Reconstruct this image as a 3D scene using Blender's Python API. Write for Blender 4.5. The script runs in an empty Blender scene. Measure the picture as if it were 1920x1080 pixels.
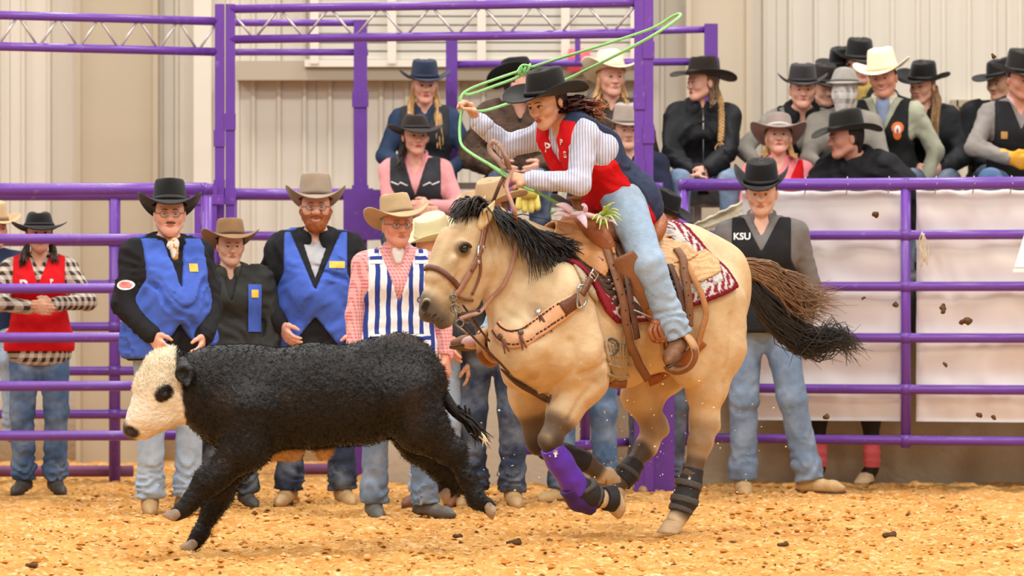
import bpy, bmesh, math, random
import numpy as np
from mathutils import Vector, Matrix, Euler
from mathutils.bvhtree import BVHTree

random.seed(7); RNG = np.random.default_rng(7)
C = bpy.context.scene.collection
SC = bpy.context.scene

# ------------------------------------------------------------------ camera, world, lights, exposure
FPX, CAMH, HORY = 7600.0, 1.27, 517.0           # focal length in pixels of a 1920 wide frame, camera height, horizon row
cam_d = bpy.data.cameras.new('camera'); cam = bpy.data.objects.new('camera', cam_d); C.objects.link(cam)
cam.location = (0, 0, CAMH); cam.rotation_euler = (math.pi / 2, 0, 0)
cam_d.sensor_width = 36; cam_d.lens = FPX / 1920 * 36; cam_d.shift_y = -23 / 1920
cam_d.clip_end = 200; cam_d.dof.use_dof = True; cam_d.dof.focus_distance = 19.6; cam_d.dof.aperture_fstop = 3.6
SC.camera = cam
vs = SC.view_settings; SC.display_settings.display_device = 'sRGB'
vs.view_transform = 'Standard'; vs.look = 'None'; vs.gamma = 1; vs.use_curve_mapping = False; vs.exposure = 0.2
W = bpy.data.worlds.new('arena_light'); SC.world = W; W.use_nodes = True
W.node_tree.nodes['Background'].inputs[0].default_value = (1.0, 0.98, 0.95, 1)
W.node_tree.nodes['Background'].inputs[1].default_value = 0.36
def area(name, loc, rot, sx, sy, power, col=(1, .985, .955)):
    d = bpy.data.lights.new(name, 'AREA'); d.shape = 'RECTANGLE'; d.size = sx; d.size_y = sy; d.energy = power; d.color = col
    o = bpy.data.objects.new(name, d); C.objects.link(o); o.location = loc; o.rotation_euler = rot; return o
for ix, lx in enumerate((-7.5, -2.5, 2.5, 7.5)):
    for iy, ly in enumerate((8, 14, 20, 26)):
        area('arena_lamp', (lx, ly, 8.0), (0, 0, 0), 1.2, 1.2, 215)

# ------------------------------------------------------------------ small helpers
def hx(s):
    s = s.lstrip('#'); v = [int(s[i:i + 2], 16) / 255 for i in (0, 2, 4)]
    return tuple(x / 12.92 if x <= .04045 else ((x + .055) / 1.055) ** 2.4 for x in v)
def at(px, py, Y):
    return np.array([(px - 960) / FPX * Y, Y, CAMH - (py - HORY) / FPX * Y])
def gy(py):                                     # distance of the ground seen at picture row py
    return FPX * CAMH / (py - HORY)
V3 = lambda *a: np.array(a, float)
def unit(v):
    v = np.asarray(v, float); return v / (np.linalg.norm(v) + 1e-12)
def lerp(a, b, t): return np.asarray(a, float) * (1 - t) + np.asarray(b, float) * t

def vnoise(x, y, z, seed=0):
    x, y, z = np.broadcast_arrays(x, y, z)
    xi, yi, zi = np.floor(x).astype(np.int64), np.floor(y).astype(np.int64), np.floor(z).astype(np.int64)
    fx, fy, fz = x - xi, y - yi, z - zi
    fx, fy, fz = [f * f * (3 - 2 * f) for f in (fx, fy, fz)]
    def h(a, b, c):
        n = (a * 73856093) ^ (b * 19349663) ^ (c * 83492791) ^ (seed * 2654435761)
        n = (n ^ (n >> 13)) * 1274126177 & 0x7fffffff
        n = (n ^ (n >> 15)) & 0xffff
        return n / 32767.5 - 1
    r = 0
    for i in (0, 1):
        for j in (0, 1):
            for k in (0, 1):
                r = r + h(xi + i, yi + j, zi + k) * (fx if i else 1 - fx) * (fy if j else 1 - fy) * (fz if k else 1 - fz)
    return r

# ------------------------------------------------------------------ materials
MATS = {}
def mat(name, col, rough=.7, bump=0, bscale=60, var=0, vscale=12, metal=0, attr=False, spec=.35, build=None, sheen=0, stretch=None, dark=None):
    if name in MATS: return MATS[name]
    m = bpy.data.materials.new(name); m.use_nodes = True; nt = m.node_tree; N = nt.nodes; L = nt.links
    b = N['Principled BSDF']; b.inputs['Roughness'].default_value = rough; b.inputs['Metallic'].default_value = metal
    b.inputs['Specular IOR Level'].default_value = spec
    if sheen: b.inputs['Sheen Weight'].default_value = sheen
    tc = N.new('ShaderNodeTexCoord'); co = tc.outputs['Object']
    if stretch:
        mp = N.new('ShaderNodeMapping'); mp.inputs['Scale'].default_value = stretch; L.new(co, mp.inputs[0]); co = mp.outputs[0]
    col = hx(col) if isinstance(col, str) else col
    if attr:
        at_ = N.new('ShaderNodeAttribute'); at_.attribute_name = 'Col'; src = at_.outputs['Color']
    else:
        rg = N.new('ShaderNodeRGB'); rg.outputs[0].default_value = (*col, 1); src = rg.outputs[0]
    if build: src = build(nt, co, src)
    if var:
        n = N.new('ShaderNodeTexNoise'); n.inputs['Scale'].default_value = vscale; n.inputs['Detail'].default_value = 5; L.new(co, n.inputs['Vector'])
        mr = N.new('ShaderNodeMapRange'); mr.inputs[1].default_value = .25; mr.inputs[2].default_value = .75
        mr.inputs[3].default_value = 1 - var; mr.inputs[4].default_value = 1 + var; L.new(n.outputs[0], mr.inputs[0])
        mx = N.new('ShaderNodeVectorMath'); mx.operation = 'SCALE'; L.new(src, mx.inputs[0]); L.new(mr.outputs[0], mx.inputs['Scale']); src = mx.outputs[0]
    L.new(src, b.inputs['Base Color'])
    if bump:
        n2 = N.new('ShaderNodeTexNoise'); n2.inputs['Scale'].default_value = bscale; n2.inputs['Detail'].default_value = 4; L.new(co, n2.inputs['Vector'])
        bp = N.new('ShaderNodeBump'); bp.inputs['Strength'].default_value = bump; bp.inputs['Distance'].default_value = .02
        L.new(n2.outputs[0], bp.inputs['Height']); L.new(bp.outputs[0], b.inputs['Normal'])
    MATS[name] = m; return m
def math_node(nt, op, a, b=None, c=None):
    n = nt.nodes.new('ShaderNodeMath'); n.operation = op
    for i, v in enumerate((a, b, c)):
        if v is None: continue
        if hasattr(v, 'is_linked') or hasattr(v, 'links'): nt.links.new(v, n.inputs[i])
        else: n.inputs[i].default_value = v
    return n.outputs[0]
def mix_node(nt, fac, a, b):
    n = nt.nodes.new('ShaderNodeMix'); n.data_type = 'RGBA'
    for s, v in ((n.inputs[0], fac), (n.inputs[6], a), (n.inputs[7], b)):
        if hasattr(v, 'links'): nt.links.new(v, s)
        elif s.type == 'RGBA': s.default_value = (*v[:3], 1)
        else: s.default_value = v
    return n.outputs[2]
def sep(nt, co):
    n = nt.nodes.new('ShaderNodeSeparateXYZ'); nt.links.new(co, n.inputs[0]); return n.outputs
def stripes(colb, period, duty, axis=0, wob=.0):
    def f(nt, co, src):
        s = sep(nt, co)[axis]
        if wob:
            nz = nt.nodes.new('ShaderNodeTexNoise'); nz.inputs['Scale'].default_value = 9; nt.links.new(co, nz.inputs['Vector'])
            s = math_node(nt, 'ADD', s, math_node(nt, 'MULTIPLY', nz.outputs[0], wob))
        fr = math_node(nt, 'FRACT', math_node(nt, 'DIVIDE', s, period))
        return mix_node(nt, math_node(nt, 'LESS_THAN', fr, duty), src, hx(colb))
    return f
def plaid(colb, colc, period, duty=.35):
    def f(nt, co, src):
        s = sep(nt, co)
        a = math_node(nt, 'LESS_THAN', math_node(nt, 'FRACT', math_node(nt, 'DIVIDE', math_node(nt, 'ADD', s[0], s[1]), period)), duty)
        b = math_node(nt, 'LESS_THAN', math_node(nt, 'FRACT', math_node(nt, 'DIVIDE', s[2], period)), duty)
        m1 = mix_node(nt, math_node(nt, 'MULTIPLY', math_node(nt, 'ADD', a, b), .5), src, hx(colb))
        return mix_node(nt, math_node(nt, 'MULTIPLY', a, b), m1, hx(colc))
    return f

# ------------------------------------------------------------------ objects
WM = {}
def new_mesh(name, V, Fc, m=None, smooth=True, cols=None):
    me = bpy.data.meshes.new(name); V = np.ascontiguousarray(V, dtype=np.float32).reshape(-1, 3)
    if isinstance(Fc, np.ndarray):
        nf, k = Fc.shape
        me.vertices.add(len(V)); me.vertices.foreach_set('co', V.ravel())
        me.loops.add(nf * k); me.loops.foreach_set('vertex_index', np.ascontiguousarray(Fc, dtype=np.int32).ravel())
        me.polygons.add(nf); me.polygons.foreach_set('loop_start', np.arange(0, nf * k, k, dtype=np.int32))
        me.polygons.foreach_set('loop_total', np.full(nf, k, dtype=np.int32))
    else:
        me.from_pydata(V.tolist(), [], [list(f) for f in Fc])
    me.polygons.foreach_set('use_smooth', np.full(len(me.polygons), smooth, dtype=bool))
    if cols is not None:
        a = me.color_attributes.new('Col', 'FLOAT_COLOR', 'POINT')
        cc = np.ones((len(V), 4), np.float32); cc[:, :3] = cols; a.data.foreach_set('color', cc.ravel())
    me.update(calc_edges=True); me.validate()
    if m is not None:
        for q in (m if isinstance(m, (list, tuple)) else [m]): me.materials.append(q)
    return me
def xf(M, V):
    A = np.array(M); return np.asarray(V, float) @ A[:3, :3].T + A[:3, 3]
def obj(name, V, Fc, m, parent=None, local=False, smooth=True, cols=None, origin=None):
    """one mesh object; V in world coordinates (or in the parent's own when local)"""
    V = np.asarray(V, float).reshape(-1, 3)
    if parent is None:
        if origin is None: origin = V3((V[:, 0].min() + V[:, 0].max()) / 2, (V[:, 1].min() + V[:, 1].max()) / 2, V[:, 2].min())
        o = bpy.data.objects.new(name, new_mesh(name, V - origin, Fc, m, smooth, cols)); o.location = origin
        WM[o.name] = Matrix.Translation(Vector(origin))
    else:
        if not local: V = xf(WM[parent.name].inverted(), V)
        o = bpy.data.objects.new(name, new_mesh(name, V, Fc, m, smooth, cols)); o.parent = parent; WM[o.name] = WM[parent.name]
    C.objects.link(o); return o
def tag(o, label=None, cat=None, group=None, kind=None):
    if label: o['label'] = label
    if cat: o['category'] = cat
    if group: o['group'] = group
    if kind: o['kind'] = kind
    return o
def empty(name, loc, rz=0, s=1.0):
    o = bpy.data.objects.new(name, None); C.objects.link(o); o.location = loc; o.rotation_euler = (0, 0, rz); o.scale = (s, s, s)
    o.empty_display_size = .1
    WM[o.name] = Matrix.Translation(Vector(loc)) @ Matrix.Rotation(rz, 4, 'Z') @ Matrix.Scale(s, 4); return o

class MB:                                        # collects simple shapes into one mesh
    def __init__(s): s.V, s.F, s.n = [], [], 0
    def add(s, V, Fc):
        V = np.asarray(V, float).reshape(-1, 3); s.V.append(V)
        s.F += [[i + s.n for i in f] for f in (Fc.tolist() if isinstance(Fc, np.ndarray) else Fc)]; s.n += len(V); return s
    def box(s, lo, hi, M=None):
        x0, y0, z0 = lo; x1, y1, z1 = hi
        V = V3([x0, y0, z0], [x1, y0, z0], [x1, y1, z0], [x0, y1, z0], [x0, y0, z1], [x1, y0, z1], [x1, y1, z1], [x0, y1, z1])
        if M is not None: V = xf(M, V)
        return s.add(V, [[0, 3, 2, 1], [4, 5, 6, 7], [0, 1, 5, 4], [1, 2, 6, 5], [2, 3, 7, 6], [3, 0, 4, 7]])
    def bar(s, a, b, w, h, up=(0, 0, 1)):
        a, b = np.asarray(a, float), np.asarray(b, float); t = unit(b - a); u = np.cross(t, up)
        u = unit(u) if np.linalg.norm(u) > 1e-4 else V3(1, 0, 0); v = np.cross(u, t)
        c = [(-1, -1), (1, -1), (1, 1), (-1, 1)]
        V = [p + u * i * w / 2 + v * j * h / 2 for p in (a, b) for i, j in c]
        return s.add(V, [[0, 1, 2, 3], [7, 6, 5, 4]] + [[i, i + 4, (i + 1) % 4 + 4, (i + 1) % 4] for i in range(4)])
    def tube(s, pts, r, n=8, cap=True, ell=1.0): V, Fc = tube(pts, r, n, cap, ell); return s.add(V, Fc)
    def build(s, name, m, parent=None, **k): return obj(name, np.concatenate(s.V), s.F, m, parent, **k)

def tube(pts, r, n=8, cap=True, ell=1.0, ref=None):
    P = np.asarray(pts, float); k = len(P); r = np.broadcast_to(np.asarray(r, float), (k,))
    T = np.gradient(P, axis=0); T /= (np.linalg.norm(T, axis=1, keepdims=True) + 1e-12)
    u = np.asarray(ref, float) if ref is not None else (V3(0, 0, 1) if abs(T[0][2]) < .9 else V3(1, 0, 0))
    V = []; an = np.linspace(0, 2 * math.pi, n, endpoint=False)
    for i in range(k):
        u = u - T[i] * np.dot(u, T[i]); u = unit(u); v = np.cross(T[i], u)
        V.append(P[i] + r[i] * (np.cos(an)[:, None] * u * ell + np.sin(an)[:, None] * v))
    V = np.concatenate(V); Fc = []
    for i in range(k - 1):
        for j in range(n):
            Fc.append([i * n + j, i * n + (j + 1) % n, (i + 1) * n + (j + 1) % n, (i + 1) * n + j])
    if cap: Fc.append(list(range(n))[::-1]); Fc.append([(k - 1) * n + j for j in range(n)])
    return V, Fc
def spline(pts, n=24):
    P = np.asarray(pts, float)
    if len(P) == 2: return lerp(P[0], P[1], np.linspace(0, 1, n)[:, None])
    P = np.vstack([2 * P[0] - P[1], P, 2 * P[-1] - P[-2]]); out = []
    segs = len(P) - 3; tt = np.linspace(0, segs, n)
    for t in tt:
        i = min(int(t), segs - 1); u = t - i; a, b, c, d = P[i:i + 4]
        out.append(.5 * ((2 * b) + (-a + c) * u + (2 * a - 5 * b + 4 * c - d) * u * u + (-a + 3 * b - 3 * c + d) * u ** 3))
    return np.array(out)
def ribbon(P, Nrm, w, t, close=False):
    """flat strap: centre line P, surface normals Nrm, width(s) w, thickness t"""
    P = np.asarray(P, float); Nrm = np.asarray(Nrm, float); k = len(P); w = np.broadcast_to(np.asarray(w, float), (k,))
    T = np.gradient(P, axis=0); V = []
    for i in range(k):
        sd = unit(np.cross(T[i], Nrm[i])); nn = unit(Nrm[i])
        V += [P[i] - sd * w[i] / 2, P[i] + sd * w[i] / 2, P[i] + sd * w[i] / 2 * .94 + nn * t, P[i] - sd * w[i] / 2 * .94 + nn * t]
    Fc = [[i * 4 + j, i * 4 + (j + 1) % 4, i * 4 + 4 + (j + 1) % 4, i * 4 + 4 + j] for i in range(k - 1) for j in range(4)]
    Fc += [[0, 3, 2, 1], [k * 4 - 4, k * 4 - 3, k * 4 - 2, k * 4 - 1]]
    return np.array(V), Fc
def ball(c, r, n=10, sc=(1, 1, 1), R=None):
    V, Fc = [], []
    for i in range(n + 1):
        a = math.pi * i / n
        for j in range(2 * n):
            b = math.pi * j / n
            V.append([math.sin(a) * math.cos(b) * sc[0], math.sin(a) * math.sin(b) * sc[1], math.cos(a) * sc[2]])
    V = np.array(V) * r
    if R is not None: V = V @ np.array(R).T
    m = 2 * n
    Fc = [[i * m + j, (i + 1) * m + j, (i + 1) * m + (j + 1) % m, i * m + (j + 1) % m] for i in range(n) for j in range(m)]
    return V + np.asarray(c, float), Fc

# ------------------------------------------------------------------ blended bodies: distance field + surface nets
def surfnet(Fd, xs, ys, zs):
    ins = Fd < 0; nx, ny, nz = Fd.shape
    off = [(i, j, k) for i in (0, 1) for j in (0, 1) for k in (0, 1)]
    s = np.zeros((nx - 1, ny - 1, nz - 1), np.int8)
    for i, j, k in off: s += ins[i:nx - 1 + i, j:ny - 1 + j, k:nz - 1 + k]
    act = (s > 0) & (s < 8); I, J, K = np.nonzero(act); n = len(I)
    idx = np.full(act.shape, -1, np.int32); idx[I, J, K] = np.arange(n)
    val = [Fd[I + i, J + j, K + k] for i, j, k in off]
    px = [xs[I], xs[I + 1]]; py = [ys[J], ys[J + 1]]; pz = [zs[K], zs[K + 1]]
    acc = np.zeros((n, 3)); cnt = np.zeros(n)
    for a in range(8):
        for b in range(a + 1, 8):
            d = [q for q in range(3) if off[a][q] != off[b][q]]
            if len(d) != 1: continue
            m = (val[a] < 0) != (val[b] < 0); t = np.where(m, val[a] / (val[a] - val[b] + 1e-20), 0)
            pa = [px[off[a][0]], py[off[a][1]], pz[off[a][2]]]; pb = [px[off[b][0]], py[off[b][1]], pz[off[b][2]]]
            for q in range(3): acc[:, q] += np.where(m, pa[q] + (pb[q] - pa[q]) * t, 0)
            cnt += m
    V = acc / cnt[:, None]; Q = []
    def quads(ch, A):
        I, J, K = np.nonzero(ch); return I, J, K
    ch = (ins[:-1] != ins[1:])[:, 1:-1, 1:-1]; I, J, K = np.nonzero(ch); J += 1; K += 1
    q = np.stack([idx[I, J - 1, K - 1], idx[I, J, K - 1], idx[I, J, K], idx[I, J - 1, K]], 1); f = ~ins[I, J, K]; q[f] = q[f][:, ::-1]; Q.append(q)
    ch = (ins[:, :-1] != ins[:, 1:])[1:-1, :, 1:-1]; I, J, K = np.nonzero(ch); I += 1; K += 1
    q = np.stack([idx[I - 1, J, K - 1], idx[I - 1, J, K], idx[I, J, K], idx[I, J, K - 1]], 1); f = ~ins[I, J, K]; q[f] = q[f][:, ::-1]; Q.append(q)
    ch = (ins[:, :, :-1] != ins[:, :, 1:])[1:-1, 1:-1, :]; I, J, K = np.nonzero(ch); I += 1; J += 1
    q = np.stack([idx[I - 1, J - 1, K], idx[I, J - 1, K], idx[I, J, K], idx[I - 1, J, K]], 1); f = ~ins[I, J, K]; q[f] = q[f][:, ::-1]; Q.append(q)
    return V, np.concatenate(Q)
def axis_lines(lo, hi, h, fine):
    edges = [(lo, hi, h)]; xs = [lo]
    x = lo
    while x < hi:
        st = h
        for a, b, hf in fine:
            if a - hf <= x < b: st = min(st, hf)
            elif x < a < x + st: st = min(st, max(a - x, hf))
        x += st; xs.append(x)
    return np.array(xs)
class Sdf:
    def __init__(s): s.p = []
    def cone(s, a, b, ra, rb=None, k=.03, ys=1.0, op='u', R=None):
        s.p.append((np.asarray(a, float), np.asarray(b, float), ra, ra if rb is None else rb, k, ys, op, None)); return s
    def sph(s, c, r, k=.03, ys=1.0, op='u'): return s.cone(c, c, r, r, k, ys, op)
    def ell(s, c, rad, R=None, k=.03, op='u'):
        s.p.append((np.asarray(c, float), np.asarray(rad, float), 0, 0, k, 1, op, np.eye(3) if R is None else np.array(R))); return s
    def chain(s, pts, rs, k=.03, ys=1.0):
        for i in range(len(pts) - 1): s.cone(pts[i], pts[i + 1], rs[i], rs[i + 1], k, ys)
        return s
    def bounds(s, off):
        lo, hi = np.full(3, 9e9), np.full(3, -9e9)
        for a, b, ra, rb, k, ys, op, R in s.p:
            if op != 'u': continue
            l, h = s.pb(a, b, ra, rb, ys, R); lo = np.minimum(lo, l); hi = np.maximum(hi, h)
        return lo - off, hi + off
    def pb(s, a, b, ra, rb, ys, R):
        if R is not None: m = max(b); return a - m, a + m
        r = V3(1, max(ys, .01), 1)
        return np.minimum(a - ra * r, b - rb * r), np.maximum(a + ra * r, b + rb * r)
    def field(s, xs, ys_, zs, off=0.0):
        D = np.full((len(xs), len(ys_), len(zs)), 1.0, np.float32); ax = (xs, ys_, zs)
        hm = [np.max(np.diff(q)) for q in ax]
        for a, b, ra, rb, k, ysc, op, R in s.p:
            lo, hi = s.pb(a, b, ra, rb, ysc, R)
            sl = [slice(max(0, np.searchsorted(ax[q], lo[q] - k - off - 2.5 * hm[q]) - 1), np.searchsorted(ax[q], hi[q] + k + off + 2.5 * hm[q]) + 1) for q in range(3)]
            X = xs[sl[0]][:, None, None].astype(np.float32); Y = ys_[sl[1]][None, :, None].astype(np.float32); Z = zs[sl[2]][None, None, :].astype(np.float32)
            if X.size == 0 or Y.size == 0 or Z.size == 0: continue
            if R is not None:
                x, y, z = X - a[0], Y - a[1], Z - a[2]
                q = [(R[0][i] * x + R[1][i] * y + R[2][i] * z) for i in range(3)]
                k0 = np.sqrt(sum((q[i] / (b[i] + off)) ** 2 for i in range(3))); k1 = np.sqrt(sum((q[i] / (b[i] + off) ** 2) ** 2 for i in range(3)))
                d = k0 * (k0 - 1) / (k1 + 1e-6)
            else:
                x, y, z = X - a[0], (Y - a[1]) / ysc, Z - a[2]; e = b - a; e = V3(e[0], e[1] / ysc, e[2]); l2 = float(e @ e)
                if l2 < 1e-12: d = np.sqrt(x * x + y * y + z * z) - (ra + off)
                else:
                    t = np.clip((x * e[0] + y * e[1] + z * e[2]) / l2, 0, 1)
                    d = np.sqrt((x - t * e[0]) ** 2 + (y - t * e[1]) ** 2 + (z - t * e[2]) ** 2) - (ra + off + (rb - ra) * t)
            v = D[sl[0], sl[1], sl[2]]
            if op == 's':
                d = -d; h = np.maximum(k - np.abs(v - d), 0) / k; D[sl[0], sl[1], sl[2]] = np.maximum(v, d) + h * h * k * .25
            else:
                h = np.maximum(k - np.abs(v - d), 0) / k; D[sl[0], sl[1], sl[2]] = np.minimum(v, d) - h * h * k * .25
        return D
    def mesh(s, h, off=0.0, fine=(), post=None, box=None):
        lo, hi = s.bounds(off) if box is None else box
        lo, hi = lo - 3 * h, hi + 3 * h
        xs, ys_, zs = [axis_lines(lo[q], hi[q], h, [(f[0][q], f[1][q], f[2]) for f in fine]) for q in range(3)]
        D = s.field(xs, ys_, zs, off)
        if post is not None: D = post(xs[:, None, None], ys_[None, :, None], zs[None, None, :], D)
        D[0] = D[-1] = 1; D[:, 0] = D[:, -1] = 1; D[:, :, 0] = D[:, :, -1] = 1
        D = np.where(np.abs(D) < 1e-7, 1e-7, D)
        return surfnet(D, xs, ys_, zs)
# ================================================================== SETTING
def purple_wear(nt, co, src):
    n = nt.nodes.new('ShaderNodeTexNoise'); n.inputs['Scale'].default_value = 22; n.inputs['Detail'].default_value = 6; nt.links.new(co, n.inputs['Vector'])
    f = nt.nodes.new('ShaderNodeMapRange'); f.inputs[1].default_value = .62; f.inputs[2].default_value = .75; nt.links.new(n.outputs[0], f.inputs[0])
    return mix_node(nt, math_node(nt, 'MULTIPLY', f.outputs[0], .45), src, hx('#9a78a8'))
PURP = mat('purple_paint', '#7040a2', rough=.32, spec=.5, var=.08, vscale=5, bump=.05, bscale=40, build=purple_wear)
STEEL = mat('bare_steel', '#c9c0bb', rough=.4, metal=.5, spec=.5)
SIDING = mat('wall_siding', '#d6cdbe', rough=.6, var=.03, vscale=1.2)
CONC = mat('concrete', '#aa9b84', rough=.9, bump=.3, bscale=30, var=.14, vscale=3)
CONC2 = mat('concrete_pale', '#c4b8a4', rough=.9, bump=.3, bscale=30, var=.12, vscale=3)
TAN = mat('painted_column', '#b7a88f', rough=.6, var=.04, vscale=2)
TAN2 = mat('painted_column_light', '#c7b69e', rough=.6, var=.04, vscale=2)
CREAMT = mat('trim_cream', '#e3d9c9', rough=.6)

def dirt(nt, co, src):
    def nz(scale, det, vec=co):
        n = nt.nodes.new('ShaderNodeTexNoise'); n.inputs['Scale'].default_value = scale; n.inputs['Detail'].default_value = det; nt.links.new(vec, n.inputs['Vector']); return n.outputs[0]
    def ramp(v, a, b):
        r = nt.nodes.new('ShaderNodeMapRange'); r.inputs[1].default_value = a; r.inputs[2].default_value = b; nt.links.new(v, r.inputs[0]); return r.outputs[0]
    a = mix_node(nt, ramp(nz(3.2, 6), .35, .65), hx('#bf823f'), hx('#d39d57'))
    b = mix_node(nt, math_node(nt, 'MULTIPLY', ramp(nz(26, 4), .52, .68), .75), a, hx('#f0cb96'))
    c_ = mix_node(nt, math_node(nt, 'MULTIPLY', ramp(nz(34, 5), .60, .70), .65), b, hx('#7d4a22'))
    v = nt.nodes.new('ShaderNodeTexVoronoi'); v.inputs['Scale'].default_value = 38; nt.links.new(co, v.inputs['Vector'])
    return mix_node(nt, math_node(nt, 'MULTIPLY', ramp(v.outputs['Distance'], .32, .12), .18), c_, hx('#f3d3a0'))
DIRT = mat('arena_dirt', '#d0904a', rough=.95, spec=.1, build=dirt, bump=.9, bscale=45)

def ground_z(x, y):
    z = .016 * vnoise(x * 2.1, y * 2.1, 0, 1) + .014 * vnoise(x * 6.5, y * 5, 0, 2) + .013 * vnoise(x * 15, y * 10, 0, 3) + .013 * vnoise(x * 34, y * 22, 0, 4)
    return z - .014
gx = np.arange(-3.6, 3.61, .027); gyv = np.concatenate([np.arange(15.8, 22, .034), np.arange(22, 28.3, .06)])
GX, GY = np.meshgrid(gx, gyv, indexing='ij'); GZ = ground_z(GX, GY)
n1, n2 = GX.shape; ii = np.arange(n1 * n2).reshape(n1, n2)
fq = np.stack([ii[:-1, :-1], ii[1:, :-1], ii[1:, 1:], ii[:-1, 1:]], -1).reshape(-1, 4)
fl = obj('floor', np.stack([GX, GY, GZ], -1), fq, DIRT, origin=V3(0, 22, 0)); tag(fl, kind='structure', label='loose orange arena dirt in front of the fences')
fo = MB().box((-16, -4, -.3), (16, 34, -.07)).build('floor', DIRT, origin=V3(0, 15, 0)); tag(fo, kind='structure', label='arena floor beyond the raked dirt')

# clods and chips lying all over the dirt: nobody could count them
def clods(n, seed, lo, hi, smin, smax, name, m, z0=None):
    r = np.random.default_rng(seed)
    base = V3([1, 0, 0], [0, 1, 0], [-1, 0, 0], [0, -1, 0], [0, 0, 1], [0, 0, -1])
    bf = np.array([[0, 1, 4], [1, 2, 4], [2, 3, 4], [3, 0, 4], [1, 0, 5], [2, 1, 5], [3, 2, 5], [0, 3, 5]])
    x = r.uniform(lo[0], hi[0], n); y = r.uniform(lo[1] ** .5, hi[1] ** .5, n) ** 2; s = smin + (smax - smin) * r.random(n) ** 3.5
    ang = r.uniform(0, 6.28, n); j = r.uniform(.55, 1.3, (n, 6, 1))
    V = base[None] * j * s[:, None, None] * np.stack([np.full(n, 1.25), np.full(n, 1.0), r.uniform(.35, .75, n)], 1)[:, None, :]
    cx, sx = np.cos(ang)[:, None], np.sin(ang)[:, None]
    V = np.stack([V[..., 0] * cx - V[..., 1] * sx + x[:, None], V[..., 0] * sx + V[..., 1] * cx + y[:, None], V[..., 2] + (ground_z(x, y) + s * .15)[:, None]], -1)
    o = obj(name, V.reshape(-1, 3), (bf[None] + np.arange(n)[:, None, None] * 6).reshape(-1, 3), m, smooth=False)
    return tag(o, kind='stuff')
PALE = mat('clod_pale', '#e2b06e', rough=.95, spec=.1, var=.25, vscale=4, bump=.5, bscale=90)
DARKC = mat('clod_dark', '#7a4a22', rough=.95, spec=.1, var=.35, vscale=3, bump=.5, bscale=90)
ORG = mat('clod_orange', '#c6843c', rough=.95, spec=.1, var=.3, vscale=3, bump=.5, bscale=90)
tag(clods(3000, 11, (-2.6, 16.2), (2.6, 24.6), .006, .022, 'dirt_clods', PALE), 'pale crumbs of dirt scattered over the arena floor', 'dirt')
tag(clods(3600, 12, (-2.6, 16.2), (2.6, 24.6), .006, .026, 'dirt_clods', ORG), 'orange crumbs of dirt scattered over the arena floor', 'dirt')
tag(clods(950, 13, (-2.6, 16.2), (2.6, 24.2), .005, .021, 'wood_chips', DARKC), 'dark brown chips and crumbs scattered over the arena floor', 'dirt')

# back wall: steel sheets, each a panel with three ribs
wb = MB().box((-9, 28.1, -.1), (9, 28.2, 5)).build('wall_back', SIDING, origin=V3(0, 28.15, 0)); tag(wb, kind='structure')
def sheet(x0, w, z0, z1):
    prof = []; nr = 3; p = w / nr
    for i in range(nr):
        a = x0 + i * p
        prof += [(a, 0), (a + p * .40, 0), (a + p * .46, -.028), (a + p * .58, -.028), (a + p * .64, 0)]
    prof.append((x0 + w - .004, 0))
    V = [[x, 28.085 + d, z] for z in (z0, z1) for x, d in prof] + [[x, 28.1 + 0 * d, z] for z in (z0, z1) for x, d in (prof[0], prof[-1])]
    k = len(prof); Fc = [[i, i + 1, k + i + 1, k + i] for i in range(k - 1)]; b = 2 * k
    Fc += [[0, k, b + 2, b], [k - 1, b + 1, b + 3, 2 * k - 1], [b, b + 1, b + 3, b + 2]]
    return np.array(V), Fc
pw = .531; x = -5.6; first = None
while x < 5.6:
    if first is None:
        V, Fc = sheet(0, pw, .84, 4.8); first = obj('wall_panel', V, Fc, SIDING, wb, smooth=False); first.location.x += x; po = first
    else:
        po = first.copy(); C.objects.link(po); po.location = first.location; po.location.x = first.location.x + (x + 5.6)
    x += pw
MB().box((-7, 27.98, -.1), (7, 28.09, .84)).build('concrete_base', CONC2, wb)
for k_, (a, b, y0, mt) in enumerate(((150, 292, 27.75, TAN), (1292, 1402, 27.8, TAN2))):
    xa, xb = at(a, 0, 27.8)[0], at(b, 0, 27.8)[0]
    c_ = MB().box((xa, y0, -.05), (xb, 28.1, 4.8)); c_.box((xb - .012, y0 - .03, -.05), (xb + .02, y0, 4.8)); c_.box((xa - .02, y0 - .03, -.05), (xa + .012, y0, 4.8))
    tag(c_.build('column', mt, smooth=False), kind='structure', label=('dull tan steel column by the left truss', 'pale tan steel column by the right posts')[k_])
# pale flashing strips left of the arch
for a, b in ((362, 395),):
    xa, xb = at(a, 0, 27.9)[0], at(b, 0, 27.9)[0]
    tag(MB().box((xa, 27.95, -.05), (xb, 28.1, 4.8)).build('trim_1', CREAMT, smooth=False), kind='structure')
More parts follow.
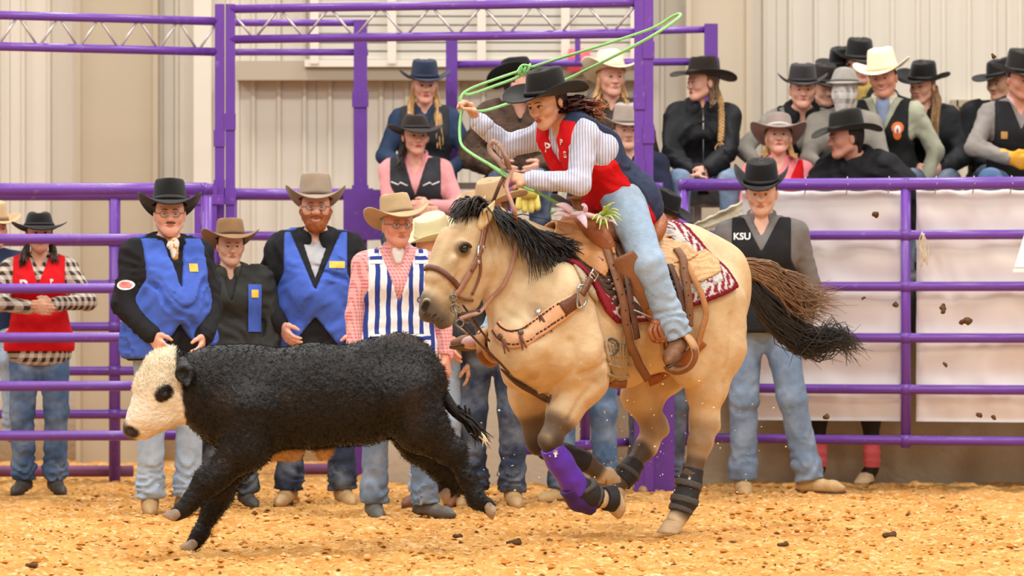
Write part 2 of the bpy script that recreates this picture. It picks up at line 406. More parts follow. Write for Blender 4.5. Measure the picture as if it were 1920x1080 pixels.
# overhead door in the middle: frame and slats
DOORM = mat('door_slat', '#cfc8ba', rough=.5, var=.05, vscale=2)
xa, xb = at(588, 0, 27.9)[0], at(1192, 0, 27.9)[0]; zt, zb = at(0, -10, 27.9)[2], at(0, 112, 27.9)[2]
d1 = MB().box((xa - .05, 27.93, zb - .05), (xb + .05, 27.99, zt + .4)).build('door_1', mat('door_core', '#a9a293', rough=.6), smooth=False); tag(d1, kind='structure')
z = zb; sl0 = None
while z < zt + .3:
    s_ = MB().box((xa, 27.885, z + .004), (xb, 27.935, z + .052)).box((xa, 27.90, z - .004), (xb, 27.93, z + .004)).build('slat', DOORM, d1, smooth=False); z += .06
for px_ in (590, 735, 903, 1060, 1190):
    xx = at(px_, 0, 27.9)[0]; MB().box((xx - .03, 27.85, zb - .03), (xx + .03, 27.90, zt + .4)).build('door_stile', CREAMT, d1, smooth=False)
MB().box((xa - .06, 27.86, zb - .05), (xb + .06, 27.92, zb)).build('door_rail', CREAMT, d1, smooth=False)
xa = at(442, 0, 27.9)[0]; zl, zh = at(0, 150, 27.9)[2], at(0, 114, 27.9)[2]
tag(MB().box((xa, 27.9, zl), (xb + .06, 28.08, zh)).build('shade_strip', mat('siding_shade_tan', '#b3a590', rough=.7), smooth=False), kind='structure')  # shaded band of the siding, put in as a darker tan strip
# plain door at the far right
xa, xb = at(1793, 0, 28)[0], at(1990, 0, 28)[0]; zt = at(0, 197, 28)[2]
d2 = MB().box((xa, 28.02, .1), (xb, 28.07, zt)).build('door_2', mat('door_face', '#ddd0bb', rough=.5), smooth=False); tag(d2, kind='structure')
f_ = MB().box((xa - .035, 27.98, .1), (xa + .012, 28.08, zt + .035)).box((xa, 27.98, zt - .012), (xb, 28.08, zt + .035)); f_.build('door_frame', mat('door_frame_tan', '#a99a80', rough=.5), d2, smooth=False)
# small red sign on the wall
a, b = at(1066, 132, 27.8), at(1106, 92, 27.8)
rb_ = MB().box((a[0], 27.78, a[2]), (b[0], 27.84, b[2])); rs = rb_.build('wall_box', mat('sign_red', '#e8606a', rough=.5)); tag(rs, 'small red box high on the wall above the cream straw hat', 'box')
bz = MB(); bz.box((a[0] - .01, 27.77, a[2] - .01), (b[0] + .01, 27.79, a[2] + .012)).build('box_rim', mat('sign_red_dark', '#b9303c', rough=.5), rs, smooth=False)

# raised stand: concrete front, three rows of boards
X0, X1 = at(700, 0, 25)[0], 5.2
XM = at(1112, 0, 25)[0]
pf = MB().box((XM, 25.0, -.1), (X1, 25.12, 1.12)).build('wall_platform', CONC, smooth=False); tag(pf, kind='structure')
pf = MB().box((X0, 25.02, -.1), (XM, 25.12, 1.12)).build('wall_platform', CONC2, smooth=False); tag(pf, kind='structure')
BOARD = mat('bleacher_board', '#b9ad9a', rough=.5, metal=.2, var=.06, vscale=6)
bl = empty('bleacher', ((X0 + X1) / 2, 25.9, 0)); tag(bl, 'pale metal bleacher rows behind the banner fence, filled with spectators', 'bleacher')
ROWS = {0: (25.55, 1.40), 1: (26.1, 1.75), 2: (26.65, 1.88)}
for r_, (yy, zz) in ROWS.items():
    MB().box((X0, yy - .12, zz - .04), (X1, yy + .15, zz)).build('seat_board', BOARD, bl, smooth=False)
    MB().box((X0, yy - .42, zz - .46), (X1, yy - .2, zz - .42)).build('foot_board', BOARD, bl, smooth=False)
for k_ in range(7):
    xx = X0 + .1 + k_ * (X1 - X0 - .2) / 6
    b_ = MB()
    for r_, (yy, zz) in ROWS.items(): b_.bar((xx, yy + .05, 0), (xx, yy + .05, zz - .04), .05, .05)
    b_.bar((xx, 25.3, 1.0), (xx, 26.7, 1.62), .05, .05); b_.build('support', STEEL, bl, smooth=False)

# ------------------------------------------------------------------ pipe fences
def fence(label, A, B, zs, rails_r, posts, pr=.03, zpost=(0, 1.83), name='pipe_fence', topr=None, caps=True, group=None):
    """A, B: (px, depth) of the ends; posts: fractions along"""
    a, b = at(A[0], HORY, A[1]), at(B[0], HORY, B[1]); mid = (a + b) / 2
    root = empty(name, (mid[0], mid[1], 0)); tag(root, label, 'fence', group)
    for i, z in enumerate(zs):
        r = topr if (topr and i == 0) else rails_r
        MB().tube([V3(a[0], a[1], z), V3(*lerp(a, b, .33)[:2], z - .003), V3(*lerp(a, b, .66)[:2], z - .002), V3(b[0], b[1], z)], r, 12).build('rail', PURP, root)
    for t in posts:
        p = lerp(a, b, t)
        o = MB().tube([V3(p[0], p[1], zpost[0]), V3(p[0], p[1], zpost[1])], pr, 12).build('post', PURP, root)
        for z in zs: MB().tube([V3(p[0], p[1], z - .03), V3(p[0], p[1], z + .03)], pr * 1.22, 10).build('weld_collar', PURP, o)
    return root
zr = lambda ys, Y: [CAMH - (y - HORY) / FPX * Y for y in ys]
fence('purple six-rail pipe fence at the arena edge, red-vested woman leaning behind it', (-160, 23.3), (388, 23.3), zr([354, 447, 540, 632, 723, 816], 23.3), .029, [0, 1], zpost=(-.05, 1.80), topr=.036)
fence('second purple pipe fence standing behind the red-vested woman', (-170, 25.2), (380, 25.2), zr([364, 452, 533, 612, 695, 776], 25.2), .029, [.70, 1], zpost=(-.05, 1.80), pr=.036, topr=.038)
fence('purple pipe fence between the bearded man and the pale wall', (436, 26.2), (700, 26.2), zr([364, 442, 530, 612, 700, 790], 26.2), .03, [0], zpost=(-.05, 1.83), topr=.038)
fence('purple pipe fence carrying the two white banners', (1282, 24.62), (2010, 24.0), [1.822, 1.516, 1.208, .900, .592, .287], .029, [0, .578], zpost=(.24, 1.83), topr=.037)
fence('purple gate swung open behind the buckskin horse', (952, 22.75), (1232, 24.4), [1.80, 1.5, 1.2, .9, .59, .285], .028, [0, .5, 1], zpost=(.26, 1.80), topr=.032, name='pipe_gate')
# pipes on the ground along the left side
for k_, (xa_, xb_, Y_, z_) in enumerate(((-150, 250, 25.3, .05), (560, 720, 26.0, .03))):
    o = MB().tube([at(xa_, HORY, Y_) * V3(1, 1, 0) + V3(0, 0, z_), at(xb_, HORY, Y_) * V3(1, 1, 0) + V3(0, 0, z_)], .035, 10).build('ground_pipe', mat('faded_purple', '#7d4a6e', rough=.6, var=.15, vscale=8))
    tag(o, ('dusty purple pipe lying along the ground beyond the red-vested woman', 'dusty purple pipe on the ground seen under the calf')[k_], 'pipe')

# ------------------------------------------------------------------ overhead trusses and gate frames
def post(parent, px_, Y, z0, z1, w=.055, name='post', plates=()):
    p = at(px_, HORY, Y); o = MB().box((p[0] - w / 2, Y - w / 2, z0), (p[0] + w / 2, Y + w / 2, z1)).build(name, PURP, parent, smooth=False)
    for z in plates: MB().box((p[0] - w * .62, Y - w * .66, z - .05), (p[0] + w * .62, Y - w * .5, z + .05)).build('bolt_plate', PURP, o, smooth=False)
    return o
def truss(label, A, B, zt, zb, n, posts, name='overhead_truss', r=.026, zig=True):
    a, b = at(A[0], HORY, A[1]), at(B[0], HORY, B[1]); mid = (a + b) / 2
    root = empty(name, (mid[0], mid[1], 0)); tag(root, label, 'truss')
    for z in (zt, zb): MB().tube([V3(a[0], a[1], z), V3(b[0], b[1], z)], r, 12).build('chord', PURP, root)
    if zig:
        for i in range(n):
            t0, t1 = i / n, (i + .5) / n, ; t2 = (i + 1) / n
            p0, p1, p2 = [lerp(a, b, t) for t in (t0, t1, t2)]
            MB().tube([V3(p0[0], p0[1], zt), V3(p1[0], p1[1], zb)], .008, 6).build('web_rod', STEEL, root)
            MB().tube([V3(p1[0], p1[1], zb), V3(p2[0], p2[1], zt)], .008, 6).build('web_rod', STEEL, root)
    for px_, Y, z0, z1, w, pl in posts: post(root, px_, Y, z0, z1, w, plates=pl)
    return root
zf = lambda y, Y: CAMH + (HORY - y) / FPX * Y
truss('long purple truss spanning above the mounted roper', (430, 24.5), (1196, 23.9), zf(17, 24.5), zf(74, 24.5), 8,
      [(432, 24.5, 0, zf(8, 24.5), .055, (2.2, 1.75)), (1198, 23.9, 0, 3.0, .055, (2.3, 1.9)), (1216, 23.9, 0, 3.0, .055, (2.6, 2.1)), (1240, 24.05, -.02, 1.0, .15, ())])
truss('short purple truss reaching in above the tan column', (-120, 23.75), (408, 24.5), zf(25, 23.75), zf(84, 23.75), 7,
      [(412, 24.5, 0, zf(8, 24.5), .055, (2.1, 1.8))])
bk = truss('purple goalpost gate frame between the bearded man and striped vest', (430, 26.0), (690, 26.0), zf(43, 26.0), zf(98, 26.0), 3, [(676, 26.0, 0, zf(38, 26.0), .085, (2.4, 1.8))], name='goalpost_arch', r=.022, zig=False)
p = at(682, 0, 25.95); MB().box((p[0] - .13, 25.93, zf(450, 26)), (p[0] + .13, 26.03, zf(356, 26))).build('hinge_plate', PURP, bk, smooth=False)
bk2 = truss('purple gate frame over the spectators behind the rope loop', (848, 26.3), (1336, 25.9), zf(121, 26.3), zf(121, 26.3) - .001, 0,
            [(847, 26.3, .9, zf(74, 26.3), .075, ()), (1083, 26.1, zf(118, 26.1), zf(66, 26.1), .035, ()), (1333, 25.9, zf(190, 25.9), zf(45, 25.9), .085, ())], name='goalpost_arch', r=.024, zig=False)
a, b = at(1083, 62, 26.1), at(1333, 55, 25.9); MB().tube([a, b], .022, 10).build('chord', PURP, bk2)
# latch stack beside the arch post
p = at(385, 0, 24.4); ls = MB(); ls.bar((p[0] - .045, 24.4, 0), (p[0] - .045, 24.4, zf(345, 24.4)), .04, .04).bar((p[0] + .05, 24.4, 0), (p[0] + .05, 24.4, zf(345, 24.4)), .04, .04)
lo_ = ls.build('gate_latch', PURP, smooth=False); tag(lo_, 'purple latch post with cross braces behind the brown-hatted boy', 'gate latch')
for k_ in range(4):
    z0 = 1.75 - k_ * .16; MB().bar((p[0] - .045, 24.4, z0), (p[0] + .05, 24.4, z0 - .12), .02, .02).build('brace', PURP, lo_, smooth=False)
MB().box((p[0] - .09, 24.37, 1.70), (p[0] + .11, 24.43, 1.76)).build('top_plate', PURP, lo_, smooth=False)

# ------------------------------------------------------------------ banners, twine, board
BANM = mat('white_banner', '#efe8e2', rough=.55, var=.03, vscale=2)
def cloth(P00, P10, P11, P01, nu, nv, amp, seed, name, m):
    u, v = np.meshgrid(np.linspace(0, 1, nu), np.linspace(0, 1, nv), indexing='ij')
    P = (np.multiply.outer((1 - u) * (1 - v), P00) + np.multiply.outer(u * (1 - v), P10) + np.multiply.outer(u * v, P11) + np.multiply.outer((1 - u) * v, P01))
    w = amp * (vnoise(u * 5 + v * 3, v * 5 - u, 0, seed) + .5 * vnoise(u * 13, v * 9 + u * 5, 0, seed + 1)) + amp * 1.2 * np.cos(v * 2 * math.pi * 5) * .5
    e = .02 * np.sin(u * math.pi * 4) * (v > .98) * 0
    P[..., 1] += w; P[..., 2] -= .012 * np.abs(np.sin(u * math.pi * 5)) * v ** 6
    F_ = P.reshape(-1, 3); B_ = F_ + V3(0, .004, 0); k = len(F_); ii = np.arange(k).reshape(nu, nv)
    q = np.stack([ii[:-1, :-1], ii[1:, :-1], ii[1:, 1:], ii[:-1, 1:]], -1).reshape(-1, 4)
    rim = []
    for l in (ii[0], ii[-1], ii[:, 0], ii[:, -1]): rim += [[l[i], l[i + 1], l[i + 1] + k, l[i] + k] for i in range(len(l) - 1)]
    return obj(name, np.concatenate([F_, B_]), np.concatenate([q, q[:, ::-1] + k, np.array(rim)]), m)
def fY(px_): return 24.62 + (px_ - 1282) / (2010 - 1282) * (24.0 - 24.62)
for (a, b, sd, lab) in ((1392, 1704, 5, 'white banner between the vested cowboy and the fence post'), (1718, 2000, 9, 'white banner hung right of the purple fence post')):
    Ya, Yb = fY(a) + .075, fY(b) + .075
    o = cloth(V3(at(a, 0, Ya)[0], Ya, .395), V3(at(b, 0, Yb)[0], Yb, .395), V3(at(b, 0, Yb)[0], Yb, 1.79), V3(at(a, 0, Ya)[0], Ya, 1.79), 40, 50, .019, sd, 'banner', BANM)
    tag(o, lab, 'banner', 'white banners on the fence')
    for k_ in range(4):
        t = (k_ + .5) / 4; Yk = Ya + (Yb - Ya) * t; xk = at(a + (b - a) * t, 0, Yk)[0]; bd = MB()
        for zz_ in (1.76,): bd.tube([V3(xk, Yk - .01, zz_), V3(xk, Yk - .075 - .045, zz_ + .06), V3(xk, Yk - .075, zz_ + .104), V3(xk, Yk - .03, zz_ + .06), V3(xk, Yk + .01, zz_)], .003, 5)
        bd.build('tie', mat('tie_white', '#e8e2da', rough=.6), o)
CANV = mat('cream_canvas', '#e3d6b4', rough=.85, var=.08, vscale=9, bump=.25, bscale=50)
q = [at(1288, 424, 25.0), at(1392, 374, 24.9), at(1400, 428, 24.9), at(1300, 446, 25.0)]
o = cloth(q[3], q[2], q[1], q[0], 20, 14, .015, 31, 'canvas_tarp', CANV); tag(o, 'cream canvas slung slanting behind the fence beside the vested cowboy', 'tarp')
tw = MB(); r_ = np.random.default_rng(4); Yt = fY(1733) - .04
for k_ in range(9):
    x_ = 1733 + r_.uniform(-7, 7); pts = [at(1730 + r_.uniform(-3, 3), 432 + r_.uniform(0, 6), Yt)]
    for j in range(1, 5): pts.append(at(x_ + r_.uniform(-4, 4), 434 + j * r_.uniform(11, 17), Yt + r_.uniform(-.01, .01)))
    tw.tube(spline(pts, 10), .003, 5)
tag(tw.build('twine', mat('straw_twine', '#d9cba6', rough=.9)), 'frayed straw twine tied on the rail beside the fence post', 'twine')
bd = MB(); P_ = [at(1903, 500, 23.4), at(1960, 500, 23.4), at(1960, 398, 23.5), at(1934, 398, 23.5)]
Vb = np.array(P_ + [p_ + V3(0, .03, 0) for p_ in P_]); bd.add(Vb, [[0, 1, 2, 3], [7, 6, 5, 4], [0, 4, 5, 1], [1, 5, 6, 2], [2, 6, 7, 3], [3, 7, 4, 0]])
wbd = bd.build('sign_board', mat('board_white', '#f6f4f0', rough=.4), smooth=False); tag(wbd, 'slanted white board cut by the frame edge in front of the banner', 'board')
MB().bar(at(1899, 507, 23.39), at(1965, 507, 23.39), .03, .02).build('board_edge', mat('board_white', '#f6f4f0'), wbd, smooth=False)
MB().bar(at(1950, 507, 23.42), at(1950, 1000, 23.42) * V3(1, 1, 0), .03, .03).build('board_leg', STEEL, wbd, smooth=False)
# chain hanging off the gate
ch = MB(); 
for k_ in range(9):
    c_ = at(951 + (k_ % 2) * 1.5, 748 + k_ * 11, 22.70); an = np.linspace(0, 2 * math.pi, 9)
    ring = [c_ + V3(math.cos(t) * .011 * (1 if k_ % 2 else .4), math.cos(t) * .011 * (.4 if k_ % 2 else 1), math.sin(t) * .021) for t in an]
    ch.tube(ring, .004, 5)
tag(ch.build('gate_chain', mat('chain_steel', '#8f8577', rough=.4, metal=.7)), 'short steel chain hanging at the free end of the open gate', 'chain')
# yellow gloves on the gate
gl = MB(); 
for i, dx in enumerate((-17, -6, 6, 17)):
    gl.tube(spline([at(990 + dx * .8, 366, 23.0), at(990 + dx, 385, 22.98), at(990 + dx * 1.15, 402 - abs(dx) * .5, 22.97)], 6), [.02, .021, .021, .02, .018, .012], 8)
gl.tube(spline([at(973, 340, 23.0), at(990, 352, 22.99), at(992, 372, 22.98)], 6), [.03, .045, .055, .058, .055, .045], 10)
tag(gl.build('work_glove', mat('yellow_leather', '#ecd96e', rough=.7, bump=.2, bscale=80)), 'pale yellow glove with fingers hanging down behind the tan hat', 'glove')
# ================================================================== HORSE (buckskin, galloping to the left and slightly towards us)
class Frame:                                     # an animal's own axes: x back, y away from us, z up; pixel points on a lateral plane
    def __init__(s, px, Y, deg):
        s.O = V3((px - 960) / FPX * Y, Y, 0); t = math.radians(deg); s.c, s.s = math.cos(t), math.sin(t); s.t = t
    def __call__(s, px, py, y=0.0):
        q = (px - 960) / FPX
        x = (q * (s.O[1] + y * s.c) - s.O[0] + y * s.s) / (s.c - q * s.s)
        Y = s.O[1] + x * s.s + y * s.c
        return V3(x, y, CAMH - (py - HORY) / FPX * Y)
    def world(s, V):
        V = np.asarray(V, float); o = np.empty_like(V)
        o[..., 0] = s.O[0] + V[..., 0] * s.c - V[..., 1] * s.s; o[..., 1] = s.O[1] + V[..., 0] * s.s + V[..., 1] * s.c; o[..., 2] = V[..., 2]; return o
    def local(s, V):
        V = np.asarray(V, float) - s.O; o = np.empty_like(V)
        o[..., 0] = V[..., 0] * s.c + V[..., 1] * s.s; o[..., 1] = -V[..., 0] * s.s + V[..., 1] * s.c; o[..., 2] = V[..., 2]; return o
H = Frame(1170, 20.0, 33)
hs = Sdf()
# trunk
tr = [H(1026, 592), H(1112, 585), H(1205, 578), H(1272, 552), H(1312, 560)]
hs.chain(tr, [.262, .318, .305, .285, .262], k=.10, ys=.84)
hs.cone(H(1040, 470), H(1110, 470), .095, .11, k=.12, ys=.6)                 # withers
hs.cone(H(1285, 485), H(1345, 510), .16, .15, k=.12, ys=.9)                  # croup
hs.cone(H(985, 640, -.10), H(1000, 690, -.06), .17, .13, k=.08)              # near breast
hs.cone(H(985, 640, .11), H(1000, 690, .08), .17, .13, k=.08)
# neck
hs.chain([H(1022, 552), H(968, 498), H(918, 448)], [.245, .186, .128], k=.10, ys=.47)
hs.cone(H(1010, 462), H(930, 415), .085, .070, k=.07, ys=.5)                 # crest
hs.cone(H(958, 610), H(925, 535), .105, .070, k=.08, ys=.60)                  # windpipe side
# head
hs.chain([H(880, 450), H(863, 492), H(842, 535), H(818, 577)], [.118, .124, .092, .066], k=.05, ys=.66)
hs.cone(H(895, 498), H(878, 537), .116, .088, k=.018, ys=.74)                 # jowl
hs.cone(H(838, 440), H(812, 520), .030, .034, k=.06, ys=1.6)                 # forehead and nasal bone
hs.cone(H(806, 560), H(801, 588), .047, .040, k=.04, ys=1.05)                # nose end
hs.cone(H(822, 592), H(832, 600), .036, .028, k=.03, ys=1.0)                 # lips, chin
hs.cone(H(845, 590), H(880, 566), .03, .05, k=.04, ys=.8)                    # lower jaw bar
hs.sph(H(868, 466, -.075), .038, k=.03); hs.sph(H(868, 466, .075), .038, k=.03)      # eye orbits
hs.cone(H(852, 487, -.087), H(838, 540, -.055), .016, .012, k=.03)           # cheek ridge
hs.cone(H(808, 604, -.06), H(842, 590, -.075), .008, .004, k=.012, op='s'); hs.cone(H(808, 604, .06), H(842, 590, .075), .008, .004, k=.012, op='s')
hs.cone(H(828, 606, 0), H(838, 604, 0), .030, .026, k=.02, ys=1.1)
hs.cone(H(800, 566, -.058), H(793, 582, -.045), .021, .018, k=.02); hs.cone(H(800, 566, .058), H(793, 582, .045), .021, .018, k=.02)
hs.cone(H(800, 570, -.078), H(796, 578, -.066), .013, .012, k=.015, op='s'); hs.cone(H(800, 570, .078), H(796, 578, .066), .013, .012, k=.015, op='s')
hs.sph(H(870, 466, -.108), .014, k=.02, op='s')
# near foreleg (lifted, knee bent)
hs.cone(H(1050, 560, -.16), H(1062, 660, -.17), .17, .17, k=.08)
hs.chain([H(1068, 662, -.17), H(1092, 712, -.17), H(1058, 775, -.17), H(1036, 812, -.17)], [.160, .118, .072, .056], k=.05)
hs.sph(H(1033, 826, -.175), .058, k=.03)
hs.chain([H(1037, 842, -.17), H(1066, 890, -.165), H(1094, 930, -.16)], [.042, .036, .046], k=.03)
hs.chain([H(1098, 932, -.16), H(1122, 936, -.16), H(1140, 934, -.16)], [.046, .038, .046], k=.03)
# far foreleg
hs.cone(H(1005, 640, .15), H(990, 700, .16), .16, .115, k=.08)
hs.chain([H(990, 700, .16), H(990, 745, .16), H(1002, 806, .16)], [.115, .085, .055], k=.05)
hs.sph(H(1004, 824, .16), .055, k=.03)
hs.chain([H(1008, 838, .16), H(1062, 850, .16), H(1100, 868, .16)], [.042, .036, .045], k=.03)
hs.cone(H(1100, 868, .16), H(1128, 890, .16), .04, .044, k=.03)
# near hind leg, on the ground
hs.cone(H(1318, 570, -.14), H(1335, 650, -.15), .21, .165, k=.08)
hs.cone(H(1300, 620, -.17), H(1296, 690, -.18), .14, .10, k=.08)             # stifle
hs.chain([H(1338, 650, -.16), H(1326, 725, -.16), H(1318, 780, -.15)], [.150, .096, .066], k=.05)
hs.chain([H(1322, 792, -.15), H(1314, 830, -.15), H(1296, 895, -.15), H(1286, 935, -.15)], [.068, .054, .043, .048], k=.04)
hs.cone(H(1338, 770, -.15), H(1337, 800, -.15), .022, .034, k=.04)
hs.chain([H(1286, 938, -.15), H(1276, 962, -.15), H(1268, 975, -.15)], [.046, .042, .048], k=.03)
# far hind leg
hs.cone(H(1300, 600, .13), H(1240, 680, .15), .2, .16, k=.08)
hs.chain([H(1240, 680, .15), H(1204, 740, .15), H(1222, 792, .15)], [.155, .098, .060], k=.05)
hs.chain([H(1226, 806, .15), H(1212, 838, .15), H(1182, 878, .15), H(1168, 896, .15)], [.062, .050, .042, .046], k=.04)
hs.cone(H(1240, 785, .15), H(1243, 806, .15), .02, .032, k=.04)
hs.cone(H(1168, 898, .15), H(1150, 915, .15), .044, .044, k=.03)
# muscle relief
hs.cone(H(985, 690, -.16), H(1010, 655, -.20), .045, .05, k=.08); hs.cone(H(1085, 610, -.24), H(1110, 670, -.22), .05, .05, k=.10)
hs.cone(H(1120, 668, -.10), H(1175, 690, -.06), .09, .09, k=.1)
# dock of the tail
hs.cone(H(1366, 492), H(1386, 498), .045, .026, k=.06)
hV, hF = hs.mesh(.009)
def vnormals(V, Fq):
    n = np.cross(V[Fq[:, 2]] - V[Fq[:, 0]], V[Fq[:, 3]] - V[Fq[:, 1]]); N_ = np.zeros_like(V)
    for j in range(4): np.add.at(N_, Fq[:, j], n)
    return N_ / (np.linalg.norm(N_, axis=1, keepdims=True) + 1e-12)
def sculpt(V, Fq, strokes, fr, ymin=.05):
    N_ = vnormals(V, Fq); dsp = np.zeros(len(V))
    for pts, w_, amp, yl in strokes:
        P_ = np.array([fr(a, b, yl) for a, b in pts]); P_ = spline(P_, 44) if len(P_) > 1 else P_; d2 = np.full(len(V), 9.)
        for p_ in P_: d2 = np.minimum(d2, (V[:, 0] - p_[0]) ** 2 + (V[:, 2] - p_[2]) ** 2)
        side = np.clip((np.abs(V[:, 1]) - ymin) / .05, 0, 1) if yl < -.09 else np.ones(len(V))
        if abs(yl) < .19 and yl < -.09: side = side * (V[:, 1] < 0)
        dsp += amp * np.exp(-d2 / w_ ** 2) * side
    return V + N_ * dsp[:, None]
hV = sculpt(hV, hF, [
    ([(1040, 480), (1012, 560), (985, 628)], .026, -.016, -.22), ([(1066, 492), (1042, 580), (1012, 650)], .040, .014, -.24),
    ([(1112, 520), (1122, 600), (1130, 655)], .030, -.014, -.26), ([(1098, 640), (1088, 668)], .055, .018, -.24), ([(1074, 700), (1104, 690), (1130, 676)], .018, -.013, -.24),
    ([(1050, 640), (1056, 690), (1044, 728)], .020, -.014, -.23), ([(985, 700), (1008, 725), (1030, 735)], .022, -.015, -.22), ([(966, 660), (975, 690)], .05, .014, -.16),
    ([(1086, 718), (1068, 752), (1050, 785)], .012, -.010, -.18), ([(1100, 722), (1085, 745)], .030, .010, -.18), ([(1020, 820), (1022, 832)], .018, .006, -.18),
    ([(1246, 610), (1262, 640), (1276, 668)], .045, -.018, -.25), ([(1290, 520), (1305, 500)], .045, .012, -.22), ([(1348, 590), (1352, 640), (1348, 690)], .016, -.012, -.24), ([(1376, 560), (1384, 610)], .04, .010, -.2),
    ([(1334, 715), (1340, 750), (1340, 780)], .012, -.010, -.17), ([(1312, 715), (1308, 745)], .030, .008, -.17), ([(1300, 800), (1302, 830)], .014, .006, -.17), ([(1324, 835), (1310, 880)], .008, -.007, -.17),
    ([(930, 520), (950, 570), (968, 610)], .018, -.013, -.13), ([(938, 455), (962, 510), (990, 570)], .032, .010, -.14), ([(985, 455), (1000, 500), (1010, 540)], .03, -.005, -.14),
    ([(866, 502), (850, 520), (836, 542)], .010, .008, -.10), ([(850, 470), (838, 490)], .018, -.010, -.10), ([(905, 478), (912, 515), (900, 548)], .010, .006, -.10), ([(880, 545), (858, 566), (842, 576)], .012, -.008, -.10), ([(828, 530), (815, 555)], .012, -.006, -.09),
    ([(1165, 560), (1172, 620), (1165, 680)], .014, -.004, -.27), ([(1195, 560), (1202, 620), (1196, 680)], .014, -.004, -.27), ([(1225, 560), (1230, 610), (1226, 660)], .014, -.004, -.27)], H)
hV = hV + vnormals(hV, hF) * (vnoise(hV[:, 0] * 22, hV[:, 1] * 22, hV[:, 2] * 22, 5) * .0016)[:, None]
def seg_d(V, a, b):
    e = b - a; t = np.clip(((V - a) @ e) / (e @ e + 1e-9), 0, 1); return np.linalg.norm(V - a - t[:, None] * e, axis=1)
def smooth01(x, a, b): t = np.clip((x - a) / (b - a), 0, 1); return t * t * (3 - 2 * t)
def paint(cols, w, c): return cols * (1 - w[:, None]) + np.array(hx(c)) * w[:, None]
n3 = lambda V, f, sd: vnoise(V[:, 0] * f, V[:, 1] * f, V[:, 2] * f, sd)
nz = n3(hV, 5, 3) * .5 + n3(hV, 14, 4) * .3 + n3(hV, 40, 5) * .2
cols = np.tile(np.array(hx('#cfae82')), (len(hV), 1))
cols = paint(cols, np.clip(.5 + nz * 1.1, 0, 1) * .6, '#e7d0a9')
cols = paint(cols, smooth01(n3(hV, 9, 8), .25, .7) * .5, '#a98660')
# warmer flank and buttock
cols = paint(cols, smooth01(hV[:, 0], .35, .8) * .5, '#d9a75c')
low = lambda a, b, r0, r1: smooth01(-seg_d(hV, a, b), -r1, -r0)
# knees, lower legs, muzzle darker (true coat points)
dk = '#3a2c25'
for a, b, r in ((H(1046, 795, -.17), H(1034, 832, -.17), .10), (H(1034, 826, -.17), H(1094, 930, -.16), .085), (H(1000, 790, .16), H(1005, 830, .16), .10),
                (H(1008, 838, .16), H(1110, 875, .16), .085), (H(1300, 880, -.15), H(1282, 950, -.15), .10), (H(1200, 850, .15), H(1160, 905, .15), .09)):
    cols = paint(cols, low(a, b, r * .62, r) * .92, dk)
for a, b, r in ((H(1065, 760, -.17), H(1045, 800, -.17), .10), (H(1318, 800, -.15), H(1303, 870, -.15), .11), (H(1205, 740, .15), H(1225, 800, .15), .12), (H(992, 740, .16), H(1000, 790, .16), .11)):
    cols = paint(cols, low(a, b, r * .5, r) * .55, '#6d5238')
cols = paint(cols, low(H(792, 578), H(812, 604), .05, .115) * .88, '#4b4340')
cols = paint(cols, low(H(826, 602), H(836, 604), .02, .06) * .6, '#5b4f49')
for s_ in (-1, 1):
    cols = paint(cols, low(H(800, 569, s_ * .066), H(796, 578, s_ * .056), .014, .024) * .95, '#191413')
cols = paint(cols, low(H(868, 466, -.10), H(869, 467, -.10), .03, .055) * .75, '#4a3626')
cols = paint(cols, low(H(852, 470, -.09), H(838, 500, -.08), .01, .09) * .25, '#8f7047')
COAT = mat('buckskin_coat', '#d3ac74', rough=.55, attr=True, bump=.25, bscale=28, var=.06, vscale=9, spec=.3, sheen=.08)
horse = empty('horse', H.O, H.t); tag(horse, 'buckskin horse with black mane and purple foreleg boots, galloping under its rider', 'horse')
hbody = obj('body', hV, hF, COAT, horse, local=True, cols=cols)
hVW = H.world(hV)
hBVH = BVHTree.FromPolygons(hVW.tolist(), hF.tolist())
CAMP = Vector((0, 0, CAMH))
def ray(px, py, bvh=None):
    d = Vector(at(px, py, 10.0)) - CAMP; d.normalize(); r = (bvh or hBVH).ray_cast(CAMP, d)
    return None if r[0] is None else (np.array(r[0]), np.array(r[1]))
def onto(pts, n=24, lift=.004, bvh=None, Y=None):
    """points of the horse's skin under a drawn line, with normals"""
    P, N = [], []
    px = spline([(p[0], p[1], 0) for p in pts], n)
    for x, y, _ in px:
        h = ray(x, y, bvh)
        if h is None:
            if not P: continue
            Yk = P[-1][1]; P.append(at(x, y, Yk)); N.append(N[-1]); continue
        nn = h[1]
        if nn[1] > 0: nn = -nn
        P.append(h[0] + nn * lift); N.append(nn)
    P, N = np.array(P), np.array(N)
    for _ in range(2):
        P[1:-1] = (P[:-2] + 2 * P[1:-1] + P[2:]) / 4; N[1:-1] = (N[:-2] + 2 * N[1:-1] + N[2:]) / 4
    return P, N
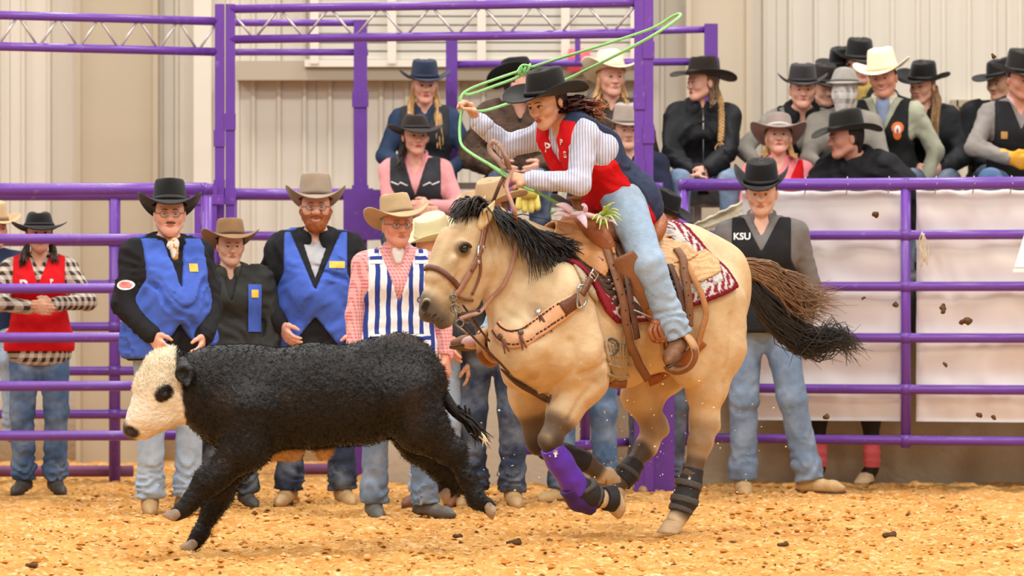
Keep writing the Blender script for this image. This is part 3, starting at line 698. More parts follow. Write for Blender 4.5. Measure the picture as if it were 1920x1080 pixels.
# eyes, ears, hooves
EYE = mat('horse_eye', '#120d0a', rough=.08, spec=.8)
for s_ in (-1, 1):
    V, Fc = ball(H(869, 466, s_ * .092), .025, 10); obj('eye', V, Fc, EYE, horse, local=True)
    c0 = H(869, 466, s_ * .092); an = np.linspace(math.pi * .02, math.pi * .98, 12)
    lid = np.array([c0 + V3(-math.cos(t) * .032, s_ * .018, math.sin(t) * .024) for t in an])
    V, Fc = tube(lid, np.r_[.003, np.full(10, .008), .003], 6); obj('eyelid', V, Fc, mat('eyelid_dark', '#4a3626', rough=.6), horse, local=True)
def ear(base, tip, w, name='ear'):
    e = Sdf(); m = lerp(base, tip, .45); e.chain([base, m, tip], [w * .85, w * .92, .004], k=.02)
    d = unit(V3(-.6, -1, .1) if base[1] < 0 else V3(-.8, .4, .1))
    e.cone(base + d * w * .8 + (tip - base) * .25, tip + d * w * .5 - (tip - base) * .15, w * .62, .004, k=.012, op='s')
    V, Fc = e.mesh(.006); return V, Fc
for b_, t_ in ((H(901, 424, -.060), H(928, 376, -.085)), (H(893, 412, .060), H(912, 366, .075))):
    V, Fc = ear(b_, t_, .031); cc = np.tile(np.array(hx('#dcb983')), (len(V), 1)); obj('ear', V, Fc, COAT, horse, local=True, cols=cc)
HOOF = mat('hoof_horn', '#c8ab83', rough=.6, bump=.3, bscale=40, var=.2, vscale=18)
def hoof(a, toe, sole, name='hoof'):
    """a: coronet centre, toe: direction the toe points, sole: downward axis of the hoof"""
    z = -unit(sole); x = unit(toe - z * np.dot(toe, z)); y = np.cross(z, x)
    V, Fc = [], []; n = 20
    for lv, (r, off, h) in enumerate(((.046, 0, .008), (.050, .004, 0), (.062, .022, -.05), (.064, .026, -.062), (.05, .02, -.064))):
        for j in range(n):
            t = 2 * math.pi * j / n; rr = r * (1 + .12 * math.cos(t)) ; hh = h * (1 if math.cos(t) > -.2 else .8)
            V.append(a + x * (math.cos(t) * rr + off) + y * math.sin(t) * r * .92 + z * hh)
    for i in range(4): Fc += [[i * n + j, i * n + (j + 1) % n, (i + 1) * n + (j + 1) % n, (i + 1) * n + j] for j in range(n)]
    Fc.append(list(range(n))); Fc.append([4 * n + j for j in range(n)])
    return np.array(V), Fc
hz = unit(V3(-1, 0, .0))
for a, toe, sole in ((H(1143, 934, -.16), V3(.4, 0, -1), V3(1, 0, -.12)), (H(1130, 892, .16), V3(.7, 0, -1), V3(1, 0, .3)),
                     (H(1266, 978, -.15), V3(-1, 0, 0), V3(-.12, 0, -1)), (H(1150, 915, .15), V3(-1, 0, -.9), V3(.9, 0, -1))):
    V, Fc = hoof(a, toe, sole); obj('hoof', V, Fc, HOOF, horse, local=True)
# ------------------------------------------------------------------ mane, forelock, tail: many tapered locks
def locks(name, specs, m, parent, world=True, n=9, seg=5):
    mb = MB()
    for pts, r in specs:
        P = spline(pts, n); t = np.linspace(0, 1, n); mb.tube(P, r * (1 - t) ** .7 * (.6 + .4 * np.minimum(1, t * 5)) + .0008, seg, cap=False)
    o = mb.build(name, m, parent); o['kind'] = 'stuff'; return o
MANE = mat('mane_hair', '#1d1715', rough=.45, spec=.5, var=.4, vscale=30)
rr = np.random.default_rng(21); sp = []
crest = spline([(905, 388, 0), (940, 402, 0), (972, 420, 0), (1004, 442, 0), (1040, 455, 0), (1058, 462, 0)], 90)
tips = [(955, 470), (985, 470), (1000, 505), (1035, 495), (1055, 480)]
def zpt(px, py, yl): return H.world(H(px, py, yl))
for i in range(300):
    u = rr.random(); k = u * (len(crest) - 1); c0 = crest[int(k)] + rr.normal(0, 3, 3)
    ln = 40 + 55 * math.sin(math.pi * min(1, u * 1.15)) * rr.uniform(.4, 1.15); ang = math.radians(rr.normal(52, 16))
    if u > .55 and rr.random() < .5: ang = math.radians(rr.normal(20, 12)); ln *= .9
    dx, dy = math.cos(ang) * ln, math.sin(ang) * ln
    y0 = rr.uniform(-.03, .05); y1 = -.10 - .05 * u - rr.uniform(0, .05)
    sp.append(([zpt(c0[0] - 4, c0[1] + 6, y0), zpt(c0[0] + dx * .25, c0[1] - 6 + dy * .2, y0 * .5 - .05), zpt(c0[0] + dx * .65, c0[1] + dy * .55, y1 - .02), zpt(c0[0] + dx + rr.normal(0, 5), c0[1] + dy + rr.normal(0, 4), y1 - .04)], rr.uniform(.0025, .0065)))
for i in range(110):        # thick crest bed
    u = rr.random(); c0 = crest[int(u * 89)]
    sp.append(([zpt(c0[0] - 6, c0[1] + 8, .03), zpt(c0[0] + 4, c0[1] - 5 + rr.normal(0, 3), 0), zpt(c0[0] + 24, c0[1] + 16 + rr.normal(0, 5), -.07), zpt(c0[0] + 38 + rr.normal(0, 8), c0[1] + 42 + rr.normal(0, 8), -.12)], .009))
locks('mane', sp, MANE, horse)
sp = []
for i in range(120):
    a0 = (rr.uniform(884, 916), rr.uniform(372, 396)); e0 = (rr.uniform(838, 880), rr.uniform(392, 424))
    if rr.random() < .25: e0 = (rr.uniform(880, 905), rr.uniform(398, 420))
    m0 = ((a0[0] + e0[0]) / 2 + rr.normal(0, 4), min(a0[1], e0[1]) + rr.normal(-1, 4)); yy = rr.uniform(-.10, .09)
    sp.append(([zpt(a0[0], a0[1] + 8, yy * .3), zpt(m0[0], m0[1], yy * .8), zpt(lerp(m0[0], e0[0], .6), lerp(m0[1], e0[1], .45), yy), zpt(*e0, yy * 1.05)], rr.uniform(.0035, .008)))
locks('forelock', sp, mat('forelock_hair', '#2b211d', rough=.5, spec=.4, var=.5, vscale=30), horse)
TAILB = mat('tail_brown', '#8a6a50', rough=.6, spec=.3, var=.35, vscale=25)
for nm, mt_, cnt, top in (('tail_top_hair', TAILB, 330, True), ('tail_hair', MANE, 520, False)):
    sp = []
    for i in range(cnt):
        v = rr.random()                           # 0 upper edge .. 1 lower edge of the fan
        if top:
            pts = [(1378 + rr.normal(0, 3), 490 + v * 22), (1410, 488 + v * 30 + rr.normal(0, 3)), (1452, 498 + v * 46 + rr.normal(0, 5)), (1490 + rr.normal(0, 9), 528 + v * 52 + rr.normal(0, 9)), (1530 + rr.normal(0, 24), 545 + v * 60 + rr.normal(0, 16))]
            if rr.random() < .25: pts[-1] = (1555 + rr.normal(0, 12), 556 + rr.normal(0, 14))
        else:
            pts = [(1382, 500 + v * 30), (1412 + rr.normal(0, 4), 530 + v * 36), (1448 + rr.normal(0, 7), 568 + v * 48), (1490 + rr.normal(0, 12), 606 + v * 46 + rr.normal(0, 6)), (1525 + rr.normal(0, 18), 622 + v * 50 + rr.normal(0, 8))]
            if rr.random() < .42: pts += [(1565 + rr.normal(0, 14), 628 + rr.normal(0, 14)), (1598 + rr.normal(0, 14), 648 + rr.normal(0, 16))]
        yl = rr.uniform(-.05, .07)
        sp.append(([zpt(p_[0], p_[1], yl * (.4 + j * .25)) for j, p_ in enumerate(pts)], rr.uniform(.0018, .0042) * (1.25 if top else 1.3)))
    locks(nm, sp, mt_, horse, n=12)

# ================================================================== CALF (black, white face)
K = Frame(590, 18.75, 8)
cs = Sdf()
cs.chain([K(428, 745), K(500, 752), K(590, 742), K(680, 742), K(752, 725)], [.190, .212, .222, .205, .175], k=.09, ys=.80)
cs.cone(K(400, 690), K(470, 690), .085, .085, k=.1, ys=.8); cs.cone(K(700, 672), K(760, 668), .088, .095, k=.08, ys=.9)
cs.sph(K(745, 655), .055, k=.08); cs.cone(K(780, 690), K(802, 720), .10, .09, k=.07, ys=.9)
cs.cone(K(425, 790), K(470, 815), .12, .12, k=.08, ys=.75)                    # brisket
cs.chain([K(432, 738), K(385, 730), K(345, 722)], [.190, .158, .118], k=.08, ys=.68)   # neck
cs.chain([K(318, 705), K(300, 730), K(276, 778), K(258, 800)], [.104, .106, .072, .058], k=.05, ys=.78)   # head
cs.cone(K(325, 745), K(322, 775), .08, .06, k=.05, ys=.8); cs.cone(K(305, 785), K(275, 806), .05, .036, k=.04, ys=.8)
cs.cone(K(298, 680), K(322, 676), .050, .055, k=.05, ys=1.2); cs.cone(K(285, 700), K(256, 780), .03, .03, k=.05, ys=1.3)
cs.sph(K(247, 805), .038, k=.03, ys=1.25); cs.sph(K(246, 806, -.046), .014, k=.012, op='s'); cs.sph(K(246, 806, .046), .014, k=.012, op='s')
cs.cone(K(252, 824, -.045), K(296, 803, -.075), .008, .004, k=.012, op='s'); cs.cone(K(252, 824, .045), K(296, 803, .075), .008, .004, k=.012, op='s'); cs.sph(K(390, 902, -.11), .052, k=.03); cs.sph(K(412, 926, .10), .050, k=.03)
cs.sph(K(306, 738, -.078), .026, k=.02); cs.sph(K(306, 738, .078), .026, k=.02)
# near foreleg stretched forward
cs.chain([K(470, 770, -.10), K(462, 838, -.11), K(412, 885, -.11), K(388, 905, -.11), K(362, 935, -.11), K(344, 955, -.11)], [.145, .105, .062, .053, .036, .037], k=.05)
cs.cone(K(344, 955, -.11), K(330, 964, -.11), .037, .034, k=.02)
# far foreleg planted
cs.chain([K(470, 800, .10), K(440, 862, .10), K(412, 925, .10), K(398, 955, .10), K(376, 1000, .10)], [.13, .085, .050, .040, .037], k=.05)
cs.cone(K(376, 1000, .10), K(362, 1020, .10), .038, .034, k=.02)
# near hind leg pushing off
cs.chain([K(758, 742, -.10), K(790, 800, -.11), K(836, 842, -.11), K(858, 848, -.11)], [.170, .118, .058, .042], k=.06)
cs.chain([K(850, 852, -.11), K(874, 895, -.11), K(892, 935, -.11)], [.048, .037, .042], k=.03)
cs.cone(K(892, 937, -.11), K(916, 950, -.11), .042, .034, k=.02); cs.cone(K(838, 826, -.11), K(862, 836, -.11), .02, .026, k=.03)
# far hind leg folded under
cs.chain([K(745, 760, .10), K(790, 830, .10), K(836, 880, .10), K(862, 905, .10)], [.14, .095, .062, .05], k=.05)
cs.cone(K(862, 908, .10), K(835, 920, .10), .045, .035, k=.03)
cs.cone(K(796, 690), K(815, 700), .035, .032, k=.04)
cs.cone(K(508, 846, .02), K(550, 845, .02), .044, .048, k=.03); cs.sph(K(607, 846, .02), .042, k=.03)
cV, cF = cs.mesh(.0095)
cV = cV + np.stack([n3(cV, 55, 1), n3(cV, 55, 2), n3(cV, 55, 6)], 1) * .0022
cc = np.tile(np.array(hx('#15110f')), (len(cV), 1)); cc = paint(cc, smooth01(n3(cV, 7, 9), .2, .8) * .6, '#33261f')
face = smooth01(-(cV[:, 0] - K(333, 700)[0] - (K(345, 790)[0] - K(333, 700)[0]) * (K(0, 700)[2] - cV[:, 2]) / (K(0, 700)[2] - K(0, 790)[2]) + .008 * n3(cV, 40, 2)), -.006, .006)
headm = (cV[:, 0] < K(355, 700)[0]) & (cV[:, 2] > K(0, 832)[2])
cc = paint(cc, face * headm, '#eadfc8')
cc = paint(cc, face * headm * smooth01(K(0, 780)[2] - cV[:, 2], 0, .07) * .5, '#d9b184')
cl = lambda a, b, r0, r1: smooth01(-seg_d(cV, a, b), -r1, -r0)
for s_ in (-1, 1):
    cc = paint(cc, cl(K(303, 742, s_ * .09), K(312, 735, s_ * .09), .030, .038), '#171210'); cc = paint(cc, cl(K(242, 806, s_ * .03), K(252, 812, s_ * .04), .018, .032), '#2a1e1b')
cc = paint(cc, cl(K(241, 800), K(243, 815), .03, .05) * .9, '#3a2c28')
low_b = smooth01(K(0, 838)[2] + .004 * n3(cV, 30, 3) - cV[:, 2], -.006, .012); cc = paint(cc, cl(K(508, 850, .02), K(550, 849, .02), .045, .07) * low_b, '#b98c55'); cc = paint(cc, cl(K(607, 850, .02), K(608, 850, .02), .04, .06) * low_b, '#b98c55')
calf = empty('calf', K.O, K.t); tag(calf, 'black calf with a white face running ahead of the horse', 'calf')
FUR = mat('calf_coat', '#15110f', rough=.48, attr=True, bump=.6, bscale=45, spec=.3)
obj('body', cV, cF, FUR, calf, local=True, cols=cc)
CB = mat('calf_eye', '#0c0908', rough=.08, spec=.8)
for s_ in (-1, 1):
    V, Fc = ball(K(309, 738, s_ * .086), .019, 9); obj('eye', V, Fc, CB, calf, local=True)
for b_, t_ in ((K(342, 680, -.085), K(352, 722, -.17)), (K(338, 676, .085), K(345, 690, .19))):
    e = Sdf(); m = lerp(b_, t_, .5); e.chain([b_, m, t_], [.028, .042, .012], k=.02, ys=.8); e.cone(m + V3(-.015, -.036 if b_[1] < 0 else .03, 0), t_ + V3(-.01, -.02, .01), .03, .01, k=.015, op='s')
    V, Fc = e.mesh(.007); obj('ear', V, Fc, FUR, calf, local=True, cols=np.tile(np.array(hx('#1a1412')), (len(V), 1)))
CH_ = mat('calf_hoof', '#a08872', rough=.6, bump=.3, bscale=60, var=.2, vscale=20)
for a, toe, sole in ((K(330, 964, -.11), V3(-1, 0, .2), V3(-.5, 0, -1)), (K(362, 1020, .10), V3(-1, 0, -.25), V3(-.2, 0, -1)), (K(916, 950, -.11), V3(.5, 0, -1), V3(1, 0, -.3)), (K(835, 920, .10), V3(-.2, 0, -1), V3(-1, 0, -.6))):
    for s_ in (-1, 1):                            # two cleaves each
        z = -unit(sole); x_ = unit(toe - z * np.dot(toe, z)); y_ = np.cross(z, x_); h_ = Sdf(); c0 = a + y_ * s_ * .019
        h_.chain([c0 + z * .005, c0 + x_ * .02 - z * .022, c0 + x_ * .046 - z * .034], [.024, .026, .010], k=.012)
        zz = float(np.dot(c0 - z * .036, z)); V, Fc = h_.mesh(.007, post=lambda X, Y, Z, D, z=z, zz=zz: np.maximum(D, zz - (X * z[0] + Y * z[1] + Z * z[2])))
        obj('hoof', V, Fc, CH_, calf, local=True)
# tail with a pale switch
TL = K.world(spline([K(805, 692), K(828, 735), K(852, 770), K(878, 792), K(893, 808)], 16)); V, Fc = tube(TL, np.linspace(.034, .018, 16), 8)
obj('tail', V, Fc, mat('calf_black_hair', '#17120f', rough=.6, bump=.4, bscale=60), calf)
sp = []
for i in range(70):
    sp.append(([K.world(K(860 + rr.normal(0, 7), 772 + rr.normal(0, 5), rr.normal(0, .012))), K.world(K(884 + rr.normal(0, 4), 800 + rr.normal(0, 6), rr.normal(0, .02))), K.world(K(905 + rr.normal(0, 7), 822 + rr.normal(0, 8), rr.normal(0, .03)))], .007))
locks('tail_switch', sp, MATS['calf_black_hair'], calf, n=6)
sp = [([K.world(K(888 + rr.normal(0, 4), 812, 0)), K.world(K(905, 818 + rr.normal(0, 3), -.02)), K.world(K(908 + rr.normal(0, 4), 832 + rr.normal(0, 3), -.03))], .005) for i in range(16)]
locks('tail_tip', sp, mat('calf_pale_hair', '#e9d6b2', rough=.7), calf, n=6)
def fuzz(name, V, Fq, cols, n, ln, m, parent, seed, wid=.0035, mask=None, lean=(1, 0, -.3)):
    """short coat hairs standing off the skin: one blade each"""
    r = np.random.default_rng(seed); tri = V[Fq[:, :3]]; nr = np.cross(tri[:, 1] - tri[:, 0], tri[:, 2] - tri[:, 0]); ar = np.linalg.norm(nr, axis=1); nr /= ar[:, None] + 1e-12
    ctr = V[Fq].mean(1)
    if mask is not None: ar = ar * mask(ctr)
    idx = r.choice(len(Fq), n, p=ar / ar.sum()); p = ctr[idx] + r.normal(0, .004, (n, 3)); nn = nr[idx]
    out = ((ctr[idx] - V.mean(0)) * nn).sum(1); 
    d = nn + np.asarray(lean) * r.uniform(.5, 1.6, (n, 1)) + r.normal(0, .35, (n, 3)); d /= np.linalg.norm(d, axis=1, keepdims=True)
    s = np.cross(d, r.normal(0, 1, (n, 3))); s /= np.linalg.norm(s, axis=1, keepdims=True); L = ln * r.uniform(.5, 1.3, (n, 1))
    P = np.stack([p - s * wid, p + s * wid, p + d * L], 1).reshape(-1, 3); cl_ = np.repeat(cols[Fq[idx, 0]], 3, 0) * np.repeat(r.uniform(.7, 1.5, (n, 1)), 3, 0)
    o = obj(name, P, np.arange(3 * n).reshape(-1, 3), m, parent, local=True, smooth=False, cols=cl_); o['kind'] = 'stuff'; return o
FZ = mat('calf_hair_tips', '#15110f', rough=.7, attr=True, spec=.15)
fuzz('coat_hair', cV, cF, cc, 42000, .0125, FZ, calf, 5, wid=.0016, lean=(1.6, 0, -.5), mask=lambda c: (c[:, 0] > K(352, 700)[0]) * 1.0)
fuzz('poll_hair', cV, cF, cc, 7000, .014, FZ, calf, 6, wid=.0015, mask=lambda c: (c[:, 0] < K(350, 700)[0]) * (c[:, 2] > K(0, 735)[2]) * 1.0, lean=(.5, 0, .5))
# ================================================================== PEOPLE
def rz(a): c, s = math.cos(a), math.sin(a); return V3([c, -s, 0], [s, c, 0], [0, 0, 1])
def rx(a): c, s = math.cos(a), math.sin(a); return V3([1, 0, 0], [0, c, -s], [0, s, c])
def ry(a): c, s = math.cos(a), math.sin(a); return V3([c, 0, s], [0, 1, 0], [-s, 0, c])
def Rh(yaw, pitch=0, roll=0): return rz(math.radians(yaw)) @ rx(math.radians(pitch)) @ ry(math.radians(roll))
def ik(a, c, l1, l2, hint):
    a, c = np.asarray(a, float), np.asarray(c, float); d = c - a; L = np.linalg.norm(d); d = d / L; L = min(L, (l1 + l2) * .995)
    t = (l1 * l1 - l2 * l2 + L * L) / (2 * L); h = math.sqrt(max(l1 * l1 - t * t, 0)); n = np.asarray(hint, float); n = unit(n - d * np.dot(n, d))
    return a + d * t + n * h, a + d * L
SKIN = {k: mat('skin_' + k, c, rough=.5, bump=.06, bscale=220, var=.07, vscale=22, spec=.4) for k, c in
        dict(fair='#e9b79c', pink='#ebae95', tan='#d9a382', ruddy='#e09c82', deep='#b9795a').items()}
DEN = {}
def denim(k, c):
    def fade(nt, co, src):
        n = nt.nodes.new('ShaderNodeTexNoise'); n.inputs['Scale'].default_value = 6; n.inputs['Detail'].default_value = 4; nt.links.new(co, n.inputs['Vector'])
        r = nt.nodes.new('ShaderNodeMapRange'); r.inputs[1].default_value = .45; r.inputs[2].default_value = .75; nt.links.new(n.outputs[0], r.inputs[0])
        return mix_node(nt, math_node(nt, 'MULTIPLY', r.outputs[0], .42), src, hx('#bcc8d6'))
    return mat('denim_' + k, c, rough=.85, bump=.25, bscale=160, var=.12, vscale=30, build=fade, spec=.2)
JEANS = {k: denim(k, c) for k, c in dict(light='#a4b6ca', mid='#71849d', blue='#4c6689', dark='#333d52', black='#26282f', grey='#5a6170').items()}
FAB = lambda k, c, **kw: mat('fabric_' + k, c, **{**dict(rough=.85, bump=.2, bscale=140, var=.08, vscale=18, spec=.2), **kw})
FELT = lambda k, c: mat('felt_' + k, c, rough=.9, bump=.12, bscale=180, var=.10, vscale=14, sheen=.15, spec=.15)
LEA = lambda k, c, **kw: mat('leather_' + k, c, **{**dict(rough=.5, bump=.2, bscale=70, var=.15, vscale=14, spec=.4), **kw})
HAIR = lambda k, c: mat('hair_' + k, c, rough=.5, var=.3, vscale=40, spec=.35, bump=.3, bscale=120)
EYEW = mat('eye_white', '#c9c0b8', rough=.3); EYED = mat('eye_iris', '#2a1d16', rough=.15)
LIPS = {k: mat('lips_' + k, c, rough=.45) for k, c in dict(pink='#cc7468', dull='#bd7666', red='#bf4f4c').items()}

def stand(stance=.115, wl=None, wr=None, lean=0, turn=0, kneeL=None, kneeR=None, ankL=None, ankR=None, toeL=None, toeR=None, hd=(0, 0, 0), elL=(.7, .6, -.1), elR=(-.7, .6, -.1)):
    J = dict(pel=V3(0, 0, .97), waist=V3(0, 0, 1.11), chest=V3(0, -.01, 1.30), nb=V3(0, .015, 1.475), head=V3(0, -.02, 1.635))
    J['shL'], J['shR'] = V3(.185, .012, 1.415), V3(-.185, .012, 1.415)
    J['hipL'], J['hipR'] = V3(.092, 0, .93), V3(-.092, 0, .93)
    J['anL'] = V3(*ankL) if ankL else V3(stance, .02, .10); J['anR'] = V3(*ankR) if ankR else V3(-stance, .02, .10)
    J['knL'] = V3(*kneeL) if kneeL else lerp(J['hipL'], J['anL'], .5) + V3(.01, -.03, 0); J['knR'] = V3(*kneeR) if kneeR else lerp(J['hipR'], J['anR'], .5) + V3(-.01, -.03, 0)
    J['toeL'] = J['anL'] + (V3(*toeL) if toeL else V3(.05, -.18, -.065)); J['toeR'] = J['anR'] + (V3(*toeR) if toeR else V3(-.05, -.18, -.065))
    return finish(J, wl or (.25, -.03, .89), wr or (-.25, -.03, .89), lean, turn, hd, elL, elR)
def sit(wl=None, wr=None, lean=8, turn=0, hd=(0, 0, 0), elL=(.9, .5, -.3), elR=(-.9, .5, -.3), spread=.13):
    J = dict(pel=V3(0, 0, .11), waist=V3(0, 0, .25), chest=V3(0, -.01, .44), nb=V3(0, .015, .615), head=V3(0, -.02, .775))
    J['shL'], J['shR'] = V3(.185, .012, .555), V3(-.185, .012, .555)
    for k, s in (('L', 1), ('R', -1)):
        J['hip' + k] = V3(s * .095, 0, .09); J['kn' + k] = V3(s * spread, -.42, .115); J['an' + k] = V3(s * spread, -.40, -.32); J['toe' + k] = V3(s * spread * 1.15, -.58, -.385)
    return finish(J, wl or (.10, -.32, .20), wr or (-.10, -.32, .20), lean, turn, hd, elL, elR)
def finish(J, wl, wr, lean, turn, hd, elL, elR):
    R = rz(math.radians(turn)) @ rx(math.radians(lean)); p = J['pel'].copy()
    for k in ('waist', 'chest', 'nb', 'head', 'shL', 'shR'): J[k] = p + R @ (J[k] - p)
    for s, w, e in (('L', wl, elL), ('R', wr, elR)): J['el' + s], J['wr' + s] = ik(J['sh' + s], w, .285, .25, e)
    J['RH'] = Rh(*hd); return J

def hand(S, wr, d, n, t, curl=.35, sp=1.0, spread=0.0, k=.008, size=1.0):
    """palm, four unequal fingers with knuckle bends and a thumb off the side of the palm. d fingers, n where the palm faces, t towards the thumb"""
    d = unit(d); n = unit(n - d * np.dot(n, d)); t = unit(t - d * np.dot(t, d) - n * np.dot(t, n)); z = size
    ln = (.070, .080, .074, .058)
    for i in range(4):
        b0 = wr + t * (.012 - .008 * i) * z; b1 = wr + d * (.088 - .004 * abs(i - 1)) * z + t * (.030 - .0205 * i) * z * sp
        S.cone(b0, b1, .0165 * z, .0125 * z, k=.014)
        q = b1; a = 0
        for j, (f, da) in enumerate(((.45, .55), (.32, .75), (.25, .5))):
            a += curl * da * 1.25; dd = unit(d * math.cos(a) + n * math.sin(a) + t * spread * (1.5 - i) * .25)
            q2 = q + dd * ln[i] * f * z; r0 = (.0098, .0092, .0084)[j] * (1 if i < 3 else .88); S.cone(q, q2, r0 * z, r0 * .93 * z, k=k); q = q2
    q = wr + d * .022 * z + t * .022 * z; q2 = q + (t * .75 + d * .75 + n * .25) * .036 * z; q3 = q2 + unit(t * (.45 - .5 * curl) + d * .85 + n * (.25 + .7 * curl)) * .032 * z; q4 = q3 + unit(t * (.2 - .7 * curl) + d * .8 + n * (.3 + .8 * curl)) * .026 * z
    S.cone(wr, q2, .018 * z, .0145 * z, k=.014); S.cone(q2, q3, .0115 * z, .0108 * z, k=k); S.cone(q3, q4, .0105 * z, .009 * z, k=k)
def head_sdf(S, c, R, fem=False, jaw=1.0, mouth_open=False):
    w = lambda *a: c + R @ V3(*a); f = .92 if fem else 1.0; jaw = jaw * (.88 if fem else 1); bz = -.004 if fem else 0
    S.ell(w(0, .016, .036), (.077, .097, .085), R, k=.03); S.ell(w(0, -.022, .012), (.068 * f, .070, .080), R, k=.03)
    S.cone(w(0, -.030, -.02), w(0, -.052, -.078), .060 * f * jaw, .038 * f * jaw, k=.03)
    for s in (-1, 1):
        S.cone(w(s * .048 * f * jaw, .0, -.055), w(s * .018, -.066, -.092), .024, .020, k=.025)          # jaw line
        S.sph(w(s * .040 * f, -.062, -.022), .026, k=.025)                                           # cheek
        S.cone(w(s * .012, -.088 - bz, .024), w(s * .044, -.074 - bz, .026), .012, .011, k=.016)               # brow
        S.sph(w(s * .031, -.098, .004), .0135, k=.012, op='s')                                     # eye hollow
        S.sph(w(s * .030, -.0785, .003), .0135, k=.006)                                             # lids over the ball
        S.ell(w(s * .078, .012, -.008), (.011, .021, .033), R @ rz(s * .35), k=.01)                     # ear
        S.sph(w(s * .0125, -.101, -.029), .0098, k=.01)                                             # nostril wing
    S.cone(w(0, -.087, .010), w(0, -.112 - 1.2 * bz, -.024), .0095 if not fem else .0078, .0128 if not fem else .0105, k=.014)                              # nose
    S.sph(w(0, -.074, -.095), .021 * jaw, k=.02)                                                     # chin
    S.cone(w(-.020, -.084, -.0545), w(.020, -.084, -.0545), .0085, .0085, k=.012); S.cone(w(-.016, -.082, -.0665), w(.016, -.082, -.0665), .0088, .0088, k=.01)
    if mouth_open: S.cone(w(-.013, -.096, -.061), w(.013, -.096, -.061), .0075, .0075, k=.006, op='s')
def limbs(S, J, g=1.0, arms=True, legs=True, torso=True, fem=False):
    R = unit(J['shL'] - J['shR']); U = unit(J['nb'] - J['pel'])
    Fv = unit(np.cross(R, U))
    if torso:
        sw = .92 if fem else 1
        S.cone(J['pel'] - R * .072, J['pel'] + R * .072, .115 * g, k=.06); S.cone(J['waist'] - R * .066 * sw, J['waist'] + R * .066 * sw, .102 * g * sw, k=.06)
        S.cone(J['chest'] - R * .082, J['chest'] + R * .082, .112 * (.5 + .5 * g), k=.06)
        if g > 1.1: S.sph(J['waist'] + Fv * .05 * g + U * .03, .12 * g, k=.08)
        if fem:
            for s in (-1, 1): S.sph(J['chest'] + R * s * .062 + Fv * .075 + U * .02, .062, k=.05)
        m = (J['shL'] + J['shR']) / 2 - U * .02; S.cone(m - R * .125, m + R * .125, .073, k=.06)
        for s in 'LR': S.cone(J['nb'] - U * .01, J['sh' + s] + U * .0, .055, .052, k=.05)
    if arms:
        for s in 'LR': S.cone(J['sh' + s], J['el' + s], .054 * (.6 + .4 * g), .043, k=.03); S.cone(J['el' + s], J['wr' + s], .042, .029, k=.02)
    if legs:
        for s in 'LR':
            S.cone(J['hip' + s], J['kn' + s], .090 * (.6 + .4 * g), .058, k=.04); S.cone(J['kn' + s], J['an' + s], .056, .038, k=.03)
            m = lerp(J['kn' + s], J['an' + s], .3); S.sph(m + V3(0, .015, 0), .053, k=.04)
class P: pass
def thin(V, Fq, hc, RH, wrists, hatted, cell=.034):
    """melts together the skin vertices that clothes cover, away from head and hands"""
    q = (V - hc) @ RH; m = (np.abs(q[:, 0]) < .10) & (np.abs(q[:, 1]) < .14) & (q[:, 2] > -.165) & (q[:, 2] < (.062 if hatted else .2))
    for w_, d_ in wrists: m |= (np.linalg.norm(V - w_ - d_ * .08, axis=1) < .125) & ((V - w_) @ d_ > -.03)
    key = np.floor(V / cell).astype(np.int64) @ np.array([1, 4000, 16000000]); key = np.where(m, -np.arange(len(V)) - 10 ** 14, key)
    _, inv = np.unique(key, return_inverse=True); inv = inv.ravel(); n = inv.max() + 1; cnt = np.bincount(inv, minlength=n)
    W_ = np.stack([np.bincount(inv, V[:, q], n) / cnt for q in range(3)], 1)
    T = inv[np.concatenate([Fq[:, [0, 1, 2]], Fq[:, [0, 2, 3]]])]; T = T[(T[:, 0] != T[:, 1]) & (T[:, 1] != T[:, 2]) & (T[:, 0] != T[:, 2])]
    _, u = np.unique(np.sort(T, 1), axis=0, return_index=True); return W_, T[u]
def frame_of(J):
    R = unit(J['shL'] - J['shR']); U = unit(J['nb'] - J['pel']); Fv = unit(np.cross(R, U)); U = np.cross(Fv, R) * -1
    if np.dot(U, J['nb'] - J['pel']) < 0: U = -U
    return R, U, Fv
def ruf(X, Y, Z, a, seed, fx=9, fz=20):
    q = .35 * vnoise(X * 5, Y * 5, Z * 5, seed + 9)
    n = vnoise(X * fx + Z * 7 + q * 5, Y * fx - Z * 4, Z * fz * .62 + X * 5 + q * 7, seed); m = vnoise(X * fx * 1.9 - Z * 11, Y * fx * 1.9, Z * fz * 1.1 + q * 9, seed + 1)
    return a * (1.9 * np.abs(n) - .45) + a * (1.0 * np.abs(m) - .25)
def tf(J, X, Y, Z):
    R, U, Fv = frame_of(J); x, y, z = X - J['pel'][0], Y - J['pel'][1], Z - J['pel'][2]
    return R[0] * x + R[1] * y + R[2] * z, U[0] * x + U[1] * y + U[2] * z, Fv[0] * x + Fv[1] * y + Fv[2] * z

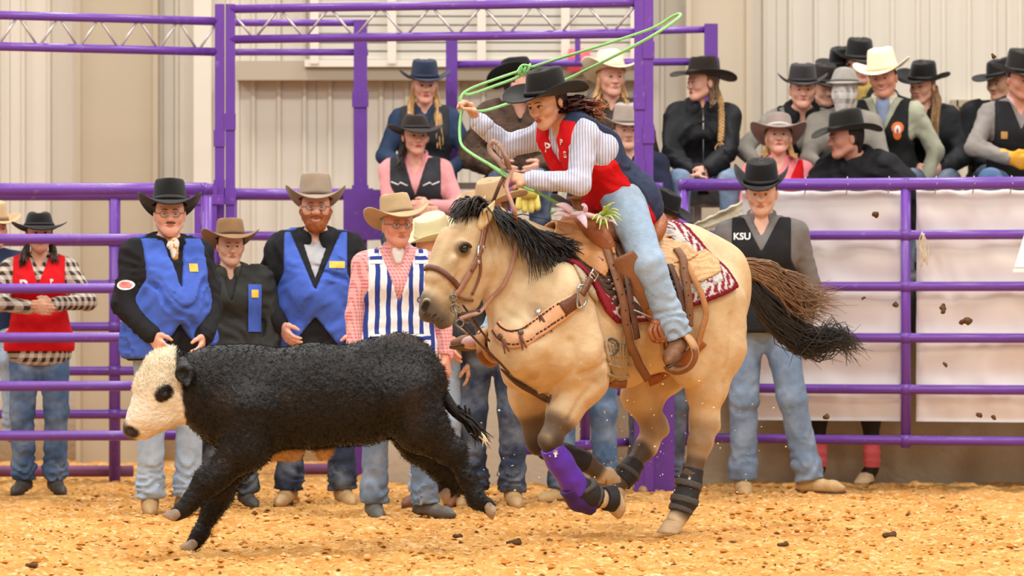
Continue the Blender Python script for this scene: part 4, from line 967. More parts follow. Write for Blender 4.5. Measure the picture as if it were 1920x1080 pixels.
def person(label, root, J, skin='fair', g=1.0, fem=False, jaw=1.0, hat=None, hair=None, beard=None, glasses=False, shirt=None, vest=None, jacket=None, jeans=None, boots=None,
           collar=None, hood=None, jtop=.07, hands=(.35, .35), handdir=None, palm=None, mouth='dull', mouth_open=False, brow='brown', hh=None, hhead=.0068, hhand=.0066, seed=1, group=None, gloves=None, feet=True, thumb=None, face=True):
    if fem and group:
        sx = unit(J['shL'] - J['shR']) * .017
        for s_, sg_ in (('L', -1), ('R', 1)): J['sh' + s_] = J['sh' + s_] + sx * sg_; J['el' + s_] = J['el' + s_] + sx * sg_
    hh = hh or (.0165 if group else .0130); hhead, hhand = (max(hhead, .0074), max(hhand, .0074)) if group else (hhead, hhand)
    tag(root, label, 'person', group); o = P(); o.root = root; o.J = J; o.M = WM[root.name]; R, U, Fv = frame_of(J)
    B = Sdf(); limbs(B, J, g, fem=fem)
    hc, RH = J['head'], J['RH']; up = RH @ V3(0, 0, 1); bk = RH @ V3(0, 1, 0)
    B.cone(J['nb'] - U * .03, hc - up * .05 + bk * .022, .056 if fem else .062, .050 if fem else .057, k=.03)
    head_sdf(B, hc, RH, fem, jaw, mouth_open)
    fine = [(hc - .15, hc + .14, hhead)]
    for i, s in enumerate('LR'):
        w = J['wr' + s]; fa = unit(w - J['el' + s]); sg = 1 if s == 'L' else -1
        d = fa if not handdir or handdir[i] is None else unit(handdir[i]); n = palm[i] if palm and palm[i] is not None else unit(V3(-sg * .8, .3, 0)); th = thumb[i] if thumb and thumb[i] is not None else V3(0, -1, .3)
        hand(B, w, d, n, th, hands[i], size=.94 if fem else 1.04); c_ = w + d * .08; fine.append((c_ - .11, c_ + .11, hhand))
    for s in 'LR':
        a_, t_ = J['an' + s], J['toe' + s]; fd = unit(t_ - a_); B.cone(a_, a_ + unit(a_ - J['kn' + s]) * .03 + fd * .035, .030, .018, k=.03)
    V, Fc = thin(*B.mesh(.024, fine=fine), hc, RH, [(J['wr' + s], unit(J['wr' + s] - J['el' + s])) for s in 'LR'], hat is not None); skm = SKIN[skin]
    o.body = obj('body', V, Fc, skm, root, local=True); o.bV, o.bF = V, Fc
    bvh = BVHTree.FromPolygons(V.tolist(), Fc.tolist())
    def fhit(x, z, lift=.0):
        p = hc + RH @ V3(x, -.4, z); h = bvh.ray_cast(Vector(p), Vector(RH @ V3(0, 1, 0)))
        return (np.array(h[0]) if h[0] else hc + RH @ V3(x, -.085, z)) + RH @ V3(0, -lift, 0)
    if face:
        for s in (-1, 1):
            e = fhit(s * .031, .004, -.0015); V, Fc = ball(e, 1, 7, (.0135, .0055, .0062), RH); eo = obj('eye', V, Fc, EYEW, root, local=True)
            V, Fc = ball(e + RH @ V3(s * -.001, -.0035, .0005), 1, 6, (.0068, .0030, .0062), RH); obj('iris', V, Fc, EYED, eo, local=True)
            lid = [fhit(s * .031 + x, .0105 - abs(x) * .25, .0015) for x in (-.016, -.008, 0, .008, .016)]; V, Fc = tube(lid, (.001, .0024, .003, .0024, .001), 6); obj('eyelid', V, Fc, skm if not fem else MATS['eye_iris'], root, local=True)
            bp = [fhit(s * x, z, .001) for x, z in ((.013, .0250), (.024, .0280), (.036, .0280), (.048, .0225))]; V, Fc = tube(bp, (.0022, .0034, .0030, .0010) if not fem else (.0014, .0024, .0022, .0008), 6); obj('eyebrow', V, Fc, HAIR('brow_' + brow, dict(brown='#5a3d2b', dark='#2a1c15', blond='#a5814f', red='#8a4a24', grey='#8b8178')[brow]), root, local=True)
        mb = MB(); wd = .023
        for z0, r in ((-.0555, .0042), (-.0655, .0052)): mb.tube([fhit(x * wd, z0 + (.002 if z0 > -.06 else -.001) * (1 - abs(x)) - (z0 + .06) * abs(x) * .9, .0005) for x in (-1, -.6, -.2, 0, .2, .6, 1)], [r * q for q in (.2, .75, 1, .9, 1, .75, .2)], 6)
        mb.build('lips', LIPS[mouth], root, local=True)
        if mouth_open: V, Fc = ball(fhit(0, -.061, -.003), 1, 7, (.013, .004, .0062), RH); obj('mouth', V, Fc, mat('mouth_dark', '#3d1512', rough=.5), root, local=True)
    # ---------------- clothes
    arms_only = lambda S, ra=.056, rb=.045, rc=.034: [ (S.cone(J['sh' + s], J['el' + s], ra * (.6 + .4 * g), rb, k=.03), S.cone(J['el' + s], J['wr' + s] - unit(J['wr' + s] - J['el' + s]) * .012, rb - .001, rc, k=.02)) for s in 'LR']
    def top(name, m, off, low=-.10, vdeep=.40, vw=.35, vc=0, h=None, wr=.005, sleeves=True, open_=0, neck=.535, sh=.17, lowV=None, parent=root):
        h = h or hh; S = Sdf(); limbs(S, J, g, arms=False, legs=False, fem=fem)
        S.cone(J['pel'] - R * .07 - U * .08, J['pel'] + R * .07 - U * .08, .122 * g, k=.06)
        if sleeves: arms_only(S)
        def post(X, Y, Z, D):
            r, u, f = tf(J, X, Y, Z); D = D + ruf(X, Y, Z, wr, seed * 7)
            ca = np.maximum(low - u, u - neck - .03 * (f < -.03)) if not sleeves else np.maximum(np.where((np.abs(r) < .26 * g), low - u, -1), np.where(np.abs(r) < .13, u - neck, -1))
            D = np.maximum(D, ca)
            D = np.maximum(D, np.where((f > -.02), (np.minimum(1, vw) * (u - vdeep) - np.abs(r - vc)) * .9, -1))
            if not sleeves: D = np.maximum(D, np.where(u > .18, np.abs(r) - sh - np.maximum(0, .30 - u) * .5, -1))
            if lowV is not None: D = np.maximum(D, np.where(f > 0, (lowV[1] * (lowV[0] - u) - np.abs(r)) * .85, -1))
            if open_: D = np.maximum(D, np.where((f > 0) & (u < vdeep + .02), open_ - np.abs(r), -1))
            return D
        V, Fc = S.mesh(h, off=off, post=post); return obj(name, V, Fc, m, parent, local=True)
    if shirt: o.shirt = top('shirt', shirt['m'], .012, low=shirt.get('low', -.06), vdeep=shirt.get('v', .44), vw=shirt.get('vw', .5), neck=.55, wr=shirt.get('wr', .004), sleeves=shirt.get('sl', True), h=shirt.get('h', hh))
    if jacket: o.jacket = top('jacket', jacket['m'], jacket.get('off', .026), low=jacket.get('low', -.12), vdeep=jacket.get('v', .36), vw=jacket.get('vw', .4), open_=jacket.get('open', 0), wr=jacket.get('wr', .009), neck=.545)
    if vest: o.vest = top('vest', vest['m'], vest.get('off', .026), low=vest.get('low', -.10), vdeep=vest.get('v', .30), vw=vest.get('vw', .33), vc=vest.get('vc', 0), sleeves=False, wr=vest.get('wr', .005), sh=vest.get('sh', .165), lowV=vest.get('lowV'), open_=vest.get('open', 0), neck=.53, h=vest.get('h', hh))
    for cm, big in ((collar, False), (hood, True)):
        if not cm: continue
        S = Sdf(); c0 = J['nb'] + U * (.015 if not big else .005); r0 = .070 if not big else .092; th = .009 if not big else .032
        for i in range(14):
            a0 = math.radians(35 + i * 290 / 14); a1 = math.radians(35 + (i + 1) * 290 / 14); q = []
            for a in (a0, a1):
                fr = math.cos(a); q.append(c0 + Fv * fr * r0 * 1.0 + R * math.sin(a) * r0 + U * (-.02 * fr + (.012 if not big else 0)))
            for dz in ((0, .02, .036) if not big else (0, .025)): S.cone(q[0] + U * (dz - .014), q[1] + U * (dz - .014), th, k=.012)
        for s in (-1, 1):
            a = math.radians(38); e = c0 + Fv * math.cos(a) * r0 + R * s * math.sin(a) * r0 - U * .016; S.cone(e, e - U * (.045 if not big else .08) + R * s * .022 + Fv * .016, th * 1.1, th * .9, k=.015); S.cone(e + R * s * .02, e - U * (.03 if not big else .06) + R * s * .045 + Fv * .012, th, th * .8, k=.015)
        V, Fc = S.mesh(.009 if not big else .012, post=(lambda X, Y, Z, D: D + ruf(X, Y, Z, .006, 5, 16, 16)) if big else None); obj('collar' if not big else 'hood', V, Fc, cm, root, local=True)
    if jeans:
        S = Sdf(); S.cone(J['pel'] - R * .072, J['pel'] + R * .072, .118 * g, k=.05)
        for s in 'LR':
            h_, k_, a_ = J['hip' + s], J['kn' + s], J['an' + s]; dn = unit(a_ - k_)
            S.cone(h_, k_, .097 * (.55 + .45 * g), .070, k=.05); S.cone(k_, a_ - dn * .05, .068, .066, k=.04); S.cone(a_ - dn * .05, a_ + dn * .035, .066, .074, k=.03)
        def post(X, Y, Z, D):
            r, u, f = tf(J, X, Y, Z); D = D + ruf(X, Y, Z, .004, seed + 3, 8, 14)
            for s in 'LR':
                k_, a_ = J['kn' + s], J['an' + s]; dn = unit(a_ - k_); L = np.linalg.norm(a_ - k_)
                t = (X - k_[0]) * dn[0] + (Y - k_[1]) * dn[1] + (Z - k_[2]) * dn[2]; lat = np.sqrt((X - a_[0]) ** 2 + (Y - a_[1]) ** 2 + (Z - a_[2]) ** 2)
                near = lat < .30
                D = np.where(near, D + .006 * np.sin(t * 95 + 9 * vnoise(X * 12, Y * 12, Z * 12, seed)) * np.clip((t / L - .35) * 2, 0, 1), D)
                D = np.where(lat < .16, np.maximum(D, t - L - .028), D)
                kd = np.sqrt((X - k_[0]) ** 2 + (Y - k_[1]) ** 2 + (Z - k_[2]) ** 2); D = D + np.where(kd < .16, .005 * np.sin(t * 70 + 7 * vnoise(X * 9, Y * 9, Z * 9, seed + 2)) * (1 - kd / .16), 0)
            return np.maximum(D, np.where((u > .05) & (f < .19), u - jtop, -1))
        V, Fc = S.mesh(hh * 1.05, off=.008, post=post); o.jeans = obj('jeans', V, Fc, jeans, root, local=True)
    if boots and feet:
        for s in 'LR':
            a_, t_ = J['an' + s], J['toe' + s]; fd = t_ - a_; fd = unit(fd - unit(J['kn' + s] - a_) * np.dot(fd, unit(J['kn' + s] - a_)) * .6)
            dn = unit(np.cross(np.cross(fd, a_ - J['kn' + s]), fd)); dn = dn if np.dot(dn, a_ - J['kn' + s]) > 0 else -dn
            base = a_ + dn * .062; S = Sdf()
            S.chain([base - fd * .045, base + fd * .06, base + fd * .155, base + fd * .21], [.042, .041, .036, .020], k=.03); S.cone(base, a_ - dn * .06, .046, .050, k=.03)
            S.cone(base - fd * .05 + dn * .02, base - fd * .045 + dn * .035, .034, .032, k=.008)
            def post(X, Y, Z, D, base=base, fd=fd, dn=dn):
                t = (X - base[0]) * dn[0] + (Y - base[1]) * dn[1] + (Z - base[2]) * dn[2]; q = (X - base[0]) * fd[0] + (Y - base[1]) * fd[1] + (Z - base[2]) * fd[2]
                return np.maximum(np.maximum(D, t - .038), np.where(q > -.01, t - .022, -1))
            V, Fc = S.mesh(.0135, post=post); bo = obj('boot', V, Fc, boots, root, local=True)
            # welt and sole
            so = Sdf(); so.chain([base - fd * .05 + dn * .025, base + fd * .06 + dn * .022, base + fd * .155 + dn * .02, base + fd * .215 + dn * .018], [.043, .040, .040, .020], k=.02)
            def post2(X, Y, Z, D, base=base, dn=dn):
                t = (X - base[0]) * dn[0] + (Y - base[1]) * dn[1] + (Z - base[2]) * dn[2]; return np.maximum(D, np.abs(t - .021) - .0075)
            V, Fc = so.mesh(.0105, post=post2); obj('sole', V, Fc, LEA('sole', '#4a3424'), bo, local=True)
    w = lambda *a: hc + RH @ V3(*a)
    if gloves:
        for s in gloves['s']:
            S = Sdf(); i = 'LR'.index(s); wv = J['wr' + s]; fa = unit(wv - J['el' + s]); d = fa if not handdir or handdir[i] is None else unit(handdir[i]); sg = 1 if s == 'L' else -1
            hand(S, wv, d, palm[i] if palm and palm[i] is not None else unit(V3(-sg * .8, .3, 0)), V3(0, -1, .3), hands[i], size=1.04); S.cone(wv - fa * .05, wv, .04, .032, k=.02); V, Fc = S.mesh(.0075, off=.006); obj('glove', V, Fc, gloves['m'], root, local=True)
    # ---------------- hair, beard, glasses, hat
    if hair:
        hm = hair['m']; S = Sdf(); S.ell(w(0, .020, .032), (.081, .100, .085), RH, k=.02); S.cone(w(0, .05, -.02), w(0, .052, -.075), .058, .045, k=.03)
        for s in (-1, 1): S.cone(w(s * .070, .0, .03), w(s * .068, .022, -.05 if hair.get('long') else -.03), .016, .018, k=.02)
        def post(X, Y, Z, D):
            x, y, z = X - hc[0], Y - hc[1], Z - hc[2]; q = [RH[0][i] * x + RH[1][i] * y + RH[2][i] * z for i in range(3)]
            D = np.maximum(D, np.where(q[2] < .04, -(q[1] + .012 - np.abs(q[0]) * .0), -(q[1] + .058)))
            return D + .003 * vnoise(q[0] * 70, q[1] * 25, q[2] * 25, seed)
        V, Fc = S.mesh(.0125 if group else .0095, post=post); obj('hair', V, Fc, hm, root, local=True)
        if hair.get('long'):
            r = np.random.default_rng(seed + 50); mb = MB(); side = hair.get('side', (-1, 1)); L = hair.get('len', .34)
            for i in range(hair.get('n', 44)):
                s = side[i % len(side)]; fw = hair.get('fwd', .06)
                a = w(s * r.uniform(.05, .078), r.uniform(0, .08), r.uniform(-.04, .02)); b_ = w(s * r.uniform(.07, .105), r.uniform(.0, .05), -.11); e = hc + RH @ V3(s * r.uniform(.075, .13), 0, 0) + V3(0, 0, -L * r.uniform(.75, 1.05)) + Fv * (fw + r.uniform(0, .06))
                mb_p = spline([a, b_, lerp(b_, e, .5) + Fv * .035, e], 9); mb.tube(mb_p, np.r_[.006, .010, .010, .010, .010, .009, .008, .006, .002] * 1.1, 5, cap=False)
            h_ = mb.build('long_hair', hm, root, local=True); h_['kind'] = 'stuff'
        if hair.get('braid') is not None:
            bp = hair['braid']; mb = MB(); pp = spline([np.asarray(q) for q in bp], 60); tt = np.linspace(0, 1, 60)
            for ph in (0, 2.1, 4.2): mb.tube([pp[i] + V3(math.cos(i * .62 + ph) * .013, math.sin(i * 1.24 + ph * 2) * .010, 0) for i in range(60)], .014 * (1 - .35 * tt), 7)
            tp = pp[-1]; r = np.random.default_rng(3)
            for i in range(14): mb.tube(spline([tp, tp + V3(r.normal(0, .012), r.normal(0, .01), -.04), tp + V3(r.normal(0, .02), r.normal(0, .015), -.085)], 5), [.006, .006, .005, .003, .001], 5)
            mb.build('braid', hair.get('bm', hm), root, local=True)
    if beard:
        S = Sdf(); f = 1.0; th = beard.get('t', .012)
        if beard.get('full', True):
            S.cone(w(0, -.034, -.045), w(0, -.056, -.090), .060 * jaw, .040 * jaw, k=.02)
            for s in (-1, 1): S.cone(w(s * .060 * jaw, .0, -.02), w(s * .020, -.068, -.097), .018, .022, k=.02)
            S.sph(w(0, -.074, -.102), .024, k=.02)
        S.cone(w(-.024, -.084, -.046), w(0, -.094, -.042), .006, .008, k=.008); S.cone(w(.024, -.084, -.046), w(0, -.094, -.042), .006, .008, k=.008)
        def post(X, Y, Z, D):
            x, y, z = X - hc[0], Y - hc[1], Z - hc[2]; q = [RH[0][i] * x + RH[1][i] * y + RH[2][i] * z for i in range(3)]
            D = D + .004 * vnoise(q[0] * 80, q[1] * 80, q[2] * 60, 3)
            ch = np.maximum(q[2] + .040 - np.abs(q[0]) * .45, -1)                       # cheeks stay bare
            mo = .017 - np.sqrt((q[0] * .62) ** 2 + ((q[2] + .062) * 1.25) ** 2) ; mo = np.where(q[1] < -.05, mo, -1)
            return np.maximum(np.maximum(D, np.where(q[1] > -.075, ch, -1) if True else D), mo)
        V, Fc = S.mesh(.0065, off=th - .006, post=post); obj('beard' if beard.get('full', True) else 'moustache', V, Fc, beard['m'], root, local=True)
    if glasses:
        gm = mat('glasses_frame', '#7a6a5c', rough=.35, metal=.5); mb = MB(); an = np.linspace(0, 2 * math.pi, 17)
        for s in (-1, 1):
            mb.tube([w(s * .033 + math.cos(a) * .0225, -.101, .001 + math.sin(a) * .016) for a in an], .0016, 5); mb.tube([w(s * .056, -.100, .006), w(s * .080, -.04, .008), w(s * .082, .01, .004)], .0016, 5)
        mb.tube([w(-.0105, -.102, .004), w(0, -.105, .007), w(.0105, -.102, .004)], .0016, 5); go = mb.build('glasses', gm, root, local=True)
        if 'lens_glass' not in MATS:
            lm = bpy.data.materials.new('lens_glass'); lm.use_nodes = True; nt = lm.node_tree; tr_ = nt.nodes.new('ShaderNodeBsdfTransparent'); gl_ = nt.nodes.new('ShaderNodeBsdfGlossy'); mx = nt.nodes.new('ShaderNodeMixShader'); gl_.inputs['Roughness'].default_value = .05
            mx.inputs[0].default_value = .10; nt.links.new(tr_.outputs[0], mx.inputs[1]); nt.links.new(gl_.outputs[0], mx.inputs[2]); nt.links.new(mx.outputs[0], nt.nodes['Material Output'].inputs[0]); MATS['lens_glass'] = lm
        for s in (-1, 1): V, Fc = ball(w(s * .033, -.101, .001), 1, 8, (.0215, .0012, .0152), RH); obj('lens', V, Fc, MATS['lens_glass'], go, local=True)
    if hat: hat_on(root, hc, RH, **hat)
    o.w = w; o.R, o.U, o.F = R, U, Fv; return o

def hat_on(root, hc, RH, m, band='#2a2320', a=.195, b=.205, curl=.075, dip=.012, ch=.118, taper=.14, crease=.020, pinch=.30, tilt=0, roll=0, lift=.052, back=.010, pw=1.45, rim=None, local=True, name='cowboy_hat', size=1.06):
    RR = RH @ rx(math.radians(tilt)) @ ry(math.radians(roll)); c = hc + RH @ V3(0, back, lift); n = 56; rings = []
    ca, cb = .089 * size, .109 * size
    def crown(t, th):                             # t 0 base .. 1 top edge of the wall
        k = 1 - taper * t ** 1.3; x, y = math.cos(th) * ca * k, math.sin(th) * cb * k
        fr = max(0, -math.sin(th)); x *= 1 - pinch * t * fr ** 1.2; z = ch * t * (1 + .05 * math.sin(th) * t)
        return x, y, z
    V = []; th = np.linspace(0, 2 * math.pi, n, endpoint=False)
    def addring(f): V.extend([f(q) for q in th]); rings.append(1)
    # top with its crease
    for s in (.02, .2, .4, .6, .8, .93):
        def f(q, s=s):
            x, y, z = crown(1, q); x, y = x * s, y * s; z = z + .014 * (1 - s ** 3) - crease * math.exp(-(x / .026) ** 2) * (1 - (s * .6) ** 2)
            sd = abs(x); z -= .5 * crease * math.exp(-((sd - .05) / .02) ** 2) * max(0, -math.sin(q)) ; return x, y, z
        addring(f)
    for t in (1.0, .96, .85, .65, .4, .2, .05, 0.0):
        addring(lambda q, t=t: (lambda p: (p[0] * (1 - .05 * max(0, (t - .9) / .1)), p[1] * (1 - .05 * max(0, (t - .9) / .1)), p[2]))(crown(t, q)))
    def brim(u, q, dz=0):
        cx, sx = math.cos(q), math.sin(q); A, Bb = ca + (a - ca) * u, cb + (b - cb) * u; x, y = A * math.copysign(abs(cx) ** (1 - .22 * u), cx), Bb * math.copysign(abs(sx) ** (1 - .10 * u), sx)
        lift_ = curl * u ** 1.35 * abs(cx) ** pw; x *= 1 - .30 * curl / .09 * u ** 2 * abs(cx) ** pw * .55
        z = lift_ - dip * u ** 1.4 * abs(sx) ** 2.5 + dz; return x, y, z
    us = (.08, .25, .45, .65, .82, .94, 1.0)
    for u in us: addring(lambda q, u=u: brim(u, q))
    for u in us[::-1]: addring(lambda q, u=u: brim(u, q, -.0055))
    addring(lambda q: brim(.0, q, -.0055))
    for t in (.3, .6): addring(lambda q, t=t: tuple(np.array(crown(t, q)) * V3(.95, .95, 1)))
    K_ = len(rings); Fc = [[i * n + j, i * n + (j + 1) % n, (i + 1) * n + (j + 1) % n, (i + 1) * n + j] for i in range(K_ - 1) for j in range(n)]; Fc.append(list(range(n)))
    V = np.array(V) @ RR.T + c; h = obj(name, V, Fc, m, root, local=local)
    # band
    bv = []
    for t, ex in ((.02, .004), (.02, 0.0045), (.20, .0045), (.20, .0)):
        for q in th: x, y, z = crown(t, q); k = 1 + ex / ca; bv.append((x * k, y * k, z + .002))
    bf = [[i * n + j, i * n + (j + 1) % n, (i + 1) * n + (j + 1) % n, (i + 1) * n + j] for i in range(3) for j in range(n)]
    obj('hat_band', np.array(bv) @ RR.T + c, bf, mat('band_' + band.strip('#'), band, rough=.6), h, local=local)
    return h
def place(px, Y, z0, h=1.75, yaw=0, name='person'):
    p = at(px, HORY, Y); return empty(name, (p[0], p[1], z0), math.radians(yaw), h / 1.75)
def decal_bvh(o): 
    me = o.data; V = np.array([v.co for v in me.vertices]); return BVHTree.FromPolygons(V.tolist(), [list(p.vertices) for p in me.polygons])
def text_mesh(s, size, bold=True, extrude=.0015):
    cu = bpy.data.curves.new('lettering', 'FONT'); cu.body = s; cu.size = size; cu.extrude = extrude; cu.align_x = 'CENTER'; cu.align_y = 'CENTER'; cu.offset = size * (.022 if bold else 0); cu.resolution_u = 3
    ob = bpy.data.objects.new('lettering', cu); C.objects.link(ob); dg = bpy.context.evaluated_depsgraph_get(); me = ob.evaluated_get(dg).to_mesh()
    V = np.array([v.co for v in me.vertices]); Fc = [list(p.vertices) for p in me.polygons]; ob.evaluated_get(dg).to_mesh_clear(); bpy.data.objects.remove(ob); bpy.data.curves.remove(cu); return V, Fc
def press(on, V, pos, xdir, updir, outdir, root, lift=.003):
    """lay flat shape V (x right, y up, z out) on garment mesh `on` around pos, every vertex dropped on to the cloth"""
    bv = decal_bvh(on); x, u, d = unit(xdir), unit(updir), unit(outdir); Q = []
    for a, b_, c_ in V:
        p = pos + x * a + u * b_; h = bv.ray_cast(Vector(p + d * .35), Vector(-d)); q = np.array(h[0]) if h[0] else p
        Q.append(q + d * (lift + c_))
    return np.array(Q)
def letters(o, on, s, size, r, u, m, name='letter_patch', tiltd=0, f=1):
    V, Fc = text_mesh(s, size); t = math.radians(tiltd); V = V @ rz(t).T
    pos = o.J['pel'] + o.R * r + o.U * u; return obj(name, press(on, V, pos, o.R, o.U, o.F, o.root), Fc, m, on, local=True)
def patch(o, on, r, u, wx, wz, m, name='patch', f=None, shape='box', out=None, xd=None, base=None, lift=.003):
    n = 24; V = [(0, 0, 0)]; Fc = []
    for k in (.5, 1):
        for i in range(n):
            a = 2 * math.pi * i / n; x, y = math.cos(a), math.sin(a)
            if shape == 'box': q = 1 / max(abs(x), abs(y)); x, y = x * q, y * q
            V.append((x * wx / 2 * k, y * wz / 2 * k, .001 if k == 1 else .002))
    Fc = [[0, 1 + i, 1 + (i + 1) % n] for i in range(n)] + [[1 + i, 1 + n + i, 1 + n + (i + 1) % n, 1 + (i + 1) % n] for i in range(n)]
    pos = (o.J['pel'] + o.R * r + o.U * u) if base is None else base
    return obj(name, press(on, V, pos, o.R if xd is None else xd, o.U, o.F if out is None else out, o.root, lift), Fc, m, on, local=True)
# ------------------------------------------------------------------ the people standing in the arena
BLACKF, TANF = FELT('black', '#1b1918'), FELT('tan', '#a58560')
BLUEV = FAB('blue_vest', '#4a66c0', bump=.15); BLKJ = FAB('black_jacket', '#232224'); YEL = mat('yellow_patch', '#e8bf4e', rough=.7); WHT = mat('white_patch', '#efeae6', rough=.7); PKP = mat('pink_patch', '#d9837c', rough=.7)
def std(px, feet, top, **k):
    Y = gy(feet); return Y
# 1 man in the blue vest, black hat, glasses, moustache
Y = gy(958); J = stand(stance=.12, wl=(.13, -.20, .96), wr=(-.16, -.17, .97), hd=(-18, 2, 0), ankR=(-.10, .02, .10), ankL=(.11, -.0, .10), toeR=(-.06, -.18, -.065))
a = place(316, Y, 0, 1.715, 24)
o1 = person('heavy man in a royal blue vest and black hat, moustache and glasses, hands at pockets', a, J, 'pink', g=1.24, jaw=1.12, glasses=True, hat=dict(m=BLACKF, a=.198, b=.215, curl=.06, ch=.135, tilt=-13, dip=.045, lift=.056), hair=dict(m=HAIR('dark', '#2b211c')),
            beard=dict(m=HAIR('brown', '#6a4630'), full=False, t=.010), jacket=dict(m=BLKJ, v=.40, vw=.35, low=-.14, wr=.014), vest=dict(m=BLUEV, off=.046, v=.24, vw=.22, low=-.13, lowV=(.06, .75), wr=.015, sh=.175), hood=mat('black_fleece', '#19181a', rough=.95, bump=.5, bscale=60), jeans=JEANS['light'], boots=LEA('tan_boot', '#b08c5e'), hands=(.5, .5), seed=3)
patch(o1, o1.vest, .085, .365, .052, .045, YEL); 
sl = o1.J; mid = lerp(sl['shR'], sl['elR'], .62); patch(o1, o1.jacket, 0, 0, .10, .055, WHT, 'sleeve_patch', shape='oval', base=mid, out=V3(-.55, -.85, 0), xd=V3(.85, -.55, 0)); patch(o1, o1.jacket, 0, 0, .075, .035, PKP, 'sleeve_patch', shape='oval', base=mid + V3(-.55, -.85, 0) * .002, out=V3(-.55, -.85, 0), xd=V3(.85, -.55, 0)).location = (-.0015, -.0022, 0)
sc_ = Sdf(); sc_.cone(o1.J['nb'] + o1.F * .085 - o1.U * .0, o1.J['nb'] + o1.F * .115 - o1.U * .09, .03, .022, k=.02); sc_.cone(o1.J['nb'] + o1.F * .07 + o1.R * .05, o1.J['nb'] + o1.F * .10 - o1.R * .03 - o1.U * .02, .022, .02, k=.02)
V, Fc = sc_.mesh(.009); 
def blot(nt, co, src):
    n = nt.nodes.new('ShaderNodeTexNoise'); n.inputs['Scale'].default_value = 28; nt.links.new(co, n.inputs['Vector']); return mix_node(nt, math_node(nt, 'GREATER_THAN', n.outputs[0], .52), src, hx('#d88b3c'))
obj('neck_scarf', V, Fc, mat('scarf_print', '#eadfce', rough=.8, build=blot), a, local=True)
# 2 boy with brown hat
J = stand(stance=.10, wl=(.23, -.06, .90), wr=(-.21, -.10, .92), hd=(6, 4, 0)); a = place(432, gy(945), 0, 1.535, 6)
o2 = person('young man in a dark olive jacket and brown hat, between the two blue vests', a, J, 'fair', hat=dict(m=FELT('brown', '#8d6a47'), band='#6b4d33', a=.20, b=.215, curl=.05, ch=.115, pinch=.2, tilt=-14, dip=.045, lift=.056), hair=dict(m=HAIR('dark', '#2b211c')), shirt=dict(m=FAB('dark_tee', '#3b3a38')), vest=dict(m=BLUEV, off=.022, low=-.1, v=.3), jacket=dict(m=FAB('olive_jacket', '#33332f', rough=.6), off=.042, open=0, low=-.14, v=.30, vw=.25), hood=FAB('olive_hood', '#4a4a3f'), jeans=JEANS['black'], boots=LEA('dark_boot', '#4b443f'), seed=5)
patch(o2, o2.jacket, .150, .27, .085, .30, BLUEV, 'vest_edge', lift=.010); patch(o2, o2.jacket, -.115, .33, .05, .045, YEL); patch(o2, o2.jacket, .150, .36, .045, .05, YEL, 'badge', lift=.015)
# 3 bearded man
J = stand(stance=.15, wl=(.23, -.13, .95), wr=(-.19, -.16, .985), hd=(2, 0, 0), elL=(.9, .5, 0), elR=(-.9, .5, 0)); a = place(592, gy(942), 0, 1.765, 2)
o3 = person('bearded man in a royal blue vest, glasses and tan grey hat, mouth open', a, J, 'pink', g=1.22, jaw=1.08, glasses=True, mouth_open=True, hat=dict(m=FELT('greytan', '#9a8672'), band='#7b6856', a=.192, b=.205, curl=.07, ch=.135, tilt=-9, dip=.035, lift=.055), hair=dict(m=HAIR('auburn', '#7c4423')), brow='red', beard=dict(m=HAIR('ginger', '#9c5527'), t=.016),
            shirt=dict(m=FAB('grey_shirt', '#b5b2b3'), v=.46, wr=.014), jacket=dict(m=BLKJ, v=.27, vw=.34, low=-.16, wr=.014), vest=dict(m=BLUEV, off=.046, v=.20, vw=.42, low=-.13, lowV=(.06, .80), wr=.015, sh=.175), hood=FAB('black_hood', '#242427'), jeans=JEANS['dark'], boots=LEA('tan_boot', '#b08c5e'), hands=(.5, .5), seed=8)
patch(o3, o3.vest, .12, .345, .085, .038, YEL); mid = lerp(o3.J['shR'], o3.J['elR'], .62); patch(o3, o3.jacket, 0, 0, .055, .05, PKP, 'sleeve_patch', shape='oval', base=mid, out=V3(-.85, -.5, 0), xd=V3(.5, -.85, 0))
V, Fc = tube([o3.J['pel'] + o3.U * .29 + o3.F * .178, o3.J['pel'] + o3.U * .22 + o3.F * .2], .006, 6); obj('zip_pull', V, Fc, mat('zip_steel', '#b8b4ae', rough=.3, metal=.8), o3.jacket, local=True)
# 4 older man in the striped vest
PINKC = FAB('pink_check', '#e8b3ae', build=plaid('#dd8f8f', '#cf6f74', .020, .4)); STRV = FAB('striped_vest', '#ece8ea', build=stripes('#31448f', .062, .42, 0, .02), bump=.15)
J = stand(stance=.15, wl=(.275, -.06, .86), wr=(-.25, -.08, .86), hd=(10, 2, 0), ankL=(.16, -.02, .10), ankR=(-.13, .02, .10), toeL=(.13, -.13, -.065), toeR=(.02, -.18, -.065)); a = place(745, gy(967), 0, 1.645, 6)
o4 = person('older man in a blue and white striped vest over pink checks, tan hat', a, J, 'ruddy', g=1.08, jaw=1.02, glasses=True, brow='grey', hat=dict(m=FELT('sand', '#b79a72'), band='#9a7f5b', a=.20, b=.212, curl=.06, ch=.118, roll=-7, pinch=.2, tilt=-12, dip=.045, lift=.056), hair=dict(m=HAIR('grey', '#b9aea3')), shirt=dict(m=PINKC, v=.40, vw=.4), vest=dict(m=STRV, v=.22, vw=.33, low=-.16, off=.030, sh=.17), collar=PINKC, jeans=JEANS['mid'], boots=LEA('grey_boot', '#5d5751'), hands=(.3, .4), seed=11)
S = Sdf(); S.cone(o4.J['nb'] + o4.F * .05 + o4.U * .005, o4.J['nb'] + o4.F * .082 - o4.U * .045, .040, .020, k=.02); V, Fc = S.mesh(.01); obj('undershirt', V, Fc, FAB('white_tee', '#efeae4'), a, local=True)
